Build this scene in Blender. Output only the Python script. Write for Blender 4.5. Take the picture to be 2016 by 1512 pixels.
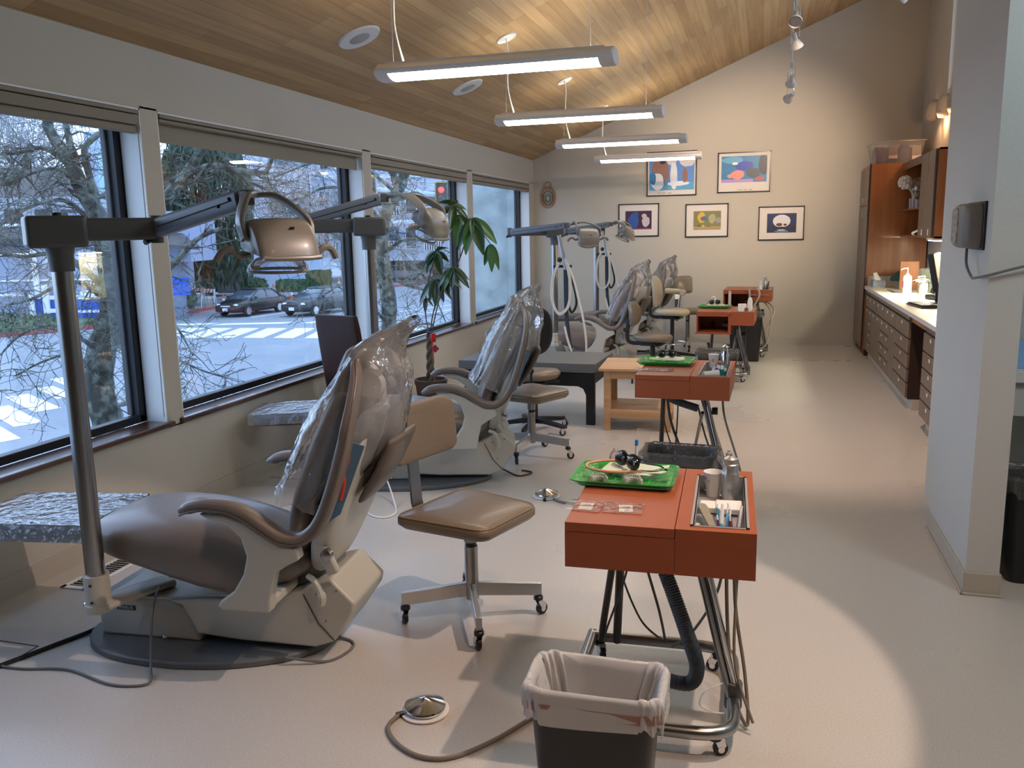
import bpy, bmesh, math, random
from mathutils import Vector, Matrix, Quaternion, noise as mnoise
from math import pi, sin, cos, radians, sqrt, atan2

S = bpy.context.scene
for o in list(bpy.data.objects):
    bpy.data.objects.remove(o)
COL = S.collection

# ---------------------------------------------------------------- camera
cam_d = bpy.data.cameras.new('camera')
cam = bpy.data.objects.new('camera', cam_d)
COL.objects.link(cam)
cam_d.sensor_width = 36.0
cam_d.lens = 1675.2 / 2016 * 36
cam_d.clip_start = 0.05
cam_d.clip_end = 400
RR = [[0.95978283, 0.03130994, -0.27899213], [0.28010871, -0.1735885, 0.94414307], [-0.01886876, -0.98432044, -0.17537744]]
cam.matrix_world = Matrix([[RR[0][0], -RR[0][1], -RR[0][2], 0], [RR[1][0], -RR[1][1], -RR[1][2], 0],
                           [RR[2][0], -RR[2][1], -RR[2][2], 1.65], [0, 0, 0, 1]])
S.camera = cam

# ---------------------------------------------------------------- sky / exposure
w = bpy.data.worlds.new('overcast_dusk'); S.world = w; w.use_nodes = True
nt = w.node_tree; nt.nodes.clear()
wo = nt.nodes.new('ShaderNodeOutputWorld'); bg = nt.nodes.new('ShaderNodeBackground')
geo = nt.nodes.new('ShaderNodeTexCoord'); sep = nt.nodes.new('ShaderNodeSeparateXYZ')
ramp = nt.nodes.new('ShaderNodeValToRGB')
nt.links.new(geo.outputs['Generated'], sep.inputs[0]); nt.links.new(sep.outputs['Z'], ramp.inputs[0])
ramp.color_ramp.elements[0].position = 0.0; ramp.color_ramp.elements[0].color = (0.55, 0.72, 1.0, 1)
ramp.color_ramp.elements[1].position = 0.8; ramp.color_ramp.elements[1].color = (0.42, 0.62, 1.0, 1)
nt.links.new(ramp.outputs[0], bg.inputs[0]); bg.inputs[1].default_value = 3.4
nt.links.new(bg.outputs[0], wo.inputs[0])
S.view_settings.view_transform = 'Standard'
S.view_settings.look = 'None'
S.view_settings.exposure = 0.2
S.view_settings.gamma = 1.0
S.view_settings.use_curve_mapping = False

def lamp(name, kind, loc, aim, power, color, size=.1, spot=60, blend=.3):
    d = bpy.data.lights.new(name, kind); d.energy = power; d.color = color
    if kind == 'SPOT':
        d.spot_size = radians(spot); d.spot_blend = blend; d.shadow_soft_size = size
    elif kind == 'AREA':
        d.shape = 'RECTANGLE'; d.size = size[0]; d.size_y = size[1]
    else:
        d.shadow_soft_size = size
    o = bpy.data.objects.new(name, d); COL.objects.link(o); o.location = loc
    v = Vector(aim) - Vector(loc)
    o.rotation_euler = v.to_track_quat('-Z', 'Y').to_euler()
    return o
# warm halogen heads of the ceiling track (out of frame above the camera) and over the back wall pictures, plus one added floor fill
lamp('warm_beam', 'SPOT', (0.85, 2.9, 3.55), (-1.15, 3.0, 0), 235, (1, .75, .63), .03, 50, .10)
lamp('warm_beam', 'SPOT', (0.75, 1.2, 3.5), (0.2, 2.7, 0), 120, (1, .66, .46), .08, 84, .8)  # broad warm fill, added to brighten the floor at lower right
lamp('warm_beam', 'SPOT', (0.62, 6.2, 3.35), (0.1, 7.8, 0), 200, (1, .71, .56), .05, 90, .5)
lamp('warm_beam', 'SPOT', (0.30, 9.35, 3.15), (-0.15, 12.62, 2.35), 280, (1, .78, .60), .05, 62, .9)
lamp('warm_beam', 'SPOT', (0.22, 8.85, 3.05), (-1.3, 12.62, 1.8), 150, (1, .80, .64), .05, 60, .9)
lamp('warm_beam', 'SPOT', (1.80, 11.3, 2.9), (1.95, 11.6, 2.2), 6, (1, .6, .33), .03, 100, .8)

# ---------------------------------------------------------------- materials
MATS = {}
def M(name, col, rough=.5, metal=0, nz=None, bump=None, coat=0, emit=None, spec=.5, alpha=1, sheen=0):
    if name in MATS: return MATS[name]
    m = bpy.data.materials.new(name); m.use_nodes = True; MATS[name] = m
    t = m.node_tree; b = t.nodes['Principled BSDF']
    b.inputs['Base Color'].default_value = (*col, 1)
    b.inputs['Roughness'].default_value = rough
    b.inputs['Metallic'].default_value = metal
    b.inputs['Specular IOR Level'].default_value = spec
    b.inputs['Coat Weight'].default_value = coat
    b.inputs['Coat Roughness'].default_value = .12
    if sheen: b.inputs['Sheen Weight'].default_value = sheen
    tc = None
    def coord():
        nonlocal tc
        if tc is None: tc = t.nodes.new('ShaderNodeTexCoord')
        return tc.outputs['Object']
    if nz:
        n = t.nodes.new('ShaderNodeTexNoise'); n.inputs['Scale'].default_value = nz[0]; n.inputs['Detail'].default_value = 4
        t.links.new(coord(), n.inputs['Vector'])
        mp = t.nodes.new('ShaderNodeMapRange'); mp.inputs[1].default_value = .3; mp.inputs[2].default_value = .7
        mp.inputs[3].default_value = 1 - nz[1]; mp.inputs[4].default_value = 1 + nz[1]
        t.links.new(n.outputs[0], mp.inputs[0])
        mx = t.nodes.new('ShaderNodeVectorMath'); mx.operation = 'SCALE'; mx.inputs[0].default_value = col
        t.links.new(mp.outputs[0], mx.inputs['Scale']); t.links.new(mx.outputs[0], b.inputs['Base Color'])
    if bump:
        n2 = t.nodes.new('ShaderNodeTexNoise'); n2.inputs['Scale'].default_value = bump[0]; n2.inputs['Detail'].default_value = 3
        t.links.new(coord(), n2.inputs['Vector'])
        bp = t.nodes.new('ShaderNodeBump'); bp.inputs['Strength'].default_value = bump[1]; bp.inputs['Distance'].default_value = .01
        t.links.new(n2.outputs[0], bp.inputs['Height']); t.links.new(bp.outputs[0], b.inputs['Normal'])
    if emit:
        b.inputs['Emission Color'].default_value = (*emit[0], 1); b.inputs['Emission Strength'].default_value = emit[1]
    return m

def wood(name, c1, c2, axis=0, scale=6, rough=.45, coat=.1):
    m = bpy.data.materials.new(name); m.use_nodes = True; MATS[name] = m
    t = m.node_tree; b = t.nodes['Principled BSDF']; b.inputs['Roughness'].default_value = rough; b.inputs['Coat Weight'].default_value = coat
    tc = t.nodes.new('ShaderNodeTexCoord'); mp = t.nodes.new('ShaderNodeMapping')
    sc = [scale * 4] * 3; sc[axis] = scale * .25; mp.inputs['Scale'].default_value = sc
    n = t.nodes.new('ShaderNodeTexNoise'); n.inputs['Scale'].default_value = 1.0; n.inputs['Detail'].default_value = 6; n.inputs['Distortion'].default_value = .4
    r = t.nodes.new('ShaderNodeValToRGB'); r.color_ramp.elements[0].position = .3; r.color_ramp.elements[1].position = .7
    r.color_ramp.elements[0].color = (*c1, 1); r.color_ramp.elements[1].color = (*c2, 1)
    t.links.new(tc.outputs['Object'], mp.inputs[0]); t.links.new(mp.outputs[0], n.inputs['Vector'])
    t.links.new(n.outputs[0], r.inputs[0]); t.links.new(r.outputs[0], b.inputs['Base Color'])
    return m

def film(name, tint=(1, 1, 1), gloss=.12, white=.08, rough=.08, bump=None):
    """thin see-through sheet: mostly transparent, a little gloss and a little milky white"""
    m = bpy.data.materials.new(name); m.use_nodes = True; MATS[name] = m
    t = m.node_tree; t.nodes.clear()
    out = t.nodes.new('ShaderNodeOutputMaterial')
    tr = t.nodes.new('ShaderNodeBsdfTransparent'); tr.inputs[0].default_value = (*tint, 1)
    gl = t.nodes.new('ShaderNodeBsdfGlossy'); gl.inputs['Roughness'].default_value = rough
    df = t.nodes.new('ShaderNodeBsdfDiffuse'); df.inputs[0].default_value = (.9, .9, .9, 1)
    fr = t.nodes.new('ShaderNodeFresnel'); fr.inputs[0].default_value = 1.45
    if bump:
        n = t.nodes.new('ShaderNodeTexNoise'); n.inputs['Scale'].default_value = bump[0]; n.inputs['Detail'].default_value = 2
        tc = t.nodes.new('ShaderNodeTexCoord'); t.links.new(tc.outputs['Object'], n.inputs['Vector'])
        bp = t.nodes.new('ShaderNodeBump'); bp.inputs['Strength'].default_value = bump[1]; bp.inputs['Distance'].default_value = .02
        t.links.new(n.outputs[0], bp.inputs['Height'])
        t.links.new(bp.outputs[0], gl.inputs['Normal']); t.links.new(bp.outputs[0], fr.inputs['Normal'])
    mth = t.nodes.new('ShaderNodeMath'); mth.operation = 'MULTIPLY_ADD'; mth.inputs[1].default_value = gloss * 8; mth.inputs[2].default_value = 0; mth.use_clamp = True
    t.links.new(fr.outputs[0], mth.inputs[0])
    m1 = t.nodes.new('ShaderNodeMixShader'); m1.inputs[0].default_value = white
    m2 = t.nodes.new('ShaderNodeMixShader')
    t.links.new(tr.outputs[0], m1.inputs[1]); t.links.new(df.outputs[0], m1.inputs[2])
    t.links.new(mth.outputs[0], m2.inputs[0]); t.links.new(m1.outputs[0], m2.inputs[1]); t.links.new(gl.outputs[0], m2.inputs[2])
    t.links.new(m2.outputs[0], out.inputs[0])
    return m

# ---------------------------------------------------------------- mesh building
def cr(pts, n=6, closed=False):
    P = [Vector(p) for p in pts]; out = []
    L = len(P)
    if L < 3: return P
    rng = range(L) if closed else range(L - 1)
    for i in rng:
        if closed: p0, p1, p2, p3 = P[i - 1], P[i], P[(i + 1) % L], P[(i + 2) % L]
        else: p0, p1, p2, p3 = P[max(i - 1, 0)], P[i], P[i + 1], P[min(i + 2, L - 1)]
        for k in range(n):
            t = k / n
            out.append(.5 * ((2 * p1) + (p2 - p0) * t + (2 * p0 - 5 * p1 + 4 * p2 - p3) * t * t + (3 * p1 - p0 - 3 * p2 + p3) * t ** 3))
    if not closed: out.append(P[-1])
    return out

def circ(r, n=12, a0=0):
    return [(r * cos(a0 + 2 * pi * i / n), r * sin(a0 + 2 * pi * i / n)) for i in range(n)]

def rrect(w, h, r, n=4):
    o = []
    for cx, cy, a in ((w / 2 - r, h / 2 - r, 0), (-w / 2 + r, h / 2 - r, pi / 2), (-w / 2 + r, -h / 2 + r, pi), (w / 2 - r, -h / 2 + r, 1.5 * pi)):
        for k in range(n + 1):
            t = a + pi / 2 * k / n
            o.append((cx + r * cos(t), cy + r * sin(t)))
    return o

class MB:
    def __init__(s): s.v = []; s.f = []
    def add(s, vs, fs):
        b = len(s.v); s.v += [tuple(p) for p in vs]; s.f += [tuple(b + i for i in f) for f in fs]; return s
    def box(s, c, d, rot=None, taper=None):
        x, y, z = d[0] / 2, d[1] / 2, d[2] / 2
        vs = [Vector((a * x, b * y, e * z)) for e in (-1, 1) for a, b in ((-1, -1), (1, -1), (1, 1), (-1, 1))]
        if taper: vs = [Vector((p.x * (taper if p.z > 0 else 1), p.y * (taper if p.z > 0 else 1), p.z)) for p in vs]
        if rot is not None:
            R = rot if isinstance(rot, (Matrix, Quaternion)) else Matrix.Rotation(rot, 3, 'Z')
            vs = [R @ p for p in vs]
        c = Vector(c)
        return s.add([p + c for p in vs], [(3, 2, 1, 0), (4, 5, 6, 7), (0, 1, 5, 4), (1, 2, 6, 5), (2, 3, 7, 6), (3, 0, 4, 7)])
    def b2(s, x0, x1, y0, y1, z0, z1):
        return s.box(((x0 + x1) / 2, (y0 + y1) / 2, (z0 + z1) / 2), (abs(x1 - x0), abs(y1 - y0), abs(z1 - z0)))
    def loft(s, rings, cap=True, closed=True):
        n = len(rings[0]); b = len(s.v); fs = []
        for i in range(len(rings) - 1):
            for k in range(n if closed else n - 1):
                a = i * n + k; c = i * n + (k + 1) % n
                fs.append((a, c, c + n, a + n))
        if cap and closed:
            fs.append(tuple(reversed(range(n)))); fs.append(tuple(range((len(rings) - 1) * n, len(rings) * n)))
        return s.add([p for r in rings for p in r], fs)
    def tube(s, pts, r, n=10, closed=False, cap=True, sec=None, up=None):
        P = [Vector(p) for p in pts]
        if len(P) < 2: return s
        L = len(P); T = []
        for i in range(L):
            if closed: d = P[(i + 1) % L] - P[i - 1]
            else: d = P[min(i + 1, L - 1)] - P[max(i - 1, 0)]
            T.append(d.normalized() if d.length > 1e-9 else Vector((0, 0, 1)))
        u = Vector(up) if up else (Vector((0, 0, 1)) if abs(T[0].z) < .9 else Vector((1, 0, 0)))
        rings = []
        for i in range(L):
            if up and i: u = Vector(up)
            u = (u - T[i] * u.dot(T[i]))
            u = u.normalized() if u.length > 1e-6 else T[i].orthogonal().normalized()
            w_ = T[i].cross(u)
            ri = r[i] if isinstance(r, (list, tuple)) else r
            sc = sec if sec else circ(1, n)
            rings.append([P[i] + w_ * (a * ri) + u * (b_ * ri) for a, b_ in sc])
        if closed: rings.append(rings[0]); return s.loft(rings, cap=False)
        return s.loft(rings, cap=cap)
    def cyl(s, a, b, r, n=16, r2=None):
        return s.tube([a, b], [r, r2 if r2 is not None else r], n)
    def lathe(s, prof, c=(0, 0, 0), n=24, axis=(0, 0, 1), cap=True):
        q = Vector((0, 0, 1)).rotation_difference(Vector(axis)); c = Vector(c)
        return s.loft([[c + q @ Vector((r * cos(2 * pi * k / n), r * sin(2 * pi * k / n), z)) for k in range(n)] for r, z in prof], cap=cap)
    def prism(s, poly, a0, a1, plane='xy', c=(0, 0, 0), rot=None):
        def P(p, h):
            if plane == 'xy': v = Vector((p[0], p[1], h))
            elif plane == 'xz': v = Vector((p[0], h, p[1]))
            else: v = Vector((h, p[0], p[1]))
            if rot is not None: v = rot @ v
            return v + Vector(c)
        n = len(poly)
        rings = [[P(p, a0) for p in poly], [P(p, a1) for p in poly]]
        return s.loft(rings)
    def ball(s, c, r, n=12, m=8, rot=None):
        if not isinstance(r, (tuple, list)): r = (r, r, r)
        c = Vector(c); rings = []
        for j in range(m + 1):
            t = -pi / 2 + pi * j / m; cc = max(cos(t), .02)
            ring = [Vector((r[0] * cc * cos(2 * pi * k / n), r[1] * cc * sin(2 * pi * k / n), r[2] * sin(t))) for k in range(n)]
            if rot is not None: ring = [rot @ p for p in ring]
            rings.append([c + p for p in ring])
        return s.loft(rings)
    def quad(s, a, b, c, d): return s.add([a, b, c, d], [(0, 1, 2, 3)])
    def build(s, name, mat, parent=None, bevel=0, seg=2, smooth=True, sub=0, angle=35, solid=0, wn=False):
        me = bpy.data.meshes.new(name); me.from_pydata(s.v, [], s.f); me.validate()
        if bevel or sub or True:
            bm = bmesh.new(); bm.from_mesh(me); bmesh.ops.recalc_face_normals(bm, faces=bm.faces); bm.to_mesh(me); bm.free()
        if smooth:
            for p in me.polygons: p.use_smooth = True
            if not sub: me.set_sharp_from_angle(angle=radians(angle))
        o = bpy.data.objects.new(name, me); COL.objects.link(o)
        if mat: me.materials.append(mat)
        if parent: o.parent = parent
        if solid:
            md = o.modifiers.new('solid', 'SOLIDIFY'); md.thickness = solid; md.offset = 0
        if bevel:
            md = o.modifiers.new('bevel', 'BEVEL'); md.width = bevel; md.segments = seg; md.limit_method = 'ANGLE'; md.angle_limit = radians(40)
            if smooth: md.harden_normals = False
        if sub:
            md = o.modifiers.new('sub', 'SUBSURF'); md.levels = sub; md.render_levels = sub
        return o

def empty(name, label, cat, loc=(0, 0, 0), rz=0, group=None):
    o = bpy.data.objects.new(name, None); COL.objects.link(o); o.empty_display_size = .1
    o.location = loc; o.rotation_euler = (0, 0, rz); o['label'] = label; o['category'] = cat
    if group: o['group'] = group
    return o
def tag(o, label, cat, group=None):
    o['label'] = label; o['category'] = cat
    if group: o['group'] = group
    return o
def struct(o): o['kind'] = 'structure'; return o
def dup(root, loc=None, rz=None, label=None, group=None):
    r = root.copy(); COL.objects.link(r)
    if loc is not None: r.location = loc
    if rz is not None: r.rotation_euler = (0, 0, rz)
    if label: r['label'] = label
    if group: r['group'] = group
    for ch in list(root.children):
        c = ch.copy(); COL.objects.link(c); c.parent = r
        for g in ch.children:
            d = g.copy(); COL.objects.link(d); d.parent = c
    return r

def text_obj(name, body, size, mat, loc, rot, parent=None, ext=.001, align='CENTER'):
    c = bpy.data.curves.new(name, 'FONT'); c.body = body; c.size = size; c.extrude = ext; c.align_x = align; c.align_y = 'CENTER'
    tmp = bpy.data.objects.new(name, c); COL.objects.link(tmp)
    dg = bpy.context.evaluated_depsgraph_get(); me = bpy.data.meshes.new_from_object(tmp.evaluated_get(dg))
    bpy.data.objects.remove(tmp)
    me.name = name; me.materials.clear(); me.materials.append(mat)
    o = bpy.data.objects.new(name, me); COL.objects.link(o); o.location = loc
    o.rotation_euler = rot
    if parent: o.parent = parent
    return o
# ================================================================ SHELL
XL, YB, XR = -3.355, 12.68, 1.95
ZS, ZH, ZW = 0.585, 2.37, 2.705         # sill, window head, wall plate at the low side
SL = 0.412
def ceil_z(x): return ZW + SL * (x - XL)

m_wall = M('wall_paint', (.50, .455, .375), .75, bump=(90, .12))
m_wallR = M('wall_paint_cool', (.56, .56, .53), .75, bump=(90, .12))
m_white = M('white_paint', (.75, .75, .73), .45)
m_base = M('vinyl_base', (.47, .42, .35), .5)
m_sill = wood('dark_sill_wood', (.05, .018, .010), (.10, .04, .02), 1, 8, .3, .4)
m_black = M('black_plastic', (.012, .012, .013), .4)
m_frame = M('bronze_window_frame', (.015, .015, .018), .4, .3)
m_shade = M('shade_fabric', (.27, .235, .18), .8, bump=(300, .2))
m_chrome = M('chrome', (.75, .75, .77), .12, 1)
m_steel = M('brushed_steel', (.36, .355, .35), .28, 1)
m_alu = M('aluminium', (.62, .62, .62), .35, .9)
m_whitepl = M('white_plastic', (.80, .80, .78), .35)
m_glass = film('window_glass', (.97, .99, 1), .035, 0.0, .01)

# floor : speckled sheet vinyl with a soft gloss
m_floor = bpy.data.materials.new('speckled_vinyl'); m_floor.use_nodes = True
t = m_floor.node_tree; b = t.nodes['Principled BSDF']; tc = t.nodes.new('ShaderNodeTexCoord')
v1 = t.nodes.new('ShaderNodeTexNoise'); v1.inputs['Scale'].default_value = 140; v1.inputs['Detail'].default_value = 3
n1 = t.nodes.new('ShaderNodeTexNoise'); n1.inputs['Scale'].default_value = 1.1; n1.inputs['Detail'].default_value = 4
r1 = t.nodes.new('ShaderNodeValToRGB'); r1.color_ramp.elements[0].position = .25; r1.color_ramp.elements[1].position = .75
r1.color_ramp.elements[0].color = (.48, .45, .405, 1); r1.color_ramp.elements[1].color = (.60, .57, .52, 1)
for x in (v1, n1): t.links.new(tc.outputs['Object'], x.inputs['Vector'])
t.links.new(v1.outputs[0], r1.inputs[0]); t.links.new(r1.outputs[0], b.inputs['Base Color'])
mr = t.nodes.new('ShaderNodeMapRange'); mr.inputs[1].default_value = .2; mr.inputs[2].default_value = .8; mr.inputs[3].default_value = .24; mr.inputs[4].default_value = .36
t.links.new(n1.outputs[0], mr.inputs[0]); t.links.new(mr.outputs[0], b.inputs['Roughness'])
struct(MB().b2(-3.6, 4.2, -2.6, 12.9, -.12, 0).build('floor', m_floor))

# ceiling : cedar planks running the length of the room
m_ceil = bpy.data.materials.new('cedar_planks'); m_ceil.use_nodes = True
t = m_ceil.node_tree; b = t.nodes['Principled BSDF']; b.inputs['Roughness'].default_value = .55
tc = t.nodes.new('ShaderNodeTexCoord'); sp = t.nodes.new('ShaderNodeSeparateXYZ'); cb = t.nodes.new('ShaderNodeCombineXYZ')
t.links.new(tc.outputs['Object'], sp.inputs[0]); t.links.new(sp.outputs[1], cb.inputs[0]); t.links.new(sp.outputs[0], cb.inputs[1])
br = t.nodes.new('ShaderNodeTexBrick'); br.offset = .37; br.offset_frequency = 3; br.inputs['Scale'].default_value = 1
br.inputs['Brick Width'].default_value = 1.7; br.inputs['Row Height'].default_value = .088; br.inputs['Mortar Size'].default_value = .0012
br.inputs['Mortar Smooth'].default_value = .3; br.inputs['Bias'].default_value = -.1
br.inputs['Color1'].default_value = (.37, .235, .11, 1); br.inputs['Color2'].default_value = (.50, .345, .175, 1); br.inputs['Mortar'].default_value = (.13, .07, .03, 1)
t.links.new(cb.outputs[0], br.inputs['Vector'])
mp = t.nodes.new('ShaderNodeMapping'); mp.inputs['Scale'].default_value = (1.2, 26, 1); t.links.new(cb.outputs[0], mp.inputs[0])
ng = t.nodes.new('ShaderNodeTexNoise'); ng.inputs['Scale'].default_value = 1; ng.inputs['Detail'].default_value = 6; t.links.new(mp.outputs[0], ng.inputs['Vector'])
mg = t.nodes.new('ShaderNodeMapRange'); mg.inputs[1].default_value = .3; mg.inputs[2].default_value = .7; mg.inputs[3].default_value = .84; mg.inputs[4].default_value = 1.12
t.links.new(ng.outputs[0], mg.inputs[0]); vs = t.nodes.new('ShaderNodeVectorMath'); vs.operation = 'SCALE'
t.links.new(br.outputs['Color'], vs.inputs[0]); t.links.new(mg.outputs[0], vs.inputs['Scale']); t.links.new(vs.outputs[0], b.inputs['Base Color'])
c = MB(); x0, x1 = -3.6, 4.2
c.prism([(x0, ceil_z(x0)), (x1, ceil_z(x1)), (x1, ceil_z(x1) + .15), (x0, ceil_z(x0) + .15)], -2.6, 12.9, 'xz')
struct(c.build('ceiling', m_ceil, smooth=False))

# window wall with four openings
WIN = [(1.33, 4.15), (4.29, 6.93), (7.08, 9.67), (9.85, 12.45)]
TH = .22
w_ = MB(); XO = XL - TH
ZE = -2.8
w_.b2(XO, XL, -2.6, 12.9, ZE, ZS - .03)
w_.b2(XO, XL, -2.6, 12.9, ZH, ZW + .12)
ys = [-2.6] + [v for a in WIN for v in a] + [12.9]
for i in range(0, len(ys), 2): w_.b2(XO, XL, ys[i], ys[i + 1], ZS - .04, ZH + .01)
struct(w_.build('wall_left', m_wall, smooth=False))
xf = XL - .17
for i, (a, b_) in enumerate(WIN):
    f = MB(); fw = .055; xa, xb = xf - .03, xf + .025
    zb = ZS
    f.b2(xa, xb, a, a + fw, zb, ZH); f.b2(xa, xb, b_ - fw, b_, zb, ZH)
    f.b2(xa, xb, a, b_, zb, zb + .045); f.b2(xa, xb, a, b_, ZH - .09, ZH)
    f.b2(xa - .02, xa + .01, a + fw, a + fw + .02, zb + .045, ZH - .09); f.b2(xa - .02, xa + .01, b_ - fw - .02, b_ - fw, zb + .045, ZH - .09)
    fo = struct(f.build('window_%d' % (i + 1), m_frame, bevel=.004))
    g = MB().b2(xf - .004, xf + .004, a + fw * .8, b_ - fw * .8, zb + .03, ZH - .07).build('pane', m_glass, fo, smooth=False)
    s = MB().b2(XL - .14, XL + .028, a - .035, b_ + .035, ZS - .03, ZS)
    struct(s.build('trim_%d' % (i + 1), m_sill, bevel=.006))
    # painted jamb liner
    j = MB(); j.b2(XL - .139, XL - .001, a, a + .008, ZS, ZH - .001); j.b2(XL - .139, XL - .001, b_ - .008, b_, ZS, ZH - .001); j.b2(XL - .139, XL - .001, a, b_, ZH - .012, ZH - .001)
    struct(j.build('trim_%d' % (i + 11), m_white))
# roller shades
shades = ['left window nearest the camera, rolled up', 'second window, pulled down a hand', 'third window behind the plant, rolled up', 'farthest window beside the back wall']
drops = [.0, .165, .0, .0]
for i, (a, b_) in enumerate(WIN):
    r = empty('roller_shade', 'beige fabric roller shade over the %s' % shades[i], 'window shade', (XL - .045, (a + b_) / 2, ZH), 0, 'roller shades')
    L = b_ - a - .03
    dz = .095 if i != 1 else .06
    v = MB(); v.b2(-.03, .055, -L / 2, L / 2, -.035, -.014); v.b2(-.02, .05, -L / 2, L / 2, -dz, -.04); v.build('cassette', m_shade, r, bevel=.006)
    if drops[i]: MB().b2(-.01, -.004, -L / 2 + .01, L / 2 - .01, -drops[i], -.05).build('fabric', m_shade, r)
    else: MB().b2(-.005, .045, -L / 2, L / 2, -dz - .045, -dz - .004).build('fabric_roll', m_shade, r, bevel=.012)
    MB().cyl((.05, L / 2 - .02, -.08), (.05, L / 2 - .02, -1.75), .0025, 6).build('pull_cord', m_shade, r)

# back wall (gable), right wall with clerestory window, front wall behind the camera
g = MB(); g.prism([(-3.6, 0), (XR + .2, 0), (XR + .2, ceil_z(XR + .2) + .05), (-3.6, ceil_z(-3.6) + .05)], YB, YB + .2, 'xz')
struct(g.build('wall_back', m_wall, smooth=False))
rw = MB(); CY0, CY1, CZ0 = 5.7, 11.1, 3.12
rw.b2(XR, XR + .2, 5.56, YB, 0, CZ0); rw.b2(XR, XR + .2, 5.56, CY0, CZ0, 5.1); rw.b2(XR, XR + .2, CY1, YB, CZ0, 5.1)
struct(rw.build('wall_right', m_wall, smooth=False))
wf = MB().b2(XR + .06, XR + .1, CY0, CY1, CZ0, CZ0 + .04).b2(XR + .06, XR + .1, CY0, CY0 + .04, CZ0, 5).b2(XR + .06, XR + .1, CY1 - .04, CY1, CZ0, 5)
wfo = struct(wf.build('window_5', m_white))
MB().b2(XR + .075, XR + .08, CY0, CY1, CZ0, 5.2).build('pane', m_glass, wfo, smooth=False)
g = MB(); g.prism([(-3.6, 0), (4.2, 0), (4.2, ceil_z(4.2)), (-3.6, ceil_z(-3.6))], -2.8, -2.6, 'xz')
struct(g.build('wall_front', M('front_wall_dark', (.20, .15, .11), .7), smooth=False))
struct(MB().b2(4.0, 4.2, -2.6, 5.4, 0, 5.8).build('wall_far_right', m_wallR, smooth=False))
# wing wall on the right and the room behind it
struct(MB().b2(.918, 1.055, 4.05, 4.94, 0, 5).build('wall_divider', m_wallR, smooth=False))
struct(MB().b2(1.055, 4.2, 5.42, 5.56, 0, 5.8).b2(1.0, 1.056, 4.94, 5.56, 0, 5).build('wall_alcove', m_wallR, smooth=False))
# baseboards (vinyl cove base)
bh = .105
struct(MB().b2(XL, XL + .008, -2.6, YB, 0, bh).build('baseboard_left', m_base))
struct(MB().b2(XL, 1.27, YB - .008, YB, 0, bh).build('baseboard_back', m_base))
bb = MB(); bb.b2(.91, .918, 4.042, 4.94, 0, bh); bb.b2(.91, 1.063, 4.042, 4.05, 0, bh); bb.b2(1.055, 1.063, 4.05, 4.94, 0, bh)
bb.b2(.9, .91, 4.032, 4.94, 0, .012); bb.b2(.9, 1.073, 4.032, 4.042, 0, .012)
struct(bb.build('baseboard_divider', m_base, bevel=.003))

# floor register
r = empty('floor_register', 'white metal floor register with dark louvres by the window wall', 'vent', (-3.14, 3.3, 0), radians(0))
v = MB(); v.b2(-.075, .075, -.2, -.17, 0, .006); v.b2(-.075, .075, .17, .2, 0, .006); v.b2(-.075, -.05, -.2, .2, 0, .006); v.b2(.05, .075, -.2, .2, 0, .006)
v.build('frame', m_whitepl, r, bevel=.002)
MB().b2(-.05, .05, -.17, .17, .0005, .0015).build('backing', m_black, r)
v = MB()
for k in range(14): v.box((0, -.158 + k * .0245, .004), (.1, .009, .003))
v.build('louvre', M('louvre_grey', (.30, .28, .25), .5), r)

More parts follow.
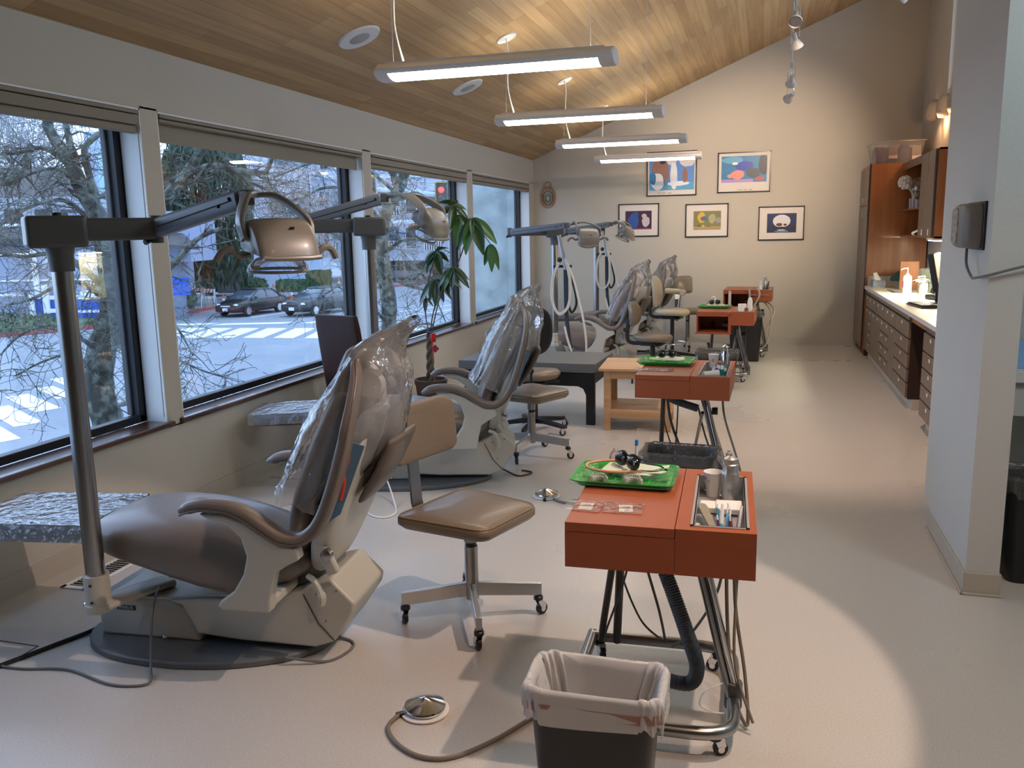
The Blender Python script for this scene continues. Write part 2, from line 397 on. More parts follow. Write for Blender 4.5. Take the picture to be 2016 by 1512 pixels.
# ================================================================ PENDANT LIGHTS
m_tubeglow = M('lit_diffuser', (.9, .9, .9), .5, emit=((1.0, .97, .90), 11.0))
m_upglow = M('lit_uplight', (.9, .9, .9), .5, emit=((1.0, .88, .70), 22.0))
m_fixt = M('fixture_grey', (.74, .72, .69), .45)
FX = [4.79, 7.08, 9.24, 11.45]
def fixture(y, label):
    zc = ceil_z(-2.08)
    r = empty('pendant_light', label, 'ceiling light', (-1.485, y, 2.585), 0, 'linear pendant lights')
    L = 1.37; Wd = .115
    prof = [(-Wd, -.012), (-Wd * .8, -.055), (-.035, -.085), (.035, -.085), (Wd * .8, -.055), (Wd, -.012), (Wd * .7, .02), (-Wd * .7, .02)]
    prof = [(-Wd, -.005), (-Wd * .97, -.022), (-Wd * .9, -.030), (Wd * .9, -.030), (Wd * .97, -.022), (Wd, -.005), (Wd * .5, .030), (-Wd * .5, .030)]
    arc = [(-Wd * .94, -.020), (-Wd * .8, -.036), (-Wd * .5, -.050), (-Wd * .2, -.056), (Wd * .2, -.056), (Wd * .5, -.050), (Wd * .8, -.036), (Wd * .94, -.020)]
    h = MB(); h.prism(prof, -L / 2, L / 2, 'yz'); h.build('housing', m_fixt, r, bevel=.004)
    MB().prism(arc, -L / 2 + .075, L / 2 - .075, 'yz').build('diffuser', m_tubeglow, r)
    u_ = MB().quad((-L / 2 + .1, -Wd * .42, .0306), (L / 2 - .1, -Wd * .42, .0306), (L / 2 - .1, Wd * .42, .0306), (-L / 2 + .1, Wd * .42, .0306)).build('uplight_lens', m_upglow, r, smooth=False)
    MB().b2(-L / 2 + .05, L / 2 - .05, -Wd * .5, -Wd * .46, .028, .040).build('housing_lip', m_fixt, r); MB().b2(-L / 2 + .05, L / 2 - .05, Wd * .46, Wd * .5, .028, .040).build('housing_lip', m_fixt, r)
    for sx in (-1, 1): MB().prism([(y_ * 1.03, z_ - .002) for y_, z_ in arc] + [(Wd * .5, .032), (-Wd * .5, .032)], sx * L / 2 + .004 * sx, sx * (L / 2 - .078), 'yz').build('end_cap', M('end_cap_grey', (.72, .68, .64), .5), r, bevel=.003)
    cx = -.6
    top = zc - 2.585
    MB().lathe([(.0, -.004), (.075, -.004), (.085, -.014), (.085, 0), (.0, 0)], (cx, 0, top - .0), 24, (-SL, 0, 1)).build('canopy', m_whitepl, r)
    MB().tube(cr([(cx, 0, top - .01), (cx + .015, 0, top - .12), (cx + .01, 0, top - .2), (cx + .005, 0, .28), (cx + .02, 0, .17), (cx + .06, 0, .03)], 6), .0055, 8).build('power_cord', m_whitepl, r)
    for sx in (-.61, .55): MB().cyl((sx, 0, .03), (sx, 0, ceil_z(-1.485 + sx) - 2.585), .0012, 5).build('suspension_cable', M('wire', (.6, .58, .55), .4, .6), r)
    return r
names = ['nearest to the camera', 'second from the camera', 'third from the camera', 'farthest, in front of the framed posters']
for y, n_ in zip(FX, names):
    fixture(y, 'long grey pendant light with glowing diffuser, %s' % n_)
# ceiling speakers
def speaker(x, y, label):
    r = empty('ceiling_speaker', label, 'speaker', (x, y, ceil_z(x)), 0, 'ceiling speakers')
    r.rotation_euler = (0, -math.atan(SL), 0)
    MB().lathe([(.0, -.012), (.08, -.012), (.145, -.010), (.152, 0), (.0, 0)], (0, 0, 0), 36).build('bezel', M('speaker_white', (.62, .63, .66), .4), r)
    MB().lathe([(.0, -.016), (.06, -.016), (.078, -.011), (.0, -.011)], (0, 0, 0), 30).build('grille', M('grille_grey', (.40, .41, .42), .6, bump=(900, .6)), r)
speaker(-2.69, 5.59, 'round white ceiling speaker left of the nearest pendant light')
speaker(-2.68, 7.8, 'smaller looking round white ceiling speaker between the first two pendant lights')
# ================================================================ DENTAL CHAIRS
def at(u, v, y):
    d = [u - 1008, v - 756, 1675.2]
    r = [sum(RR[i][k] * d[k] for k in range(3)) for i in range(3)]
    t_ = y / r[1]
    return Vector((r[0] * t_, y, 1.65 + r[2] * t_))
m_vinyl = M('taupe_vinyl', (.175, .140, .115), .38, bump=(220, .06), coat=.15)
m_vinyl2 = M('dark_taupe_vinyl', (.10, .075, .06), .4, bump=(220, .06), coat=.1)
m_shell = M('greige_shell', (.50, .485, .42), .38, coat=.1)
m_basegr = M('grey_base_cover', (.42, .43, .40), .45)
m_plate = M('dark_grey_plate', (.12, .13, .14), .5)
m_tan = M('tan_vinyl', (.19, .145, .10), .36, bump=(160, .05), coat=.12)
m_bag = film('clear_plastic_bag', (.93, .93, .95), .22, .20, .12, bump=(13, 1.0))
m_cover = film('foot_plastic', (.85, .9, 1), .20, .16, .14, bump=(20, .9))

def sect(w, th, n=20, p=2.6):
    o = []
    for i in range(n):
        a = 2 * pi * i / n; c_, s_ = cos(a), sin(a)
        o.append((w * abs(c_) ** (2 / p) * (1 if c_ >= 0 else -1), th * abs(s_) ** (2 / p) * (1 if s_ >= 0 else -1)))
    return o
def path_loft(mb, st, n=24, p=2.6, y0=0):
    """st: (x, z, halfwidth, halfthick) stations along a path in xz; sections normal to the path"""
    rings = []
    for i, s_ in enumerate(st):
        a = st[max(i - 1, 0)]; c_ = st[min(i + 1, len(st) - 1)]
        T = Vector((c_[0] - a[0], 0, c_[1] - a[1])).normalized(); N = Vector((-T.z, 0, T.x))
        rings.append([Vector((s_[0], y0, s_[1])) + Vector((0, 1, 0)) * q[0] + N * q[1] for q in sect(s_[2], s_[3], n, p)])
    return mb.loft(rings)
def rounded_ends(st, k=.6):
    """add shrinking stations at both ends"""
    def e(a, b):
        d = Vector((a[0] - b[0], a[1] - b[1])).normalized() * a[3]
        return [(a[0] + d.x * f, a[1] + d.y * f, a[2] - a[3] * (1 - g), a[3] * g) for f, g in ((.45, .88), (.8, .6), (.98, .2))]
    return list(reversed(e(st[0], st[1]))) + list(st) + e(st[-1], st[-2])

BACKP = [(.36, .50), (.41, .66), (.47, .83), (.535, .98), (.59, 1.09)]
def dental_chair(label, loc, rz):
    r = empty('dental_chair', label, 'dental chair', loc, rz, 'reclining dental chairs')
    # base plate
    pl = []
    for i in range(40):
        a = 2 * pi * i / 40; x = cos(a); y = sin(a)
        pl.append((-.10 + .53 * abs(x) ** .75 * (1 if x > 0 else -1), .33 * abs(y) ** .8 * (1 if y > 0 else -1) * (1 - .25 * max(x, 0))))
    MB().prism(pl, 0, .03).build('base_plate', m_plate, r, bevel=.008)
    b = MB(); b.prism([(-.545, .03), (-.085, .03), (-.083, .07), (-.10, .12), (-.14, .17), (-.20, .205), (-.545, .205)], -.155, .155, 'xz')
    bo = b.build('base_block', m_basegr, r, bevel=.014, seg=3)
    MB().b2(-.455, -.37, -.159, -.1545, .148, .168).build('nameplate', m_black, bo, bevel=.002)
    text_obj('lettering', 'MARUS', .020, m_alu, (-.412, -.1595, .158), (pi / 2, 0, 0), bo, .0006)
    MB().ball((-.24, -.165, .045), .010).build('floor_bolt', m_chrome, bo)
    c_ = MB(); c_.prism([(-.21, .205), (-.15, .19), (-.115, .13), (-.09, .072), (.10, .058), (.42, .055), (.50, .085), (.585, .21), (.595, .25), (.50, .345), (.44, .33), (.36, .285), (.15, .235), (-.08, .222)], -.17, .17, 'xz')
    co = c_.build('lift_cover', m_shell, r, bevel=.03, seg=4)
    s = MB()
    s.tube([(.505, -.172, .09), (.44, -.173, .16), (.385, -.172, .275)], .0022, 5)
    s.build('cover_seam', m_black, co)
    for p in ((.44, -.171, .28), (.52, -.171, .30), (.47, -.171, .17)): MB().ball(p, .006, 8, 5).build('screw', m_steel, co)
    MB().prism([(.30, .26), (.40, .28), (.47, .34), (.44, .40), (.36, .42), (.26, .36)], -.10, .10, 'xz').build('pivot_block', M('pivot_grey', (.20, .20, .185), .5), r, bevel=.02)
    # cantilever plate above the base
    MB().prism([(-.50, .205), (-.2, .212), (-.05, .235), (.1, .25), (.1, .235), (-.05, .222), (-.2, .20), (-.50, .195)], -.15, .15, 'xz').build('top_cover', m_shell, r, bevel=.004)
    # seat
    st = [(-.46, .475, .235, .075), (-.38, .468, .262, .096), (-.2, .448, .275, .118), (0, .405, .275, .14), (.14, .375, .27, .128), (.28, .375, .25, .09), (.36, .40, .22, .06)]
    path_loft(MB(), rounded_ends(st), 28, 3.2).build('seat', m_vinyl, r, sub=1)
    # leg rest
    st = [(-1.10, .452, .195, .040), (-.95, .46, .215, .045), (-.75, .468, .222, .046), (-.55, .476, .222, .046), (-.44, .48, .22, .044)]
    path_loft(MB(), rounded_ends(st), 24, 3.6).build('leg_rest', m_vinyl2, r, sub=1)
    MB().lathe([(.0, -.02), (.03, -.02), (.032, 0), (0, 0)], (-.97, -.02, .42), 16).build('leg_rest_knob', m_black, r)
    # back
    st = [(.365, .47, .20, .045), (.40, .60, .245, .052), (.455, .76, .255, .052), (.515, .91, .235, .05), (.565, 1.03, .19, .045)]
    path_loft(MB(), rounded_ends(st), 26, 3).build('backrest', m_vinyl, r, sub=1)
    bo = MB()
    for y in (-.11, .11): bo.tube(cr([(.365, y, .53), (.40, y, .66), (.455, y, .80), (.51, y, .93)], 5), .0035, 6)
    # cream shell behind the cushion
    st = [(.445, .40, .16, .045), (.49, .52, .24, .055), (.56, .70, .262, .055), (.635, .87, .25, .05), (.68, .98, .20, .035)]
    so = path_loft(MB(), rounded_ends(st), 24, 4).build('back_shell', m_shell, r, sub=1)
    # blue panel with red swoosh on the near side of the shell
    p = MB(); p.add([(.535, -.262, .60), (.60, -.264, .645), (.70, -.250, .90), (.64, -.256, .92), (.575, -.264, .77)], [(0, 1, 2, 3, 4)])
    p.build('side_panel', M('blue_panel', (.10, .20, .30), .4), so, smooth=False, solid=.006)
    MB().tube(cr([(.605, -.270, .70), (.622, -.269, .76), (.622, -.266, .80), (.645, -.262, .86)], 5), .0065, 6).build('red_stripe', M('red_print', (.6, .05, .03), .5), so)
    # rear vinyl pocket
    st = [(.63, .66, .15, .018), (.70, .76, .17, .022), (.755, .88, .165, .02)]
    path_loft(MB(), rounded_ends(st), 20, 3, ).build('back_pocket', m_vinyl2, r, sub=1)
    # headrest
    st = [(.545, 1.07, .115, .035), (.575, 1.14, .13, .042), (.60, 1.20, .12, .038)]
    path_loft(MB(), rounded_ends(st), 22, 2.6).build('headrest', m_vinyl, r, sub=1)
    MB().tube(cr([(.64, 0, .93), (.68, 0, 1.03), (.665, 0, 1.12), (.62, 0, 1.16)], 5), .02, 10).build('headrest_bracket', m_basegr, r)
    MB().lathe([(.0, 0), (.05, 0), (.062, .02), (.05, .04), (0, .04)], (.655, -.02, 1.09), 18, (0, -1, 0)).build('headrest_dial', m_shell, r)
    # arms : padded tip, swoop down, then up along the edge of the back
    for sy in (-1, 1):
        pts = cr([(0, .655), (.04, .672), (.10, .685), (.19, .682), (.27, .655), (.34, .61), (.40, .575), (.465, .567), (.52, .60), (.56, .66), (.60, .76), (.635, .87), (.66, .97), (.672, 1.06), (.668, 1.14), (.645, 1.20)], 5)
        rings = []
        L = len(pts)
        for i, q in enumerate(pts):
            f = i / (L - 1)
            a = pts[max(i - 1, 0)]; c2 = pts[min(i + 1, L - 1)]
            T = Vector((c2[0] - a[0], 0, c2[1] - a[1])).normalized(); N = Vector((-T.z, 0, T.x))
            wd = .036 if f < .55 else .036 + (.012) * (f - .55) / .45
            th = .025 * min(1, .35 + f * 9)
            wd *= min(1, .4 + f * 9)
            y = sy * (.345 - .055 * max(0, (f - .4) / .6) ** .8 - .15 * max(0, (f - .8) / .2) ** 1.5)
            th *= 1 - .5 * max(0, (f - .75) / .25)
            rings.append([Vector((q[0], y, q[1])) + Vector((0, s2[0], 0)) + N * s2[1] for s2 in sect(wd, th, 16, 2.8)])
        arm = MB().loft(rings).build('armrest', m_vinyl, r)
        pp = []
        for i, q in enumerate(pts):
            f = i / (L - 1); a = pts[max(i - 1, 0)]; c2 = pts[min(i + 1, L - 1)]
            T = Vector((c2[0] - a[0], 0, c2[1] - a[1])).normalized(); N = Vector((-T.z, 0, T.x))
            y = sy * (.345 - .055 * max(0, (f - .4) / .6) ** .8 - .15 * max(0, (f - .8) / .2) ** 1.5)
            pp.append(Vector((q[0], y + sy * .037, q[1])) - N * .012)
        MB().tube(pp[2:], .0045, 6).build('piping', m_vinyl2, arm)
        MB().prism([(.085, .655), (.19, .655), (.27, .628), (.34, .585), (.40, .55), (.465, .545), (.475, .50), (.42, .47), (.375, .44), (.355, .36), (.345, .285), (.15, .285), (.135, .30), (.15, .32), (.205, .36), (.25, .43), (.268, .50), (.25, .57), (.20, .615), (.12, .638)], sy * .345 - .026, sy * .345 + .026, 'xz').build('arm_support', m_shell, r, bevel=.012, seg=3)
        MB().b2(.20, .345, min(sy * .12, sy * .34), max(sy * .12, sy * .34), .29, .33).build('arm_bracket', m_shell, r, bevel=.01)
    # recline hinge and knob on the near side
    MB().box((.50, -.20, .46), (.05, .03, .17), Matrix.Rotation(radians(-24), 3, 'Y')).build('back_hinge', m_shell, r, bevel=.01)
    MB().lathe([(0, 0), (.022, 0), (.022, .03), (.014, .034), (0, .034)], (.52, -.215, .47), 16, (0, -1, 0)).build('hinge_knob', m_steel, r)
    MB().tube(cr([(.42, -.19, .36), (.455, -.21, .35), (.48, -.215, .30), (.475, -.21, .26)], 5), [.012] * 10 + [.018] * 6, 8).build('release_lever', m_shell, r)
    return r
def foot_cover(label, loc, rz):
    rnd = random.Random(3)
    mb = MB(); rings = []
    N = 26
    for i in range(N + 1):
        x = -1.16 + .64 * i / N; ring = []
        hw = .205 + .02 * min(1, i / 6)
        z = .50 + .02 * i / N
        for k in range(25):
            a = pi * k / 24; y = -cos(a) * (hw + .008); zz = z + .006 if abs(cos(a)) < .93 else z - .012 - .05 * (abs(cos(a)) - .93) / .07
            zz += .004 * mnoise.noise(Vector((x * 9, y * 14, 1)))
            ring.append((x, y, zz))
        rings.append(ring)
    mb.loft(rings, cap=False, closed=False)
    o = mb.build('plastic_foot_cover', m_cover); o.location = loc; o.rotation_euler = (0, 0, rz)
    tag(o, label, 'plastic cover', 'clear plastic covers over the leg rests')
    return o
def bag(label, loc, rz, seed=1, tail=.0):
    rnd = random.Random(seed)
    st = [(.335, .66, .17, .275), (.365, .72, .15, .29), (.42, .82, .17, .30), (.475, .92, .19, .29), (.525, 1.0, .185, .265), (.565, 1.08, .16, .235), (.60, 1.15, .145, .20), (.635, 1.21, .12, .17), (.67, 1.255, .075, .12), (.70 + tail, 1.285 + tail * .5, .035, .07), (.73 + tail * 2, 1.31 + tail, .02, .045)]
    fine = []
    for i in range(len(st) - 1):
        for k in range(4):
            f = k / 4; fine.append(tuple(st[i][j] * (1 - f) + st[i + 1][j] * f for j in range(4)))
    fine.append(st[-1])
    rings = []
    L = len(fine)
    for i, s_ in enumerate(fine):
        a = fine[max(i - 2, 0)]; c2 = fine[min(i + 2, L - 1)]
        T = Vector((c2[0] - a[0], 0, c2[1] - a[1])).normalized(); N = Vector((T.z, 0, -T.x)); ring = []
        for k in range(64):
            an = 2 * pi * k / 64
            fold = 1 + .10 * (1 - abs(mnoise.noise(Vector((cos(an) * 3.2 + seed * 7, sin(an) * 3.2, i * .055)))) * 2.4) - .10 + .05 * mnoise.noise(Vector((cos(an) * 7, sin(an) * 7 + seed, i * .22)))
            cN, sW = cos(an), sin(an)
            cN = abs(cN) ** .8 * (1 if cN > 0 else -1)
            off = s_[2] * cN * fold
            if cN > 0: off *= 1.25
            else: off *= .62
            p = Vector((s_[0] + .04, 0, s_[1])) + N * off + Vector((0, s_[3] * sW * fold, 0))
            if i == 0: p.z += .03 * mnoise.noise(Vector((cos(an) * 2, sin(an) * 2, seed))) + .07 * max(cN, 0)
            ring.append(p)
        rings.append(ring)
    o = MB().loft(rings, cap=False).build('plastic_headrest_bag', m_bag, smooth=True, angle=80); o.location = loc; o.rotation_euler = (0, 0, rz)
    tag(o, label, 'plastic bag', 'clear bags over the chair backs')
    return o
CH = [((-2.08, 2.90, 0), radians(5), 'nearest to the camera'), ((-2.16, 5.27, 0), radians(17), 'second from the camera'),
      ((-2.0, 9.85, 0), radians(-8), 'beyond the black legged table'), ((-1.88, 11.55, 0), radians(-4), 'farthest back')]
c0 = dental_chair('reclining taupe dental chair on grey base, ' + CH[0][2], CH[0][0], CH[0][1])
for l, a, n_ in CH[1:]: dup(c0, l, a, 'reclining taupe dental chair on grey base, ' + n_)
for i, (l, a, n_) in enumerate(CH):
    bag('clear crinkled plastic bag over the back of the dental chair ' + n_, l, a, i + 2, .03 if i == 0 else 0)
    if i < 2: foot_cover('clear glossy plastic sheet on the leg rest of the dental chair ' + n_, l, a)

# ---------------------------------------------------------------- dental operating lights
m_lamp = M('lamp_greige', (.22, .195, .165), .35, coat=.15)
m_lampd = M('lamp_arm_grey', (.10, .098, .095), .4)
m_lens = film('clear_lens', (.95, .97, 1), .12, .10, .1)
def dental_light(label, base, zb, elbow, tip, head, hdir, ztop=1.74, bracket=None):
    bx, by = base
    r = empty('dental_light', label, 'dental light', (bx, by, 0), 0, 'pole mounted dental lights')
    O = Vector((bx, by, 0))
    MB().cyl((0, 0, zb + .1), (0, 0, ztop - .17), .0365, 28).build('pole', m_steel, r)
    cl = MB().lathe([(0, 0), (.052, 0), (.052, .03), (.048, .035), (.048, .15), (.040, .15), (.0, .15)], (0, 0, zb), 28).build('collar', m_shell, r)
    for dz in (.05, .12): MB().ball((.012, -.048, zb + dz), .006, 8, 5).build('set_screw', m_black, cl)
    MB().ball((-.052, -.01, zb + .02), .013, 10, 6).build('clamp_bolt', m_chrome, cl)
    if bracket:
        B = Vector(bracket) - O; m = MB()
        d = (B - Vector((0, 0, B.z))).normalized()
        z0, z1 = zb, B.z
        pts = [Vector((0, 0, z0 + .015)), Vector((B.x * .35, B.y * .35, z0 + .018)), Vector((B.x * .65, B.y * .65, (z0 + z1) / 2 + .012)), Vector((B.x, B.y, z1))]
        m.tube(cr(pts, 5), 1, sec=[(a * .055, b_ * .016) for a, b_ in rrect(2, 2, .6, 3)], up=(0, 0, 1)).build('bracket_arm', m_shell, r, bevel=.003)
    E, T_, H = Vector(elbow) - O, Vector(tip) - O, Vector(head) - O
    # top housing
    d1 = Vector((E.x, E.y, 0)).normalized(); ang = atan2(d1.y, d1.x); Rz = Matrix.Rotation(ang, 3, 'Z')
    MB().box((-.01 * d1.x, -.01 * d1.y, ztop - .057), (.20, .125, .115), Rz).build('top_housing', m_lampd, r, bevel=.014, seg=3)
    MB().lathe([(0, 0), (.043, 0), (.045, .06), (.055, .1), (0, .1)], (0, 0, ztop - .20), 24).build('housing_neck', m_lampd, r)
    MB().cyl((0, 0, ztop), (0, 0, ztop + .012), .018, 12).build('cap_screw', m_black, r)
    zz = ztop - .05
    secA = [(a * .024, b_ * .042) for a, b_ in rrect(2, 2, .4, 3)]
    MB().tube([d1 * .08 + Vector((0, 0, zz)), Vector((E.x, E.y, zz))], 1, sec=secA, up=(0, 0, 1)).build('lower_arm', m_lampd, r, bevel=.003)
    E2 = Vector((E.x, E.y, zz))
    MB().cyl(E2 + Vector((0, 0, -.055)), E2 + Vector((0, 0, .05)), .024, 16).build('elbow_joint', m_lampd, r, bevel=.003)
    dd = (T_ - E2).normalized()
    e3 = E2 + dd * .02
    hd = MB(); sidev = dd.cross(Vector((0, 0, 1))).normalized()
    MB().tube([e3 + sidev * -.05 + Vector((0, 0, -.01)) - dd * .035, e3 + sidev * .05 + Vector((0, 0, -.05)) - dd * .03], .011, 8).build('elbow_handle', m_black, r)
    ua = MB().tube([e3, T_], 1, sec=[(a * .027, b_ * .036) for a, b_ in rrect(2, 2, .45, 3)], up=(0, 0, 1)).build('spring_arm', M('spring_arm_grey', (.17, .19, .23), .35), r)
    sd = dd.cross(Vector((0, 0, 1))).normalized() * .029
    MB().tube([e3 + sd + dd * .02, T_ + sd - dd * .02], .002, 4).build('arm_groove', m_black, ua)
    for q in (.03, .09):
        for sg in (1, -1): MB().ball(T_ - dd * q + sd * sg * .98 + Vector((0, 0, .008 if q == .03 else -.004)), .007, 8, 5).build('arm_bolt', m_black, ua)
    MB().box(T_ + dd * .03, (.05, .035, .055), Matrix.Rotation(atan2(dd.y, dd.x), 3, 'Z')).build('knuckle', m_lampd, r, bevel=.006)
    # head : hdir is the horizontal direction the visor faces
    f = Vector((hdir[0], hdir[1], 0)).normalized(); s_ = Vector((-f.y, f.x, 0)); tilt = hdir[2]
    q = Matrix((f, s_, Vector((0, 0, 1)))).transposed() @ Matrix.Rotation(tilt, 3, 'Y')
    def L(x, y, z): return H + q @ Vector((x, y, z))
    # yoke
    K = T_ + dd * .06
    for sy in (-1, 1):
        pts = cr([K, K + (L(-.06, sy * .10, .12) - K) * .55 + Vector((0, 0, .02)), L(-.03, sy * .118, .085), L(.0, sy * .118, .02)], 7)
        MB().tube(pts, 1, sec=[(a * .009, b_ * .026) for a, b_ in rrect(2, 2, .6, 3)], up=f).build('yoke_arm', m_lamp, r)
    # hood : curved visor lofted across
    rings = []
    prof = [(-.085, -.01), (-.088, .03), (-.07, .065), (-.035, .088), (.01, .09), (.055, .07), (.09, .035), (.115, -.012), (.122, -.035), (.105, -.035), (.04, -.03), (-.04, -.025)]
    for yy, sc in ((-.108, .78), (-.102, .9), (-.085, .97), (-.05, 1), (0, 1.02), (.05, 1), (.085, .97), (.102, .9), (.108, .78)):
        rings.append([L(x * sc, yy, z * sc + (0 if z > -.02 else 0)) for x, z in prof])
    ho = MB().loft(rings).build('lamp_hood', m_lamp, r, angle=50)
    MB().tube([L(.122, -.10, -.036), L(.128, -.06, -.038), L(.130, 0, -.038), L(.128, .06, -.038), L(.122, .10, -.036)], .009, 8).build('hood_rim', m_lamp, ho)
    MB().box(L(.075, .02, .058), (.004, .016, .012), q @ Matrix.Rotation(radians(45), 3, 'Y')).build('vent_slot', m_black, ho)
    # reflector dish underneath
    dish = MB(); dr = []
    for rr, z in ((.02, -.028), (.07, -.045), (.092, -.07), (.096, -.086), (.088, -.088)): dr.append([L(rr * 1.0 * cos(2 * pi * k / 28) - .01, rr * 1.1 * sin(2 * pi * k / 28), z) for k in range(28)])
    dish.loft(dr, cap=False); dish.build('reflector', m_lens, r)
    MB().tube([L(.092 * cos(2 * pi * k / 28) - .01, .102 * sin(2 * pi * k / 28), -.088) for k in range(28)], .006, 6, closed=True).build('reflector_rim', m_lamp, r)
    for sy in (-1, 1):
        MB().tube(cr([L(-.01, sy * .10, -.03), L(.0, sy * .135, -.035), L(.005, sy * .165, -.012), L(.0, sy * .195, -.018), L(-.005, sy * .215, -.05)], 5), [.011] * 8 + [.012] * 7 + [.013] * 6, 8).build('grip_handle', m_lens if sy > 9 else m_lamp, r)
    return r
P1 = (-2.47, 2.56)
d = CH
def chpt(i, u, v, z):
    l, a, _ = CH[i]; return (l[0] + u * cos(a) - v * sin(a), l[1] + u * sin(a) + v * cos(a), z)
dental_light('dental light on steel pole, nearest to the camera with its hood turned to the room', P1, .215, at(308, 447, 2.83), at(474, 393, 2.72), at(548, 482, 2.62), (.8, -.6, .05), 1.74, chpt(0, -.30, -.02, .225))
dental_light('dental light on steel pole beside the second chair, in front of the window pier', (at(730, 560, 4.95).x, 4.95), .215, at(560, 442, 4.75), at(748, 392, 5.0), at(845, 440, 5.0), (.9, -.1, .55), 1.76, chpt(1, -.30, 0, .225))
dental_light('dental light on pole of the third chair, arm reaching left across the stucco window', (at(1092, 560, 9.45).x, 9.45), .36, at(1003, 456, 9.3), at(1112, 444, 9.2), at(1158, 466, 9.1), (.3, -.9, .5), 1.70, chpt(2, -.30, 0, .23))
dental_light('dental light on the farthest pole, its hood overlapping the left lower picture', (at(1174, 560, 11.1).x, 11.1), .36, at(1115, 452, 11.0), at(1198, 442, 11.0), at(1232, 459, 11.0), (.95, -.1, .45), 1.70, chpt(3, -.30, 0, .23))

# ================================================================ STOOLS
def caster(parent, x, y, ang=0, r=.027, h=.085, name='caster'):
    ca = MB().lathe([(0, 0), (.021, 0), (.021, .012), (.017, .016), (.017, .024), (0, .024)], (x, y, h - .012), 14).build(name, m_black, parent)
    dx, dy = cos(ang) * .016, sin(ang) * .016
    q = Matrix.Rotation(ang, 3, 'Z')
    f = MB()
    for sy in (-1, 1):
        f.prism([(-.008, .066), (.008, .07), (.03, .05), (.034, .038), (.024, .022), (.012, .022)], sy * .012 - .0015, sy * .012 + .0015, 'xz', (x, y, 0), q)
    f.prism([(-.008, .066), (.008, .074), (.03, .055), (.028, .05), (.008, .066)], -.0135, .0135, 'xz', (x, y, 0), q)
    f.build('fork', m_chrome, ca)
    wc = Vector((x, y, r)) + q @ Vector((.018, 0, 0)); ax = q @ Vector((0, 1, 0))
    MB().cyl(wc - ax * .0095, wc + ax * .0095, r, 20).build('wheel', m_black, ca, bevel=.003)
    MB().cyl(wc - ax * .0145, wc + ax * .0145, r * .45, 14).build('wheel_hub', m_chrome, ca)
    return ca
def four_star_stool(label, loc, rz, seatz=.50, brz=0, seat_r=0, group='tan operator stools with chrome four arm bases', back=True):
    r = empty('operator_stool', label, 'stool', loc, rz, group)
    for k in range(4):
        a = brz + k * pi / 2; dx, dy = cos(a), sin(a)
        q = Matrix.Rotation(a, 3, 'Z')
        MB().prism([(.02, .115), (.02, .175), (.29, .15), (.302, .15), (.302, .095), (.28, .095)], -.0125, .0125, 'xz', (0, 0, 0), q).build('base_arm', m_alu, r, bevel=.002)
        caster(r, dx * .288, dy * .288, a + (.5, 2.6, -1.2, 3.4)[k])
    MB().cyl((0, 0, .10), (0, 0, seatz - .165), .029, 24).build('column', m_steel, r, bevel=.002)
    MB().cyl((0, 0, seatz - .165), (0, 0, seatz - .145), .024, 20).build('column_ring', m_black, r)
    MB().cyl((0, 0, seatz - .148), (0, 0, seatz - .06), .030, 24).build('sleeve', m_steel, r, bevel=.003)
    # seat, x forward, back at -x
    q = Matrix.Rotation(seat_r, 3, 'Z')
    rings = []
    sh = []
    for (hw, hx, z) in ((.17, .17, seatz - .058), (.205, .205, seatz - .055), (.222, .222, seatz - .035), (.222, .222, seatz - .010), (.212, .212, seatz + .004), (.17, .17, seatz + .012), (.08, .08, seatz + .014)):
        ring = []
        for p in rrect(2 * hx, 2 * hw * 1.0, hx * .24, 5):
            px = p[0]; py = p[1] * (1 - .10 * (p[0] / .22)) * 1.0
            dz = -.012 * (px / .22) ** 2 if z > seatz else -.004 * (px / .22) ** 2
            ring.append(q @ Vector((px, py, z + dz)))
        rings.append(ring)
    so = MB().loft(rings).build('seat', m_tan, r, angle=60)
    pr = [q @ Vector((p[0], p[1] * (1 - .10 * (p[0] / .22)), seatz - .001 - .006 * (p[0] / .22) ** 2)) for p in rrect(.435, .435, .055, 5)]
    MB().tube(pr, .0035, 6, closed=True).build('seat_welt', M('tan_welt', (.24, .17, .10), .4), so)
    if back:
        def Q(x, y, z): return q @ Vector((x, y - .045, z))
        MB().loft([[Q(x - .003, y, z) for x, y in ((-.20, -.032), (-.188, -.032), (-.188, .032), (-.20, .032))] if i == 0 else [Q(x, y, z) for x, y in ((xx - .012, -.032), (xx, -.032), (xx, .032), (xx - .012, .032))] for i, (xx, z) in enumerate(((-.19, seatz - .05), (-.235, seatz - .045), (-.25, seatz + .0), (-.262, seatz + .16), (-.275, seatz + .26)))]).build('back_post', m_steel, r, bevel=.003)
        MB().cyl(Q(-.265, 0, seatz + .22), Q(-.31, 0, seatz + .225), .02, 12).build('back_knob', m_black, r)
        rings = []
        for t_, wd in ((-.012, .92), (-.004, .99), (.012, 1.0), (.026, .985), (.036, .90), (.040, .6)):
            ring = []
            for p in rrect(.40 * wd, .245 * (wd if wd > .9 else wd), .045 * wd, 5):
                curve = .045 * (p[0] / .185) ** 2
                ring.append(Q(-.262 + t_ + curve - .10 * p[1], p[0], seatz + .325 + p[1]))
            rings.append(ring)
        MB().loft(rings).build('backrest', m_tan, r, angle=60)
    return r
four_star_stool('tan vinyl operator stool with backrest and four arm chrome base, nearest to the camera', (-1.16, 3.26, 0), 0, .505, radians(24), radians(-18))
four_star_stool('tan vinyl operator stool behind the second dental chair, backrest hidden by its plastic bag', (-1.62, 5.98, 0), 0, .50, radians(-8) , radians(-25))

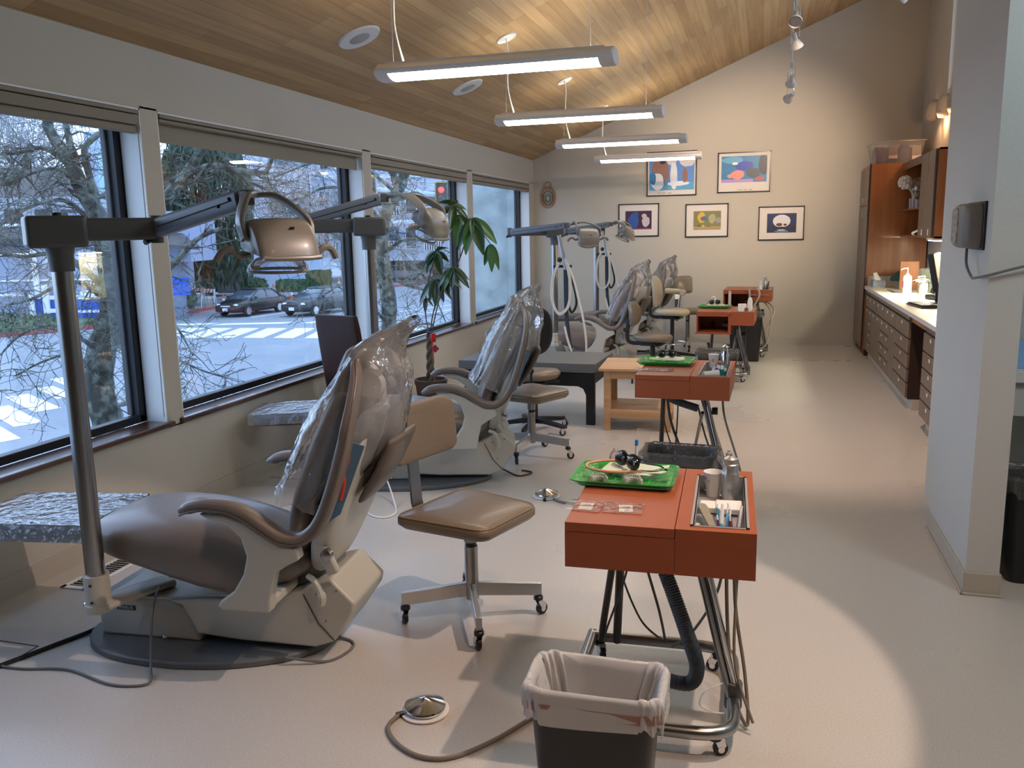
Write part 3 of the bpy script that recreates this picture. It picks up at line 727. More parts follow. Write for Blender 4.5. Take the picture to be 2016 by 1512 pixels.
# assistant stool with black shell behind the second chair
m_cream = M('cream_vinyl', (.50, .43, .31), .33, coat=.15, bump=(150, .04))
def five_star(r, n=5, rad=.30, a0=0, chrome=False):
    for k in range(n):
        a = a0 + k * 2 * pi / n; q = Matrix.Rotation(a, 3, 'Z')
        MB().prism([(.0, .07), (.0, .125), (.1, .115), (rad, .085), (rad + .015, .07), (rad, .055), (.1, .075)], -.020, .020, 'xz', (0, 0, 0), q).build('base_arm', m_black, r, bevel=.006)
        caster(r, cos(a) * rad, sin(a) * rad, a + k * 1.3, .026, .075)
def soft_stool(label, loc, rz, seatz, mat, shell=True, arm=False, ring=False, backz=.28, bw=.17, bh=.16, group='padded stools on black five arm bases', seatrot=0):
    r = empty('assistant_stool', label, 'stool', loc, rz, group)
    five_star(r, a0=.4)
    MB().cyl((0, 0, .10), (0, 0, seatz - .10), .026, 20).build('gas_lift', m_black if ring else m_black, r)
    MB().cyl((0, 0, seatz - .2), (0, 0, seatz - .07), .016, 16).build('piston', m_chrome, r)
    MB().box((0, 0, seatz - .075), (.24, .20, .05), None).build('tilt_mechanism', m_black, r, bevel=.012)
    MB().tube(cr([(.05, -.1, seatz - .08), (.08, -.17, seatz - .085), (.12, -.20, seatz - .10)], 4), .010, 8).build('adjust_lever', m_black, r)
    rings = []
    for w_2, z in ((.14, -.05), (.19, -.045), (.215, -.02), (.215, .005), (.19, .024), (.12, .032), (.03, .030)):
        rings.append([Vector((cos(t2) * w_2 * (1.0), sin(t2) * w_2 * (1 + .12 * cos(t2)), seatz + z - .012 * max(0, cos(t2)) ** 2 * (w_2 / .2))) for t2 in [2 * pi * k / 36 for k in range(36)]])
    MB().loft(rings).build('seat', mat, r, angle=60)
    MB().tube(cr([(-.08, 0, seatz - .08), (-.24, 0, seatz - .08), (-.29, 0, seatz - .02), (-.275, 0, seatz + backz - .06)], 6), 1, sec=[(a * .022, b_ * .010) for a, b_ in rrect(2, 2, .6, 3)], up=(0, 1, 0)).build('back_bar', m_black, r)
    def padrings(off, th, sc, z0):
        rs = []
        for t_, wd in ((0, .85), (.2, .97), (.6, 1), (.9, .93), (1, .6)):
            ring = []
            for k in range(36):
                t2 = 2 * pi * k / 36; y = bw * sc * wd * abs(cos(t2)) ** .75 * (1 if cos(t2) > 0 else -1); z = bh * sc * wd * abs(sin(t2)) ** .75 * (1 if sin(t2) > 0 else -1)
                ring.append(Vector((-.265 + off + t_ * th + .05 * (y / bw) ** 2 - .08 * z, y, seatz + z0 + z)))
            rs.append(ring)
        return rs
    MB().loft(padrings(0, .05, 1, backz)).build('backrest', mat, r, angle=60)
    if shell: MB().loft(padrings(-.022, .018, 1.0, backz)).build('back_shell', m_black, r, angle=60)
    MB().cyl((-.27, 0, seatz + .06), (-.33, 0, seatz + .06), .024, 8).build('back_knob', m_black, r)
    if ring:
        MB().tube([(.19 * cos(2 * pi * k / 30), .19 * sin(2 * pi * k / 30), .235) for k in range(30)], .010, 8, closed=True).build('foot_ring', m_chrome, r)
        for k in range(3): MB().cyl((.02 * cos(k * 2.1), .02 * sin(k * 2.1), .23), (.19 * cos(k * 2.1), .19 * sin(k * 2.1), .235), .006, 8).build('ring_spoke', m_chrome, r)
    if arm:
        MB().cyl((.04, .12, seatz + .02), (.06, .14, seatz + .19), .012, 12).build('arm_post', m_chrome, r)
        MB().tube(cr([(-.16, .20, seatz + .235), (.0, .23, seatz + .225), (.10, .12, seatz + .225), (.14, -.06, seatz + .23)], 6), [.028] + [.036] * 17 + [.026], 12).build('belly_support', mat, r)
    return r
soft_stool('assistant stool with black backrest shell and tan pad, partly hidden behind the second dental chair', (-1.80, 6.75, 0), radians(100), .50, m_tan, True, False, False, .38, .17, .2)
soft_stool('tan padded stool with rounded seat tucked against the third dental chair', (-1.14, 9.35, 0), radians(-8), .50, m_tan, False, False, False, .24, .17, .14)
soft_stool('cream drafting stool with chrome foot ring and curved body support', (-1.08, 10.85, 0), radians(-10), .64, m_cream, True, True, True, .24, .18, .2)
four_star_stool('brown operator stool in the back corner behind the cream drafting stool', (-.98, 11.95, 0), 0, .56, radians(10), radians(-60), group=None)

# ================================================================ TABLES
t = empty('platform_table', 'low grey topped table with black frame legs between the dental chairs', 'table', (-1.343, 7.05, 0), radians(-2))
MB().b2(-1.25, .0, 0, .72, .455, .535).build('tabletop', M('grey_laminate', (.125, .125, .12), .5), t, bevel=.004)
m_blk = M('satin_black', (.010, .010, .012), .4)
fr = MB(); fr.prism([(-1.2, .455), (-.01, .455), (-.01, 0), (-.085, 0), (-.085, .26), (-.11, .315), (-.155, .335), (-1.2, .335)], .01, .06, 'xz'); fr.build('front_frame', m_blk, t, bevel=.004)
fr = MB(); fr.b2(-.06, -.01, .64, .69, 0, .455); fr.build('leg', m_blk, t, bevel=.003)
MB().b2(-1.2, -.01, .64, .69, .36, .455).build('rear_rail', m_blk, t, bevel=.003)
MB().b2(-1.2, -1.13, .01, .06, 0, .335).build('leg', m_blk, t, bevel=.003)
MB().b2(-1.2, -1.13, .64, .69, 0, .36).build('leg', m_blk, t, bevel=.003)
MB().b2(-.06, -.01, .06, .64, .36, .455).build('side_rail', m_blk, t, bevel=.003)
m_birch = wood('birch', (.47, .27, .13), (.62, .39, .21), 0, 5, .45, .1)
t = empty('side_table', 'small birch side table with a lower shelf behind the second red cart', 'table', (-1.28, 6.86, 0), radians(3))
MB().b2(0, .62, 0, .62, .505, .53).build('tabletop', m_birch, t, bevel=.004)
MB().b2(.04, .60, .04, .58, .15, .17).build('shelf', m_birch, t, bevel=.002)
for x in (.04, .535):
    for y in (.03, .53): MB().b2(x, x + .055, y, y + .055, 0, .505).build('leg', m_birch, t, bevel=.003)
for y in (.035, .545): MB().b2(.09, .54, y, y + .03, .44, .50).build('apron', m_birch, t, bevel=.002)
MB().b2(.09, .54, .035, .06, .105, .165).build('shelf_rail', m_birch, t, bevel=.002)
MB().b2(.09, .54, .55, .575, .105, .165).build('shelf_rail', m_birch, t, bevel=.002)

# brown leather parsons chair
m_leath = M('brown_leather', (.036, .012, .007), .55, bump=(130, .1), spec=.25)
t = empty('parsons_chair', 'high backed dark brown leather chair beside the second window', 'chair', (-3.06, 5.84, 0), radians(72))
rings = []
for (x, z, hw, ht) in ((.03, .30, .215, .035), (.02, .5, .215, .035), (-.02, .75, .215, .033), (-.055, .97, .213, .03), (-.07, 1.06, .21, .022)):
    rings.append([Vector((x + ht * p[1], hw * p[0], z)) for p in rrect(2, 2, .3, 4)])
bo = MB().loft(rings).build('backrest', m_leath, t, bevel=.008)
MB().b2(.04, .50, -.215, .215, .355, .475).build('seat', m_leath, t, bevel=.025, seg=3)
for x in (.0, .44):
    for y in (-.21, .165): MB().b2(x, x + .045, y, y + .045, 0, .36).build('leg', wood('dark_leg', (.06, .025, .012), (.10, .045, .022), 2, 6) if 'dark_leg' not in MATS else MATS['dark_leg'], t, bevel=.003)
# ================================================================ RED CARTS
m_red = M('terracotta_laminate', (.35, .085, .030), .42, bump=(250, .03), coat=.05)
m_redin = M('terracotta_dark', (.16, .025, .012), .5)
m_hose = M('grey_hose', (.075, .08, .085), .5)
m_cable = M('taupe_cable', (.20, .17, .13), .45)
m_cabled = M('dark_cable', (.06, .045, .035), .45)
m_cgrey = M('grey_cable', (.15, .155, .16), .45)
m_groove = M('groove_dark', (.06, .012, .008), .6)
m_steeltray = M('tray_steel', (.42, .42, .43), .35, .35)
def corrugated(mb, pts, r, n=10, pitch=.0085):
    P = cr(pts, 14); L = [0]
    for i in range(1, len(P)): L.append(L[-1] + (P[i] - P[i - 1]).length)
    N = int(L[-1] / pitch * 2); out = []; rad = []
    j = 0
    for k in range(N + 1):
        s_ = L[-1] * k / N
        while j < len(L) - 2 and L[j + 1] < s_: j += 1
        f = (s_ - L[j]) / max(L[j + 1] - L[j], 1e-9)
        out.append(P[j].lerp(P[j + 1], min(f, 1))); rad.append(r * (1.0 if k % 2 else .88))
    return mb.tube(out, rad, n)
def cart(label, loc, rz, top=.77, cubby=False, wires=True, W=.57, D=.67, H=.145):
    r = empty('instrument_cart', label, 'cart', loc, rz, 'terracotta instrument carts')
    hw, hd = W / 2, D / 2; z0, z1 = top - H, top
    tx0, tx1, ty0, ty1 = hw - .185, hw - .028, -hd + .04, hd - .09       # steel well
    sx = tx0 - .05                                                        # lid split
    lh = .03
    b = MB()
    if not cubby:
        b.b2(-hw, sx - .001, -hd, hd, z0, z1 - lh - .0015)
    else:
        zc = z0 - .09
        b.b2(-hw, sx, -hd, hd, zc, zc + .015); b.b2(-hw, sx, -hd, hd, z1 - lh - .02, z1 - lh - .001)
        b.b2(-hw, -hw + .014, -hd, hd, zc, z1 - lh - .002); b.b2(sx - .03, sx, -hd, hd, zc, z1 - lh - .002); b.b2(-hw, sx, hd - .2, hd, zc, z1 - lh - .002)
        b.b2(-hw - .008, sx + .004, -hd - .012, -hd + .06, zc - .006, zc + .012)
    # right hand block with the well cut out
    b.b2(sx, hw, -hd, hd, z0, z1 - .06)
    b.b2(sx, tx0, -hd, hd, z1 - .061, z1); b.b2(tx1, hw, -hd, hd, z1 - .061, z1); b.b2(tx0, tx1, -hd, ty0, z1 - .061, z1); b.b2(tx0, tx1, ty1, hd, z1 - .061, z1)
    b.build('body', m_red, r, smooth=False)
    MB().b2(-hw, sx - .0025, -hd - .001, hd, z1 - lh, z1).build('lid', m_red, r, bevel=.0015)
    w2 = MB(); w2.b2(tx0, tx1, ty0, ty1, z1 - .060, z1 - .057)
    w2.b2(tx0, tx0 + .003, ty0, ty1, z1 - .06, z1 + .003); w2.b2(tx1 - .003, tx1, ty0, ty1, z1 - .06, z1 + .003); w2.b2(tx0, tx1, ty0, ty0 + .003, z1 - .06, z1 + .003); w2.b2(tx0, tx1, ty1 - .003, ty1, z1 - .06, z1 + .003)
    e = .008
    w2.b2(tx0 - e, tx0 + .003, ty0 - e, ty1 + e, z1, z1 + .003); w2.b2(tx1 - .003, tx1 + e, ty0 - e, ty1 + e, z1, z1 + .003); w2.b2(tx0 - e, tx1 + e, ty0 - e, ty0 + .003, z1, z1 + .003); w2.b2(tx0 - e, tx1 + e, ty1 - .003, ty1 + e, z1, z1 + .003)
    w2.build('steel_well', m_steeltray, r, smooth=False)
    MB().b2(sx - .1, hw - .05, -.20, .26, z0 - .02, z0 + .001).build('mounting_plate', m_hose, r)
    # tubular base
    ring = [(-.30, -.285), (.0, -.29), (.15, -.285), (.215, -.25), (.235, -.19), (.235, .0), (.235, .20), (.205, .265), (.14, .295), (0, .30), (-.30, .295)]
    MB().tube(cr([(x, y, .085) for x, y in ring], 5), .0215, 14).build('base_tube', m_steel, r)
    MB().tube([(-.30, -.305, .085), (-.30, .315, .085)], .0215, 12).build('cross_tube', m_steel, r)
    for x, y in ((-.27, -.28), (-.27, .29), (.18, -.262), (.18, .275)):
        caster(r, x, y, x * 9 + y * 5, .024, .068)
    # slanted double channel post with clamp
    sec = [(a * .013, c_ * .026) for a, c_ in rrect(2, 2, .7, 3)]
    post = MB(); top_p = Vector((.105, -.02, z0 - .015)); bot = Vector((.235, -.05, .095))
    post.tube([top_p + Vector((-.011, 0, 0)), bot + Vector((-.011, 0, 0))], 1, sec=sec, up=(0, 1, 0)); post.build('post', m_steel, r)
    post = MB(); post.tube([top_p + Vector((.013, .004, 0)), bot + Vector((.013, .004, 0))], 1, sec=sec, up=(0, 1, 0)); post.build('post', m_chrome, r)
    MB().tube([bot + Vector((0, 0, -.045)), bot + Vector((0, 0, .05))], .030, 12).build('post_clamp', m_hose, r, bevel=.004)
    if cubby or not wires or rz != radians(2):
        MB().tube([top_p + Vector((0, .06, -.04)), (.235, .22, .095)], .013, 10).build('rear_strut', m_steel, r)
        MB().tube([top_p + Vector((0, -.03, -.12)), (.02, .24, .095)], .011, 10).build('rear_strut', m_steel, r)
        kn = Vector(top_p).lerp(bot, .22)
        MB().cyl(kn + Vector((.03, 0, 0)), kn + Vector((.065, 0, 0)), .024, 12).build('lock_knob', m_black, r)
    MB().tube([(-.20, .27, .085), (-.155, .05, z0)], .016, 10).build('front_strut', m_cabled, r)
    return r
def T3(loc, rz, p): return Vector((loc[0] + p[0] * cos(rz) - p[1] * sin(rz), loc[1] + p[0] * sin(rz) + p[1] * cos(rz), p[2]))
C1 = ((-.289, 2.79, 0), radians(2)); C2 = ((-.449, 5.52, 0), radians(-1)); C3 = ((-.365, 9.70, 0), radians(-2)); C4 = ((-.17, 11.62, 0), radians(-2))
k1 = cart('terracotta red cart nearest to the camera behind the white lined bin', *C1)
k2 = cart('terracotta red cart second from the camera in front of the birch table', *C2)
k3 = cart('terracotta red cart third from the camera with an open cubby under its left half', *C3, cubby=True, W=.60)
k4 = cart('farthest terracotta red cart near the end wall with hoses on its right side', C4[0], C4[1], top=.87, cubby=True, wires=False, W=.60)
# hoses and cables of the carts
def wire(name, label, pts, r, mat, loc=None, cat='cable', seg=8, group=None, parent=None):
    P = cr([tuple(p) for p in pts], seg)
    if parent: return MB().tube(P, r, 8).build(name, mat, parent)
    o = MB().tube(P, r, 8).build(name, mat); tag(o, label, cat, group); return o
corrugated(MB(), [(-.03, -.05, .60), (.03, -.10, .47), (.085, -.13, .33), (.115, -.10, .21), (.09, -.06, .125), (.0, -.04, .12), (-.08, -.02, .14)], .026, 14).build('suction_hose', m_hose, k1)
MB().cyl((-.055, -.03, .66), (-.025, -.055, .585), .017, 12).build('hose_coupling', m_cable, k1)
MB().tube(cr([(-.165, .0, .63), (-.20, .08, .42), (-.235, .16, .22), (-.25, .2, .12)], 6), .013, 8).build('dark_hose', m_cabled, k1)
wire('loop_cable', '', [(-.15, .0, .63), (-.17, .05, .5), (-.10, .14, .25), (-.02, .2, .14)], .004, m_cabled, parent=k1)
wire('loop_cable', '', [(-.09, .0, .63), (-.07, .04, .5), (-.03, .12, .3), (-.01, .2, .14)], .005, m_cabled, parent=k1)
wire('loop_cable', '', [(-.10, .0, .63), (-.15, .06, .42), (-.22, .14, .2), (-.24, .2, .12)], .004, m_cabled, parent=k1)
wire('loop_cable', '', [(.19, .04, .63), (.18, .02, .45), (.10, .05, .27), (.02, .1, .17)], .005, m_cable, parent=k1)
wire('loop_cable', '', [(.20, -.04, .63), (.21, -.04, .35), (.235, -.06, .12), (.27, -.1, .03), (.285, -.09, .035), (.27, -.04, .18), (.235, -.02, .4), (.225, -.02, .63)], .006, m_cable, parent=k1)
wire('loop_cable', '', [(.245, .03, .63), (.235, -.02, .4), (.24, -.06, .2), (.30, -.12, .04)], .005, m_cable, parent=k1)
wire('zip_tie', '', [(.20, -.10, .16), (.14, -.12, .13), (.13, -.12, .08), (.19, -.10, .05), (.25, -.09, .06)], .002, m_whitepl, parent=k1)
corrugated(MB(), [(-.17, .0, .61), (-.12, -.04, .585), (-.05, -.08, .56), (.08, -.10, .525)], .026, 12).build('suction_hose', m_hose, k2)
for a in ([(-.16, .0, .62), (-.15, .05, .4), (-.10, .1, .2)], [(-.14, .05, .62), (-.11, .1, .38), (-.03, .16, .14)], [(-.06, .05, .62), (-.07, .1, .4), (-.09, .16, .14)]):
    wire('loop_cable', '', a, .009 if a[0][0] == -.14 else .005, m_hose if a[0][0] == -.14 else m_cabled, parent=k2)
wire('loop_cable', '', [(.22, .05, .62), (.24, .02, .45), (.32, -.05, .22), (.38, -.18, .06), (.40, -.3, .012)], .007, m_cable, parent=k2)
wire('loop_cable', '', [(.07, .05, .5), (.12, .0, .33), (.18, -.04, .2), (.26, -.1, .1)], .006, m_cabled, parent=k2)
for a in ([(.2, -.1, .6), (.21, -.15, .35), (.16, -.2, .12)], [(.1, -.1, .6), (.12, -.15, .3), (.2, -.2, .1)]): wire('loop_cable', '', a, .005, m_cabled, parent=k3)
for a in ([(.02, -.34, .88), (.03, -.38, .80), (.0, -.34, .65)], [(.12, -.34, .90), (.15, -.40, .80), (.05, -.36, .60), (-.02, -.3, .45)], [(.2, -.2, .72), (.30, -.25, .55), (.26, -.3, .2), (.15, -.3, .1)], [(.22, -.1, .72), (.33, -.2, .6), (.24, -.28, .35)]):
    wire('instrument_hose', '', a, .012, M('beige_hose', (.45, .38, .29), .5), parent=k4)
MB().b2(.02, .28, -.352, -.338, .79, .812).build('towel_rail', m_chrome, k4, bevel=.003)
MB().b2(-.235, -.20, -.345, -.335, .62, .86).build('white_strip', M('strip', (.6, .55, .5), .5), k4)

# ---------------------------------------------------------------- waste bins
m_bin = M('bin_black', (.010, .010, .011), .38)
m_liner = film('milky_liner', (.86, .85, .86), .07, .58, .22, bump=(26, 1.0))
m_linerc = film('clear_liner', (.85, .87, .92), .14, .07, .15, bump=(26, 1.0))
m_pink = M('pink_drawstring', (.62, .20, .15), .45)
def bin_(label, loc, rz, W, D, H, liner, band=False, seed=1, drop=.085):
    r = empty('waste_bin', label, 'waste bin', loc, rz, 'black waste bins with plastic liners')
    def ring(s_, z, off=0): return [Vector((p[0], p[1], z)) for p in rrect(W * s_ + off, D * s_ + off, .05 * s_, 5)]
    b = MB(); b.loft([ring(.80, 0), ring(.82, .01), ring(.97, H - .012), ring(1.02, H - .010), ring(1.02, H), ring(.985, H), ring(.96, H - .015), ring(.80, .02)], cap=False)
    b.add(ring(.80, .02), [tuple(range(24))]); b.add(ring(.80, 0), [tuple(range(24))])
    b.build('bin_body', m_bin, r)
    # liner : inside, over the rim, hanging outside
    N = 120; base = rrect(1, 1, .16, 8)
    per = []
    for k in range(N):
        f = k / N * len(base); i = int(f); q = f - i; a = base[i % len(base)]; c_ = base[(i + 1) % len(base)]
        per.append((a[0] * (1 - q) + c_[0] * q, a[1] * (1 - q) + c_[1] * q))
    rows = []
    def row(s_, z, amp, zamp, ph):
        rr = []
        for k, p in enumerate(per):
            a = 2 * pi * k / N
            n_ = mnoise.noise(Vector((cos(a) * 5 + seed, sin(a) * 5, ph))) + .5 * mnoise.noise(Vector((cos(a) * 14 + seed, sin(a) * 14, ph * 1.3)))
            d = Vector((p[0], p[1], 0)).normalized()
            rr.append(Vector((p[0] * W * s_, p[1] * D * s_, z + zamp * mnoise.noise(Vector((cos(a) * 2.2 + seed, sin(a) * 2.2, 5))))) + d * (amp * n_))
        return rr
    rows = [row(.52, .06, .02, .02, 0), row(.62, .35 * H, .035, .02, .3), row(.74, .62 * H, .030, .02, .6), row(.83, .82 * H, .020, .01, .9), row(.90, H - .02, .010, .004, 1.2), row(.955, H + .010, .008, .010, 1.6), row(1.03, H + .014, .008, .006, 2.0), row(1.07, H - .006, .007, .002, 2.3), row(1.065, H - .3 * drop, .009, .003, 2.7), row(1.055, H - .6 * drop, .014, .012, 3.1), row(1.045, H - drop, .016, .040, 3.6)]
    MB().loft(rows, cap=False).build('liner', liner, r, angle=180)
    if band:
        bd = []
        for z in (.030, .058): bd.append(row(1.060, H - z, .006, .006, 2.9))
        MB().loft(bd, cap=False).build('drawstring_band', film('pink_band', (.95, .70, .66), .05, .0, .3) if 'pink_band' not in MATS else MATS['pink_band'], r)
        MB().tube(cr([(-W * .54, -.02, H - .05), (-W * .56, .0, H - .085), (-W * .545, .015, H - .06)], 4), .005, 6).build('drawstring', m_pink, r)
    return r
bin_('black bin with milky white liner in front of the nearest red cart', (-.415, 2.19, 0), radians(1), .37, .215, .405, m_liner, True, 3)
bin_('black bin with clear liner between the first two red carts', (-.43, 4.86, 0), radians(-2), .42, .27, .385, m_linerc, False, 5, .05)
bin_('black bin with grey liner at the foot of the third red cart', (-.43, 9.08, 0), radians(0), .42, .27, .385, m_linerc, False, 8, .05)
bin_('tall black bin with grey liner under the farthest red cart', (-.19, 11.06, 0), radians(0), .42, .28, .60, m_linerc, False, 11, .05)
MB().tube([(-.165, 11.02, .005), (-.16, 11.02, .006)], .001).v
bin_('black bin with clear liner beside the divider wall', (1.30, 4.35, 0), radians(0), .40, .30, .50, m_linerc, False, 14, .07)

# ---------------------------------------------------------------- foot controls
def pedal(label, loc, rz=0):
    r = empty('foot_control', label, 'foot pedal', loc, rz, 'chrome disc foot controls')
    MB().lathe([(0, 0), (.078, 0), (.085, .004), (.085, .009), (.07, .011), (0, .011)], (0, 0, 0), 40).build('base_ring', m_whitepl, r)
    MB().lathe([(.070, .014), (.074, .022), (.072, .028), (.045, .040), (.016, .052), (0.002, .055)], (0, 0, 0), 48).build('disc', m_chrome, r)
    MB().cyl((-.062, -.045, .010), (-.082, -.062, .010), .010, 10).build('strain_relief', m_black, r)
    return r
pedal('chrome disc foot control on the floor nearest to the camera', (-1.09, 2.535, 0))
pedal('chrome disc foot control on the floor behind the nearest tan stool', (-1.27, 5.02, 0), radians(60))
wire('floor_cable', 'taupe cable looping from the nearest chrome foot control to the bin', [(-1.165, 2.475, .010), (-1.17, 2.40, .009), (-1.10, 2.32, .009), (-1.0, 2.275, .009), (-.90, 2.30, .009), (-.80, 2.42, .009), (-.70, 2.60, .009), (-.60, 2.75, .009)], .0075, m_cable)
wire('floor_cable', 'grey cable leaving the farther chrome foot control to the right', [(-1.21, 4.96, .010), (-1.16, 4.92, .009), (-1.08, 4.90, .009), (-.9, 4.95, .009), (-.7, 5.1, .009)], .0075, m_cgrey)
wire('floor_cable', 'dark cable running along the floor from the window to the nearest chair base', [(-2.62, 2.80, .10), (-2.68, 2.78, .02), (-2.76, 2.60, .009), (-2.83, 2.42, .009), (-2.9, 2.25, .009), (-3.0, 2.0, .009)], .009, m_black)
wire('floor_cable', 'thin grey cord draped over the nearest light bracket down to the floor', [(-2.45, 3.0, .20), (-2.36, 2.78, .235), (-2.27, 2.62, .21), (-2.255, 2.575, .10), (-2.22, 2.52, .02), (-2.17, 2.44, .007), (-2.30, 2.40, .007), (-2.55, 2.45, .007), (-2.75, 2.41, .007), (-2.95, 2.42, .007), (-3.1, 2.5, .007)], .005, m_cgrey)
wire('floor_cable', 'grey cord curling on the floor behind the base of the nearest chair', [(-1.72, 2.95, .02), (-1.58, 2.94, .006), (-1.55, 2.86, .006), (-1.60, 2.76, .006), (-1.74, 2.70, .035)], .0055, m_cgrey)
wire('floor_cable', 'thin white cord looping on the floor by the second chair base', [(-2.32, 4.95, .22), (-2.28, 4.80, .18), (-2.20, 4.72, .06), (-2.12, 4.60, .007), (-2.07, 4.48, .006), (-2.10, 4.40, .006), (-2.2, 4.42, .006), (-2.32, 4.56, .006), (-2.42, 4.75, .006)], .005, m_whitepl)
wire('floor_cable', 'dark cord curling out behind the second chair base', [(-1.70, 5.50, .02), (-1.58, 5.42, .006), (-1.52, 5.45, .006), (-1.50, 5.52, .006), (-1.58, 5.55, .006)], .006, m_cabled)
# floor hatch seams
m_seam = M('seam', (.05, .05, .05), .6)
struct(MB().b2(-3.1, -2.83, 2.585, 2.591, 0, .0012).build('trim_21', m_seam)); struct(MB().b2(-2.836, -2.83, 2.3, 2.59, 0, .0012).build('trim_22', m_seam))
struct(MB().b2(-3.26, -2.75, 5.02, 5.026, 0, .0012).build('trim_23', m_seam))

# ---------------------------------------------------------------- things on the carts
m_green = M('green_tray', (.022, .42, .055), .3, coat=.3)
m_stone = M('dental_stone', (.42, .41, .38), .6, bump=(120, .4))
m_paper = M('card_white', (.78, .78, .72), .6)
m_mint = M('mint_paper', (.62, .72, .55), .6)
m_wrap = film('cling_wrap', (.97, .99, .97), .10, .03, .08, bump=(24, 1.0))
m_zip = film('zip_pouch', (.96, .93, .93), .10, .14, .12, bump=(30, 1.0))
def tray(label, loc, rz, nz):
    r = empty('instrument_tray', label, 'tray', loc, rz, 'green instrument trays')
    W, D = .275, .36
    def ring(s_, z, rr=.03): return [Vector((p[0], p[1], z)) for p in rrect(D * s_, W * s_ - (1 - s_) * .08, rr, 5)]
    t_ = MB().loft([ring(.86, .001), ring(.88, .0), ring(.985, .022), ring(1.0, .024), ring(1.0, .021), ring(.97, .0195), ring(.90, .004), ring(.6, .004)], cap=False)
    t_.add(ring(.6, .004), [tuple(range(24))]); t_.add(ring(.86, .001), [tuple(range(24))])
    for x in (-.03, .09): t_.b2(x - .002, x + .002, -.115, -.03, .003, .012)
    t_.b2(-.15, .15, -.03, -.026, .003, .012)
    t_.build('tray_dish', m_green, r, angle=30)
    wr = []
    for i in range(21):
        y = -.142 + .284 * i / 20; rw_ = []
        for k in range(29):
            x = -.186 + .372 * k / 28; ed = max(abs(x) / .18, abs(y) / .14)
            z = .010 + .012 * min(ed, 1) ** 3 + .008 * mnoise.noise(Vector((x * 22, y * 22, nz))) if ed < 1 else .012
            rw_.append((x, y, max(z, .0045)))
        wr.append(rw_)
    MB().loft(wr, cap=False, closed=False).build('tray_wrap', m_wrap, r, angle=180)
    return r
def cast(label, loc, rz, sc=1):
    o = MB(); arch = []
    for k in range(23):
        a = pi * (k / 22); arch.append((.026 * cos(a), .030 * sin(a) ** .8 - .008))
    for z0, z1 in ((.0, .016),):
        o.tube([Vector((x, y, .010)) for x, y in arch], 1, sec=[(a * .009, b_ * .010) for a, b_ in rrect(2, 2, .5, 2)], up=(0, 0, 1))
    for x, y in arch[::2]: o.ball((x, y, .022), (.0042, .0042, .006), 6, 5)
    o.b2(-.032, -.02, -.012, .0, 0, .016); o.b2(.02, .032, -.012, .0, 0, .016)
    ob = o.build('dental_cast', m_stone); ob.location = loc; ob.rotation_euler = (0, 0, rz); ob.scale = (sc,) * 3
    tag(ob, label, 'dental cast', 'grey stone dental casts'); return ob
def goggles(label, loc, rz, s_=1.0, up=0):
    r = empty('dark_goggles', label, 'glasses', loc, rz, 'black protective glasses'); r.scale = (s_,) * 3; r.rotation_euler = (up, 0, rz)
    m_g = M('dark_lens', (.010, .009, .008), .08, coat=.6)
    for sx in (-1, 1):
        rings = []
        for z, sc in ((0, 1), (.008, .96), (.016, .8), (.019, .5)):
            rings.append([Vector((sx * .034 + .030 * sc * cos(t_), -z, .026 + .024 * sc * sin(t_))) for t_ in [2 * pi * k / 20 for k in range(20)]])
        MB().loft(rings).build('lens', m_g, r)
        MB().tube(cr([(sx * .062, 0, .036), (sx * .068, .03, .034), (sx * .064, .08, .03), (sx * .06, .115, .016)], 5), .0028, 6).build('temple_arm', m_black, r)
    MB().tube(cr([(-.064, .002, .042), (-.03, -.004, .052), (0, -.006, .044), (.03, -.004, .052), (.064, .002, .042)], 5), .004, 6).build('brow_bar', m_black, r)
    return r
def pouch(label, loc, rz, nz):
    r = empty('zip_pouch', label, 'zip bag', loc, rz, 'small zip pouches with printed cards'); r.scale = (1.3, 1.2, 1)
    for s_, zz in ((1, .0035), (-1, .0008)):
        rows = []
        for i in range(9):
            rows.append([(-.048 + .096 * k / 8, -.045 + .09 * i / 8, zz + (.003 * abs(mnoise.noise(Vector((k * .7, i * .7, nz)))) if s_ > 0 and 0 < i < 8 and 0 < k < 8 else -.0005)) for k in range(9)])
        if s_ > 0: MB().loft(rows, cap=False, closed=False).build('pouch_film', m_zip, r, angle=180)
    c_ = MB().box((.006, -.004, .0022), (.034, .055, .0010), .12).build('card', m_paper, r)
    for k, y in enumerate((.014, .004, -.016)): MB().box((.006 + .002 * k, -.004 + y, .0029), (.020 - k * .004, .0026, .0003), .12).build('print_line', m_black, c_)
    return r
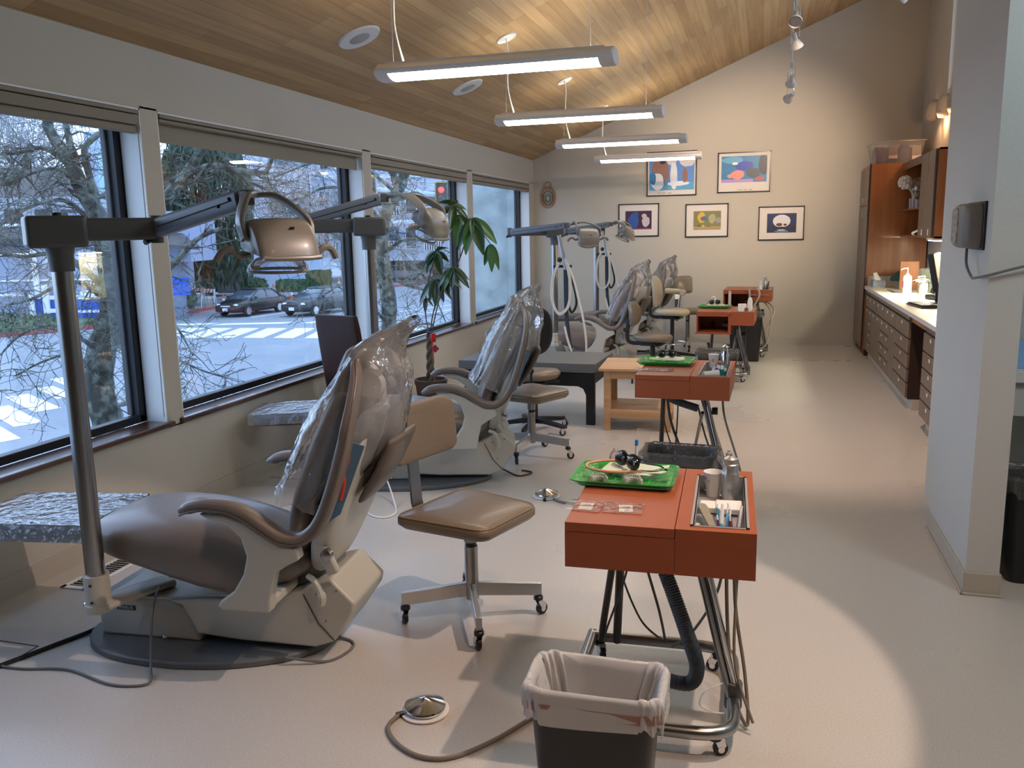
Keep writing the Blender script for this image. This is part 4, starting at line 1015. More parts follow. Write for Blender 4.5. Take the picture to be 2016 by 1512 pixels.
def tray_set(i, C, tz, full=True):
    loc, rz = C
    who = ['nearest', 'second', 'third'][i]
    def W_(x, y, z): return T3(loc, rz, (x, y, z))
    tx, ty = (-.155, .155)
    tr = rz + radians(-2)
    tray('green instrument tray wrapped in clear film on the %s red cart' % who, W_(tx, ty, tz + .001), tr, i * 3)
    def TL(x, y, z): p = Matrix.Rotation(tr - rz, 3, 'Z') @ Vector((x, y, 0)); return W_(tx + p.x, ty + p.y, tz + .001 + z)
    pap = MB().prism([(-.10, -.03), (.08, -.045), (.115, .0), (.10, .07), (.02, .085), (-.08, .08)], 0, .004).build('bib_paper', m_mint, None, bevel=.001)
    pap.location = TL(.005, .02, .024); pap.rotation_euler = (radians(3), 0, tr); tag(pap, 'folded pale green paper lying across the tray of the %s cart' % who, 'paper', None)
    goggles('black protective glasses on the green tray of the %s cart' % who, TL(.0, .03, .030), tr + (radians(-48) if i == 0 else radians(20)), 1.1 if i == 0 else 1.0, radians(-12))
    if i < 2:
        for x, n_ in ((-.115, 'left'), (.012, 'right')):
            pouch('small clear zip pouch with a card, %s one on the %s cart' % (n_, who), W_(tx + x + (.02 if i == 0 else .005), -.175 if i == 0 else -.14, tz + .0005), rz + (radians(-8) if n_ == 'left' else 0), i + x * 7)
    if i == 0:
        cast('grey stone dental cast at the left of the nearest green tray', TL(-.085, -.08, .006), tr + .1)
        cast('grey stone dental cast at the middle of the nearest green tray', TL(.035, -.08, .006), tr - .25, 1.08)
        o = wire('pink_tube', 'pink flexible tube looped on the nearest green tray', [TL(.06, .0, .034), TL(-.04, -.035, .034), TL(-.13, -.01, .034), TL(-.15, .05, .034), TL(-.11, .10, .034), TL(-.04, .115, .036)], .0048, M('pink_rubber', (.75, .33, .22), .45), cat='tube')
        for k, (x, y, a) in enumerate(((.115, .065, .2), (.105, .0, -.3))):
            o = MB().prism([(-.03, -.014), (.028, -.02), (.036, .016), (-.022, .02), (-.034, .006)], 0, .002).build('paper_tab', m_mint); o.location = TL(x, y, .03); o.rotation_euler = (0, radians(-8), tr + a)
            tag(o, 'pale paper tab on the nearest green tray, %s of two' % ('rear one' if k == 0 else 'front one'), 'paper')
        o = wire('cheek_retractor_wire', 'thin dark wire handle lying on the nearest green tray', [TL(.04, -.005, .036), TL(.08, .0, .034), TL(.11, .01, .033), TL(.14, .015, .033)], .0022, m_black, cat='dental tool')
    else:
        o = MB().prism([(-.03, -.014), (.05, -.02), (.056, .02), (-.022, .02)], 0, .003).build('paper_tab', M('yellow_paper', (.75, .80, .25), .6) if i == 1 else m_paper); o.location = TL(-.09 if i == 1 else .10, .02, .026); o.rotation_euler = (0, 0, tr + .4)
        tag(o, 'small %s paper on the green tray of the %s cart' % ('yellow' if i == 1 else 'white', who), 'paper')
tray_set(0, C1, .77); tray_set(1, C2, .77); tray_set(2, C3, .77)
# upright clear packet with a blue tipped straw and crumpled clear packet behind the nearest tray
def W1(x, y, z): return T3(C1[0], C1[1], (x, y, z))
def packet(label, base, h, w_, blue=True, parent=None):
    r = empty('tall_clear_packet', label, 'packet', base, radians(10), 'upright clear packets')
    rows = []
    for i in range(9):
        z = h * i / 8; rows.append([(-w_ / 2 * (.7 + .3 * i / 8) + w_ * (.7 + .3 * i / 8) * k / 6 + .02 * (z / h), .012 * mnoise.noise(Vector((k * .5, i * .6, h))), z) for k in range(7)])
    MB().loft(rows, cap=False, closed=False).build('packet_film', m_zip, r, angle=180)
    if blue:
        MB().cyl((-.012, 0, .0), (-.008, 0, h * .58), .0045, 8).build('straw', M('pale_straw', (.6, .65, .8), .4), r)
        MB().cyl((-.008, 0, h * .58), (-.007, 0, h * .72), .0065, 8).build('blue_tip', M('blue_tip', (.02, .20, .60), .4), r)
    return r
packet('upright clear packet with blue tipped straw behind the nearest green tray', W1(-.125, .30, .77), .155, .055)
packet('upright clear packet with pale straw behind the green tray of the second cart', T3(C2[0], C2[1], (-.17, .30, .77)), .16, .04, False)
def crumple(label, loc, s_, seed):
    mb = MB(); rings = []
    for j in range(9):
        t_ = -pi / 2 + pi * j / 8; ring = []
        for k in range(14):
            a = 2 * pi * k / 14; n_ = 1 + .5 * mnoise.noise(Vector((cos(a) * 3, sin(a) * 3, j * .8 + seed)))
            ring.append((s_ * .6 * max(cos(t_), .05) * cos(a) * n_, s_ * .5 * max(cos(t_), .05) * sin(a) * n_, s_ * 1.1 * (sin(t_) + 1) / 2 * 2 * (.9 + .2 * n_ * .5)))
        rings.append(ring)
    o = mb.loft(rings).build('crumpled_packet', m_zip, angle=180); o.location = loc; tag(o, label, 'packet'); return o
crumple('small crumpled clear packet at the back left of the nearest red cart', W1(-.215, .315, .77), .032, 2)
# steel bottle, paper cup and bits in the steel wells
def bottle(label, loc, h=.145, r_=.027, mat=None):
    r = empty('steel_spray_bottle', label, 'bottle', loc, 0, 'small bottles in the steel wells')
    MB().lathe([(0, 0), (r_, .0), (r_ + .001, .004), (r_ + .001, h * .58), (r_, h * .60), (r_ - .001, h * .61), (r_ - .001, h * .78), (r_ - .004, h * .80), (0, h * .80)], (0, 0, 0), 28).build('bottle_body', mat or m_steel, r)
    MB().lathe([(r_ - .004, h * .80), (r_ - .004, h * .90), (.012, h * .95), (.006, h * .96), (.005, h), (0, h)], (0, 0, 0), 24).build('bottle_cap', mat or m_chrome, r)
    return r
def cup(label, loc, c1, c2):
    r = empty('paper_cup', label, 'cup', loc, 0, 'patterned paper cups')
    m = M('cup_paper', (.80, .79, .76), .5)
    MB().lathe([(0, .002), (.0235, .0), (.034, .085), (.0355, .087), (.0345, .0885), (.033, .086), (.0225, .004), (0, .004)], (0, 0, 0), 32, cap=False).build('cup_body', m, r)
    rnd = random.Random(int(loc[1] * 10)); f = MB()
    for k in range(9):
        a = rnd.uniform(0, 2 * pi); z = rnd.uniform(.018, .072); rr = .0237 + .0105 * z / .087 + .0004
        for j in range(5):
            b_ = 2 * pi * j / 5; f.ball((rr * cos(a + cos(b_) * .16), rr * sin(a + cos(b_) * .16), z + .005 * sin(b_)), .0028, 6, 4)
    f.build('flower_print', c1, r)
    f = MB()
    for k in range(7):
        a = rnd.uniform(0, 2 * pi); z = rnd.uniform(.015, .07); rr = .0237 + .0105 * z / .087 + .0003
        f.ball((rr * cos(a), rr * sin(a), z), (.006, .006, .003), 6, 4)
    f.build('leaf_print', c2, r)
    return r
wz = .713
cup('white paper cup with blue flowers in the well of the nearest cart', W1(.150, .205, wz), M('cup_blue', (.22, .22, .5), .5), M('cup_green', (.45, .52, .3), .5))
bottle('brushed steel bottle beside the paper cup on the nearest cart', W1(.208, .165, wz), .165, .028, m_alu)
bottle('slim steel bottle behind the brushed one on the nearest cart', W1(.200, .235, wz), .16, .015, m_alu)
m_handle = M('grey_handle', (.30, .28, .22), .4)
o = MB().prism([(-.012, -.10), (.010, -.10), (.015, .08), (.012, .10), (0, .108), (-.012, .10), (-.016, .08)], 0, .010).build('curing_handle', m_handle, bevel=.003)
o.location = W1(.142, -.13, .735); o.rotation_euler = (radians(7), 0, radians(16)); tag(o, 'long grey green plastic handle in the well of the nearest cart', 'dental tool')
def gauze(label, c, d, rz, col=None):
    o = MB().box((0, 0, 0), d).build('gauze_pack', col or m_paper, bevel=.003); o.location = c; o.rotation_euler = (radians(6), 0, rz); tag(o, label, 'gauze'); return o
gauze('white folded gauze at the right of the nearest well', W1(.205, .01, .735), (.085, .075, .02), .06)
gauze('white folded gauze at the left of the nearest well', W1(.140, .02, .730), (.06, .06, .02), .0)
def rod(label, a, b_, r_, mat, name='tube_of_paste', cat='tube', cap=None):
    r = empty(name, label, cat, a, 0, 'small tubes and sticks in the wells')
    d = Vector(b_) - Vector(a)
    MB().tube([Vector((0, 0, 0)), d * .78], r_, 10).build('barrel', mat, r, bevel=.001)
    MB().tube([d * .78, d], r_ * .6, 8).build('cap', cap or m_whitepl, r)
    return r
col = lambda n, c: M(n, c, .3, coat=.3)
rod('blue green toothbrush stick in the nearest well', W1(.185, -.225, .733), W1(.170, -.02, .752), .0065, col('teal_plastic', (.01, .22, .38)), 'toothbrush', 'toothbrush')
rnd = random.Random(4)
cols = [('purple_plastic', (.12, .03, .18)), ('clear_blue', (.10, .25, .55)), ('maroon_plastic', (.22, .04, .04)), ('silver_tube', (.6, .6, .62)), ('white_tube', (.75, .75, .75)), ('sky_plastic', (.15, .45, .6)), ('navy_plastic', (.02, .04, .2)), ('grey_tube', (.35, .35, .36))]
for k in range(8):
    n_, c_ = cols[k % 8]; x = .175 + .050 * (k % 4) / 3 + .006; y = -.245 + .05 * (k // 4) + rnd.uniform(0, .02)
    rod('small %s stick standing among the clutter of the nearest well' % n_.replace('_', ' '), W1(x, y, .718), W1(x + rnd.uniform(-.015, .015), y + rnd.uniform(.02, .06), .775 + rnd.uniform(0, .02)), rnd.uniform(.004, .0075), col(n_, c_), 'syringe_tip', 'dental tip')
o = MB().lathe([(0, 0), (.010, 0), (.012, .03), (.007, .034), (.007, .04), (0, .04)], (0, 0, 0), 14).build('small_jar', col('jar_white', (.7, .7, .68))); o.location = W1(.112, -.235, wz + .002); tag(o, 'small white jar in the front left corner of the nearest well', 'jar')
o = MB().lathe([(0, 0), (.012, 0), (.012, .03), (.009, .036), (0, .036)], (0, 0, 0), 14).build('small_jar', col('jar_grey', (.45, .43, .40))); o.location = W1(.135, -.25, wz + .002); tag(o, 'small grey jar beside the white one in the nearest well', 'jar')
# second cart
def W2(x, y, z): return T3(C2[0], C2[1], (x, y, z))
cup('paper cup with orange and green print on the second cart', W2(.15, .20, .745), M('cup_orange', (.75, .25, .05), .5), M('cup_teal', (.05, .35, .30), .5))
bottle('silver bottle at the back of the second cart', W2(.225, .20, wz), .19, .028, m_chrome)
m_teal = M('teal_box', (.05, .42, .48), .4)
o = MB().cyl((0, 0, 0), (.09, .03, .01), .024, 20).build('paste_roll', m_paper, bevel=.002); o.location = W2(.125, -.26, .765); tag(o, 'white roll with teal end in the well of the second cart', 'roll')
MB().cyl((-.002, 0, 0), (.0005, 0, 0), .0235, 20).build('teal_end', m_teal, o)
for k, (x, y, n_, c_) in enumerate(((.17, -.15, 'lilac_bag', (.45, .42, .65)), (.19, -.12, 'purple_tip', (.08, .07, .35)), (.225, -.22, 'teal_tip', (.01, .20, .18)), (.24, -.18, 'teal_tip', (.01, .20, .18)), (.215, -.14, 'lilac_bag', (.45, .42, .65)), (.205, -.21, 'teal_tip', (.01, .20, .18)), (.165, -.2, 'white_tube', (.75, .75, .75)))):
    rod('%s standing in the well of the second cart' % ['lilac stick at the left', 'purple stick', 'teal stick in front', 'teal stick at the right', 'lilac stick at the back', 'teal stick at the left', 'white stick'][k], W2(x, y, .715), W2(x + .01, y + .02, .80 + .01 * (k % 3)), .010, col(n_, c_), 'syringe_tip', 'dental tip')
gauze('white gauze pack in the well of the second cart', W2(.175, -.24, .768), (.05, .03, .02), .3)
# third and fourth cart
def W3(x, y, z): return T3(C3[0], C3[1], (x, y, z))
o = MB().box((0, 0, 0), (.085, .02, .10)).build('tissue_card', m_paper, bevel=.006); o.location = W3(.17, -.22, .80); o.rotation_euler = (radians(-12), 0, .1); tag(o, 'white upright card box on the third red cart', 'box')
bottle('white squeeze bottle on the third red cart', W3(.245, -.1, wz), .20, .026, m_paper)
o = bottle('amber bottle low in the well of the third red cart', W3(.215, -.24, .735), .08, .022, col('amber_glass', (.25, .07, .02)))
o = wire('mirror_handle', 'bent white suction tip standing behind the tray of the third cart', [W3(-.16, .27, .77), W3(-.16, .27, .86), W3(-.165, .27, .885), W3(-.20, .26, .875)], .006, m_paper, cat='dental tool')
def W4(x, y, z): return T3(C4[0], C4[1], (x, y, z))
bottle('white bottle on the farthest red cart', W4(.15, -.1, .815), .16, .022, m_paper)
bottle('steel bottle on the farthest red cart', W4(.20, .05, .815), .21, .024)
o = rod('black handled brush in the well of the farthest red cart', W4(.225, -.12, .82), W4(.25, -.1, .97), .011, m_black, 'brush', 'brush', m_black)
# delivery hoses by the third and fourth light pole
m_tubing = M('ivory_tubing', (.62, .58, .50), .4)
def delivery(label, loc, s_=1.0):
    r = empty('hose_holder', label, 'hose holder', loc, 0, 'suction hose holders'); r.scale = (s_,) * 3
    MB().b2(-.13, .08, -.02, .02, .0, .03).build('holder_arm', m_black, r, bevel=.004)
    MB().b2(-.01, .045, -.04, .02, -.02, .05).build('holder_block', m_alu, r, bevel=.006)
    MB().tube([(.02, -.03, -.02), (-.05, -.06, .36)], 1, sec=[(a * .022, b_ * .014) for a, b_ in rrect(2, 2, .6, 3)], up=(0, 1, 0)).build('suction_handle', m_alu, r, bevel=.003)
    MB().ball((-.05, -.04, .09), .028).build('valve_knob', m_black, r)
    for q in range(2):
        o_ = .014 * q
        MB().tube(cr([(-.06 + o_, -.05, .06), (-.13 + o_, -.06, -.12), (-.14 + o_, -.06, -.36), (-.06, -.06, -.52 + o_), (.05 - o_, -.06, -.44), (.085 - o_, -.06, -.25), (.06 - o_, -.06, -.02), (.01, -.05, .10)], 8), .011, 8).build('ivory_hose', m_tubing, r)
    MB().tube(cr([(.04, -.05, .05), (.12, -.06, -.15), (.18, -.08, -.38), (.22, -.1, -.52), (.26, -.12, -.75), (.26, -.12, -.95), (.20, -.12, -1.05), (.12, -.12, -.98), (.05, -.1, -.80), (.01, -.08, -.65)], 8), .013, 8).build('ivory_hose', m_tubing, r)
    for q in range(3): MB().tube(cr([(-.0 + q * .018, -.03, 0), (.0 + q * .016, -.02, -.3), (.01 + q * .014, -.02, -.6), (.05 + q * .012, -.02, -.9), (.08 + q * .014, -.02, -1.0)], 6), .010, 8).build('dark_hose', M('navy_hose', (.02, .035, .05), .45), r)
    MB().tube(cr([(.03, 0, -.02), (.10, .0, -.2), (.13, 0, -.40), (.07, 0, -.5), (.03, 0, -.35)], 6), .014, 8).build('black_hose', m_black, r)
    return r
a = at(1112, 527, 9.4)
delivery('cluster of ivory suction hoses hanging by the pole of the third chair', (a.x, 9.4, a.z), 1.0)
a = at(1193, 505, 11.05)
delivery('cluster of ivory suction hoses hanging by the farthest pole', (a.x, 11.05, a.z + .02), .85)
# ================================================================ CABINETS ALONG THE RIGHT WALL
m_cab = wood('walnut_cabinet', (.125, .078, .052), (.175, .115, .078), 2, 4, .42, .15)
m_side = wood('orange_walnut', (.26, .075, .018), (.36, .125, .035), 2, 4, .4, .15)
m_dark = M('reveal_dark', (.030, .012, .007), .5)
m_ctr = M('counter_laminate', (.66, .60, .50), .35)
m_edge = M('counter_edge', (.55, .52, .52), .4)
XF = 1.262
def prune(*a): pass
# tall cabinet
t = empty('tall_cabinet', 'tall walnut cabinet in the back right corner', 'cabinet', (1.23, 11.66, 0))
MB().b2(.022, .70, 0, 1.0, .09, 2.40).build('carcass', m_side, t)
MB().b2(.05, .70, .02, 1.0, .0, .09).build('plinth', m_dark, t)
for y0, y1 in ((.03, .50), (.51, .98)):
    for z0, z1 in ((.11, 1.88), (1.90, 2.37)):
        d_ = MB().b2(0, .02, y0, y1, z0, z1).build('door', m_cab, t, bevel=.002)
        MB().b2(-.012, 0, y0 + .03, y0 + .045, (z1 - .12 if z0 < 1 else z0 + .04), (z1 - .04 if z0 < 1 else z0 + .10)).build('handle', m_alu, d_)
MB().b2(.002, .021, -.001, .028, .09, 2.40).build('dark_edge', m_dark, t)
# upper cabinet with open shelf end
t = empty('wall_cabinet', 'walnut wall cabinet with two doors and an open shelf end over the counter', 'cabinet', (1.60, 9.40, 0))
b = MB(); b.b2(.02, .345, 0, .02, 1.51, 2.39); b.b2(.02, .345, 0, 2.24, 2.37, 2.39); b.b2(.02, .345, 0, 2.24, 1.51, 1.53); b.b2(.33, .345, 0, 2.24, 1.51, 2.39); b.b2(.02, .345, 2.22, 2.24, 1.51, 2.39); b.b2(.02, .345, .86, .88, 1.51, 2.39)
b.build('carcass', m_side, t, smooth=False)
MB().b2(.02, .33, .88, 2.22, 1.82, 1.835).build('shelf', m_side, t); MB().b2(.02, .33, .88, 2.22, 2.08, 2.095).build('shelf', m_side, t)
MB().b2(.018, .024, .02, .86, 1.52, 2.385).build('dark_reveal', m_dark, t)
for k, (y0, y1) in enumerate(((.09, .45), (.46, .87))):
    d_ = MB().b2(0, .018, y0, y1, 1.515, 2.385).build('door', m_cab, t, bevel=.002)
    MB().b2(-.003, 0, y0 + .14, y0 + .18, 1.54, 1.60).build('paper_label', m_paper, d_)
MB().b2(0, .02, .88, 2.22, 2.30, 2.385).build('fascia', m_cab, t)
# under cabinet lamp
t = empty('under_cabinet_lamp', 'glowing strip lamp under the wall cabinet', 'lamp', (1.76, 9.75, 1.508))
MB().b2(-.10, .10, -.32, .32, -.022, 0).build('lamp_housing', m_whitepl, t)
MB().b2(-.085, .085, -.30, .30, -.027, -.0221).build('lamp_tube', M('lit_tube', (1, 1, 1), .5, emit=((1, .95, .72), 90)), t)
lamp('under_cabinet_glow', 'AREA', (1.78, 9.75, 1.475), (1.78, 9.75, 0), 14, (1, .93, .70), (.14, .56))
# base cabinets : drawers and doors
def unit(label, y0, y1, cols, dz=0):
    t = empty('base_cabinet', label, 'cabinet', (XF, y0, 0), 0, 'walnut base cabinets')
    L = y1 - y0
    MB().b2(.022, .66, .002, L - .002, .10, .86).build('carcass', m_dark, t)
    MB().b2(.06, .64, .0, L, .0, .10).build('plinth', m_base, t)
    MB().b2(.0, .03, 0, L, .815, .862).build('top_rail', m_cab, t)
    w_ = L / len(cols)
    for k, cfg in enumerate(cols):
        a, b_ = k * w_ + .008, (k + 1) * w_ - .008
        z = .80
        for kind, h in cfg:
            z0 = z - h
            nm = 'door' if kind == 'd' else 'drawer'
            d_ = MB().b2(.0, .021, a, b_, z0 + .006, z - .006).build(nm, m_cab, t, bevel=.002)
            if h > .02: MB().b2(-.002, 0, (a + b_) / 2 - .018, (a + b_) / 2 + .018, z - .055, z - .028).build('paper_label', m_paper, d_)
            z = z0
D5 = [('w', .155), ('w', .135), ('w', .135), ('w', .125), ('w', .14)]
DD = [('w', .155), ('d', .535)]
unit('walnut base cabinet beside the tall cabinet with narrow drawers', 10.98, 11.64, [D5, DD])
unit('walnut base cabinet under the sink with two doors', 10.20, 10.98, [DD, DD])
unit('walnut base cabinet with drawers and one tall door in the middle of the run', 9.05, 10.20, [DD, D5, DD][:2] + [D5])
unit('walnut base cabinet with five drawers left of the knee space', 8.22, 9.05, [D5])
unit('walnut base cabinet nearest to the divider wall with five drawers', 5.60, 7.50, [DD, DD, D5])
o = MB().b2(1.285, 1.30, 7.50, 8.22, .80, .86).b2(1.90, 1.93, 7.50, 8.22, 0, .86).build('knee_space_back', m_side); tag(o, 'dark walnut panel at the back of the knee space under the counter', 'panel')
# counter top with a sink cut-out, splash
c_ = MB(); x0, x1, y0, y1 = 1.245, 1.945, 5.58, 11.655; sx0, sx1, sy0, sy1 = 1.42, 1.80, 10.45, 10.95
c_.b2(x0, x1, y0, sy0, .862, .90); c_.b2(x0, x1, sy1, y1, .862, .90); c_.b2(x0, sx0, sy0, sy1, .862, .90); c_.b2(sx1, x1, sy0, sy1, .862, .90)
ct = c_.build('countertop', m_ctr, smooth=False); tag(ct, 'long cream laminate countertop along the right wall', 'countertop')
MB().b2(x0 - .003, x0 + .0005, y0, y1, .862, .9002).build('front_edge', m_edge, ct)
MB().b2(x1 - .02, x1 - .001, y0, y1, .90, 1.0).build('back_splash', m_ctr, ct); MB().b2(x0 + .03, x1 - .02, y1 - .012, y1 + .004, .90, 1.02).build('side_splash', m_ctr, ct)
t = empty('sink', 'small steel sink set into the cream countertop', 'sink', (1.61, 10.70, .90))
s_ = MB(); s_.b2(-.20, .20, -.26, -.235, .0, .004).b2(-.20, .20, .235, .26, .0, .004).b2(-.20, -.175, -.26, .26, .0, .004).b2(.175, .20, -.26, .26, .0, .004)
s_.b2(-.185, -.180, -.245, .245, -.16, 0).b2(.18, .185, -.245, .245, -.16, 0).b2(-.185, .185, -.245, -.24, -.16, 0).b2(-.185, .185, .24, .245, -.16, 0).b2(-.185, .185, -.245, .245, -.165, -.16); s_.build('basin', m_steel, t, smooth=False)
f = MB(); f.tube(cr([(.225, 0, 0), (.225, 0, .09), (.20, 0, .13), (.13, 0, .14), (.04, 0, .115)], 6), .014, 12); f.build('faucet', m_chrome, t); MB().tube([(.225, 0, .10), (.225, -.02, .17), (.20, -.06, .20)], .010, 8).build('faucet_lever', m_chrome, t)
# things on the counter
def on_ctr(u, v, yy): p = at(u, v, yy); return p
def pump(label, loc, h, r_, mat):
    r = empty('pump_bottle', label, 'bottle', loc, 0, 'soap and lotion bottles by the sink')
    MB().lathe([(0, 0), (r_, 0), (r_ * 1.03, .01), (r_ * 1.0, h * .62), (r_ * .85, h * .70), (r_ * .35, h * .76), (r_ * .33, h * .82), (0, h * .82)], (0, 0, 0), 22).build('bottle_body', mat, r)
    MB().tube(cr([(0, 0, h * .80), (0, 0, h), (-.01, 0, h * 1.02), (-.055, 0, h * .99), (-.065, 0, h * .94)], 4), .006, 8).build('pump_head', m_whitepl, r)
    return r
pump('large white pump bottle with pink label beside the sink', (1.545, 10.38, .90), .27, .048, m_whitepl)
pump('smaller white pump bottle behind the large one', (1.70, 10.25, .90), .19, .035, m_whitepl)
pump('small pinkish bottle at the foot of the faucet', (1.66, 10.12, .90), .15, .03, M('pinkish', (.7, .5, .48), .4))
MB().box((1.497, 10.345, 1.0), (.002, .05, .07)).build('pink_label', M('magenta_print', (.55, .03, .25), .5), None)
bpy.data.objects['pink_label'].parent = bpy.data.objects['pump_bottle']; bpy.data.objects['pink_label'].matrix_parent_inverse = Matrix.Translation((-1.545, -10.38, -.90))
t = empty('tissue_box', 'grey patterned tissue box with a white tissue at the far end of the counter', 'tissue box', (1.36, 11.42, .90))
MB().b2(-.06, .08, -.11, .11, 0, .085).build('box', M('tissue_grey', (.22, .23, .27), .6, nz=(40, .5)), t, bevel=.002)
MB().add([(-.03, -.04, .08), (.04, -.02, .08), (.05, .05, .08), (-.04, .05, .08), (-.05, .0, .17), (-.01, .02, .18)], [(0, 1, 5, 4), (1, 2, 5), (2, 3, 4, 5), (3, 0, 4)]).build('tissue', m_paper, t)
o = MB().b2(0, .16, 0, .20, 0, .075).build('towel_dispenser', M('box_white', (.6, .6, .56), .5), bevel=.003); o.location = (1.58, 11.40, .90); tag(o, 'small white box beside the tissue box on the counter', 'box')
o = MB().b2(0, .03, 0, .20, 0, .33).build('paper_folder', m_side, bevel=.002); o.location = (1.80, 11.2, .90); o.rotation_euler = (0, 0, .0); o.location = (1.74, 10.9, .90); o.rotation_euler = (0, 0, radians(90)); tag(o, 'orange brown upright board behind the sink', 'board')
rings = []
for j in range(9):
    th_ = pi * j / 16; rings.append([(.16 * cos(th_) * cos(2 * pi * k / 20), .12 * cos(th_) * sin(2 * pi * k / 20), .11 * sin(th_)) for k in range(20)])
o = MB().loft(rings).build('green_cloth', M('dark_green_cloth', (.035, .08, .06), .8)); o.location = (1.62, 11.45, 1.0); o.scale = (1, 1, 1.1); tag(o, 'dark green cloth heap at the far end of the counter', 'cloth'); o.location = (1.66, 11.42, .976)
m_acr = film('acrylic', (.93, .97, .93), .14, .06, .05)
t = empty('acrylic_stand', 'clear acrylic shelf stand under the strip lamp', 'stand', (1.70, 9.72, .90))
a_ = MB(); a_.b2(-.14, .14, -.10, -.095, 0, .30).b2(-.14, .14, .095, .10, 0, .30).b2(-.14, .14, -.10, .10, .155, .16).b2(-.14, .14, -.10, .10, .295, .30); a_.build('shelf_frame', m_acr, t)
o = MB().b2(-.03, .03, -.02, .02, 0, .08).b2(-.01, .01, -.03, .0, .08, .11).build('tape_dispenser', m_black, bevel=.008); o.location = (1.74, 9.78, 1.20); tag(o, 'small black dispenser on top of the acrylic stand', 'dispenser')
# monitor, keyboard, handset
t = empty('monitor', 'black flat monitor seen from the side on the counter', 'monitor', (1.60, 9.02, .90), radians(-18))
MB().box((0, 0, .30), (.055, .46, .36), Matrix.Rotation(radians(-12), 3, 'Y')).build('screen', m_black, t, bevel=.008); MB().box((.02, 0, .12), (.04, .06, .22)).build('stand', m_black, t, bevel=.006); MB().box((0, 0, .01), (.2, .24, .02)).build('foot', m_black, t, bevel=.006)
t = empty('keyboard', 'black computer keyboard on the cream counter', 'keyboard', (1.44, 8.66, .90), radians(8))
MB().box((0, 0, .012), (.17, .46, .022), Matrix.Rotation(radians(-3), 3, 'Y')).build('keyboard_base', m_black, t, bevel=.006)
for r_i in range(5):
    k_ = MB()
    for c_i in range(15): k_.box((-.062 + .029 * r_i, -.20 + .0285 * c_i, .026 + .0008 * r_i), (.024, .024, .008))
    k_.build('key_row', M('key_black', (.03, .03, .032), .5), t)
t = empty('phone_handset', 'black telephone handset leaning beside the monitor', 'phone', (1.70, 9.50, .90), radians(20))
MB().b2(-.08, .08, -.09, .09, 0, .05).build('phone_base', m_black, t, bevel=.012)
MB().tube(cr([(-.07, -.03, .07), (-.03, -.02, .14), (.05, 0, .19), (.09, .02, .22)], 5), [.026] * 4 + [.015] * 8 + [.026] * 4, 10).build('handset', m_black, t)
for k in range(3):
    o = MB().box((0, 0, .0008), (.10, .14, .0015)).build('paper_sheet', m_paper); o.location = (1.42 + .09 * k, 7.62 + .05 * k, .9005 + .002 * k); o.rotation_euler = (0, 0, .3 * k); tag(o, ['leftmost', 'middle', 'rightmost'][k] + ' of three small papers on the counter near the divider wall', 'paper', None)
# shelf contents : fluffy doll, boxes, tub on top of the tall cabinet
t = empty('fluffy_doll', 'fluffy white stuffed doll lying out of the open shelf', 'stuffed toy', (1.60, 10.75, 2.01))
rnd = random.Random(8)
def fluff(c, s_, n_, rr):
    m = MB()
    for k in range(n_):
        v = Vector((rnd.gauss(0, 1), rnd.gauss(0, 1), rnd.gauss(0, 1))).normalized() * s_; m.ball(Vector(c) + v, rr, 7, 5)
    m.ball(c, s_ * 1.02, 12, 8); return m
m_fl = M('fluff_white', (.62, .56, .50), .95, bump=(90, .6)); m_fl2 = M('fluff_grey', (.38, .31, .25), .95, bump=(90, .6))
fluff((-.09, -.05, .11), .062, 60, .020).build('head', m_fl, t); fluff((.06, .02, .06), .085, 70, .024).build('body', m_fl2, t); fluff((.03, -.04, -.03), .04, 26, .018).build('leg', m_fl2, t)
MB().ball((.02, -.085, .04), (.02, .01, .025)).build('ribbon', m_paper, t)
for k, (y, h) in enumerate(((11.0, .14), (10.75, .10), (11.2, .12))):
    o = MB().b2(-.06, .12, -.05, .05, 0, h).build('medicine_box', M('grey_box', (.40, .38, .38), .6), bevel=.003); o.location = (1.70, y, 1.836); tag(o, 'small grey box on the middle open shelf, ' + ['centre one', 'nearest one', 'farthest one'][k], 'box')
o = wire('white_hose_piece', 'white curled tubing on the bottom open shelf', [(1.62, 10.6, 1.54), (1.58, 10.45, 1.56), (1.64, 10.36, 1.59), (1.72, 10.42, 1.56), (1.70, 10.6, 1.54)], .012, m_whitepl, cat='tubing')
t = empty('storage_tub', 'clear plastic tub of folded colourful papers on top of the tall cabinet', 'storage tub', (1.56, 12.05, 2.40))
rings = [[Vector((p[0], p[1], z)) for p in rrect(W, D, .04, 4)] for W, D, z in ((.50, .66, 0), (.58, .74, .25), (.62, .78, .255), (.62, .78, .27))]
MB().loft(rings, cap=False).build('tub', film('cloudy_plastic', (.75, .72, .72), .10, .18, .2), t)
for k in range(16):
    rnd2 = random.Random(k); m = M('tub_paper_%d' % (k % 4), [(.35, .10, .10), (.45, .30, .28), (.18, .17, .30), (.55, .50, .48)][k % 4], .6)
    MB().box((-.20 + .40 * (k % 4) / 3, -.27 + .135 * (k // 4), .11 + .008 * (k % 3)), (.10, .13, .17), Matrix.Rotation(radians(rnd2.uniform(-25, 25)), 3, 'X')).build('folded_paper', m, t)
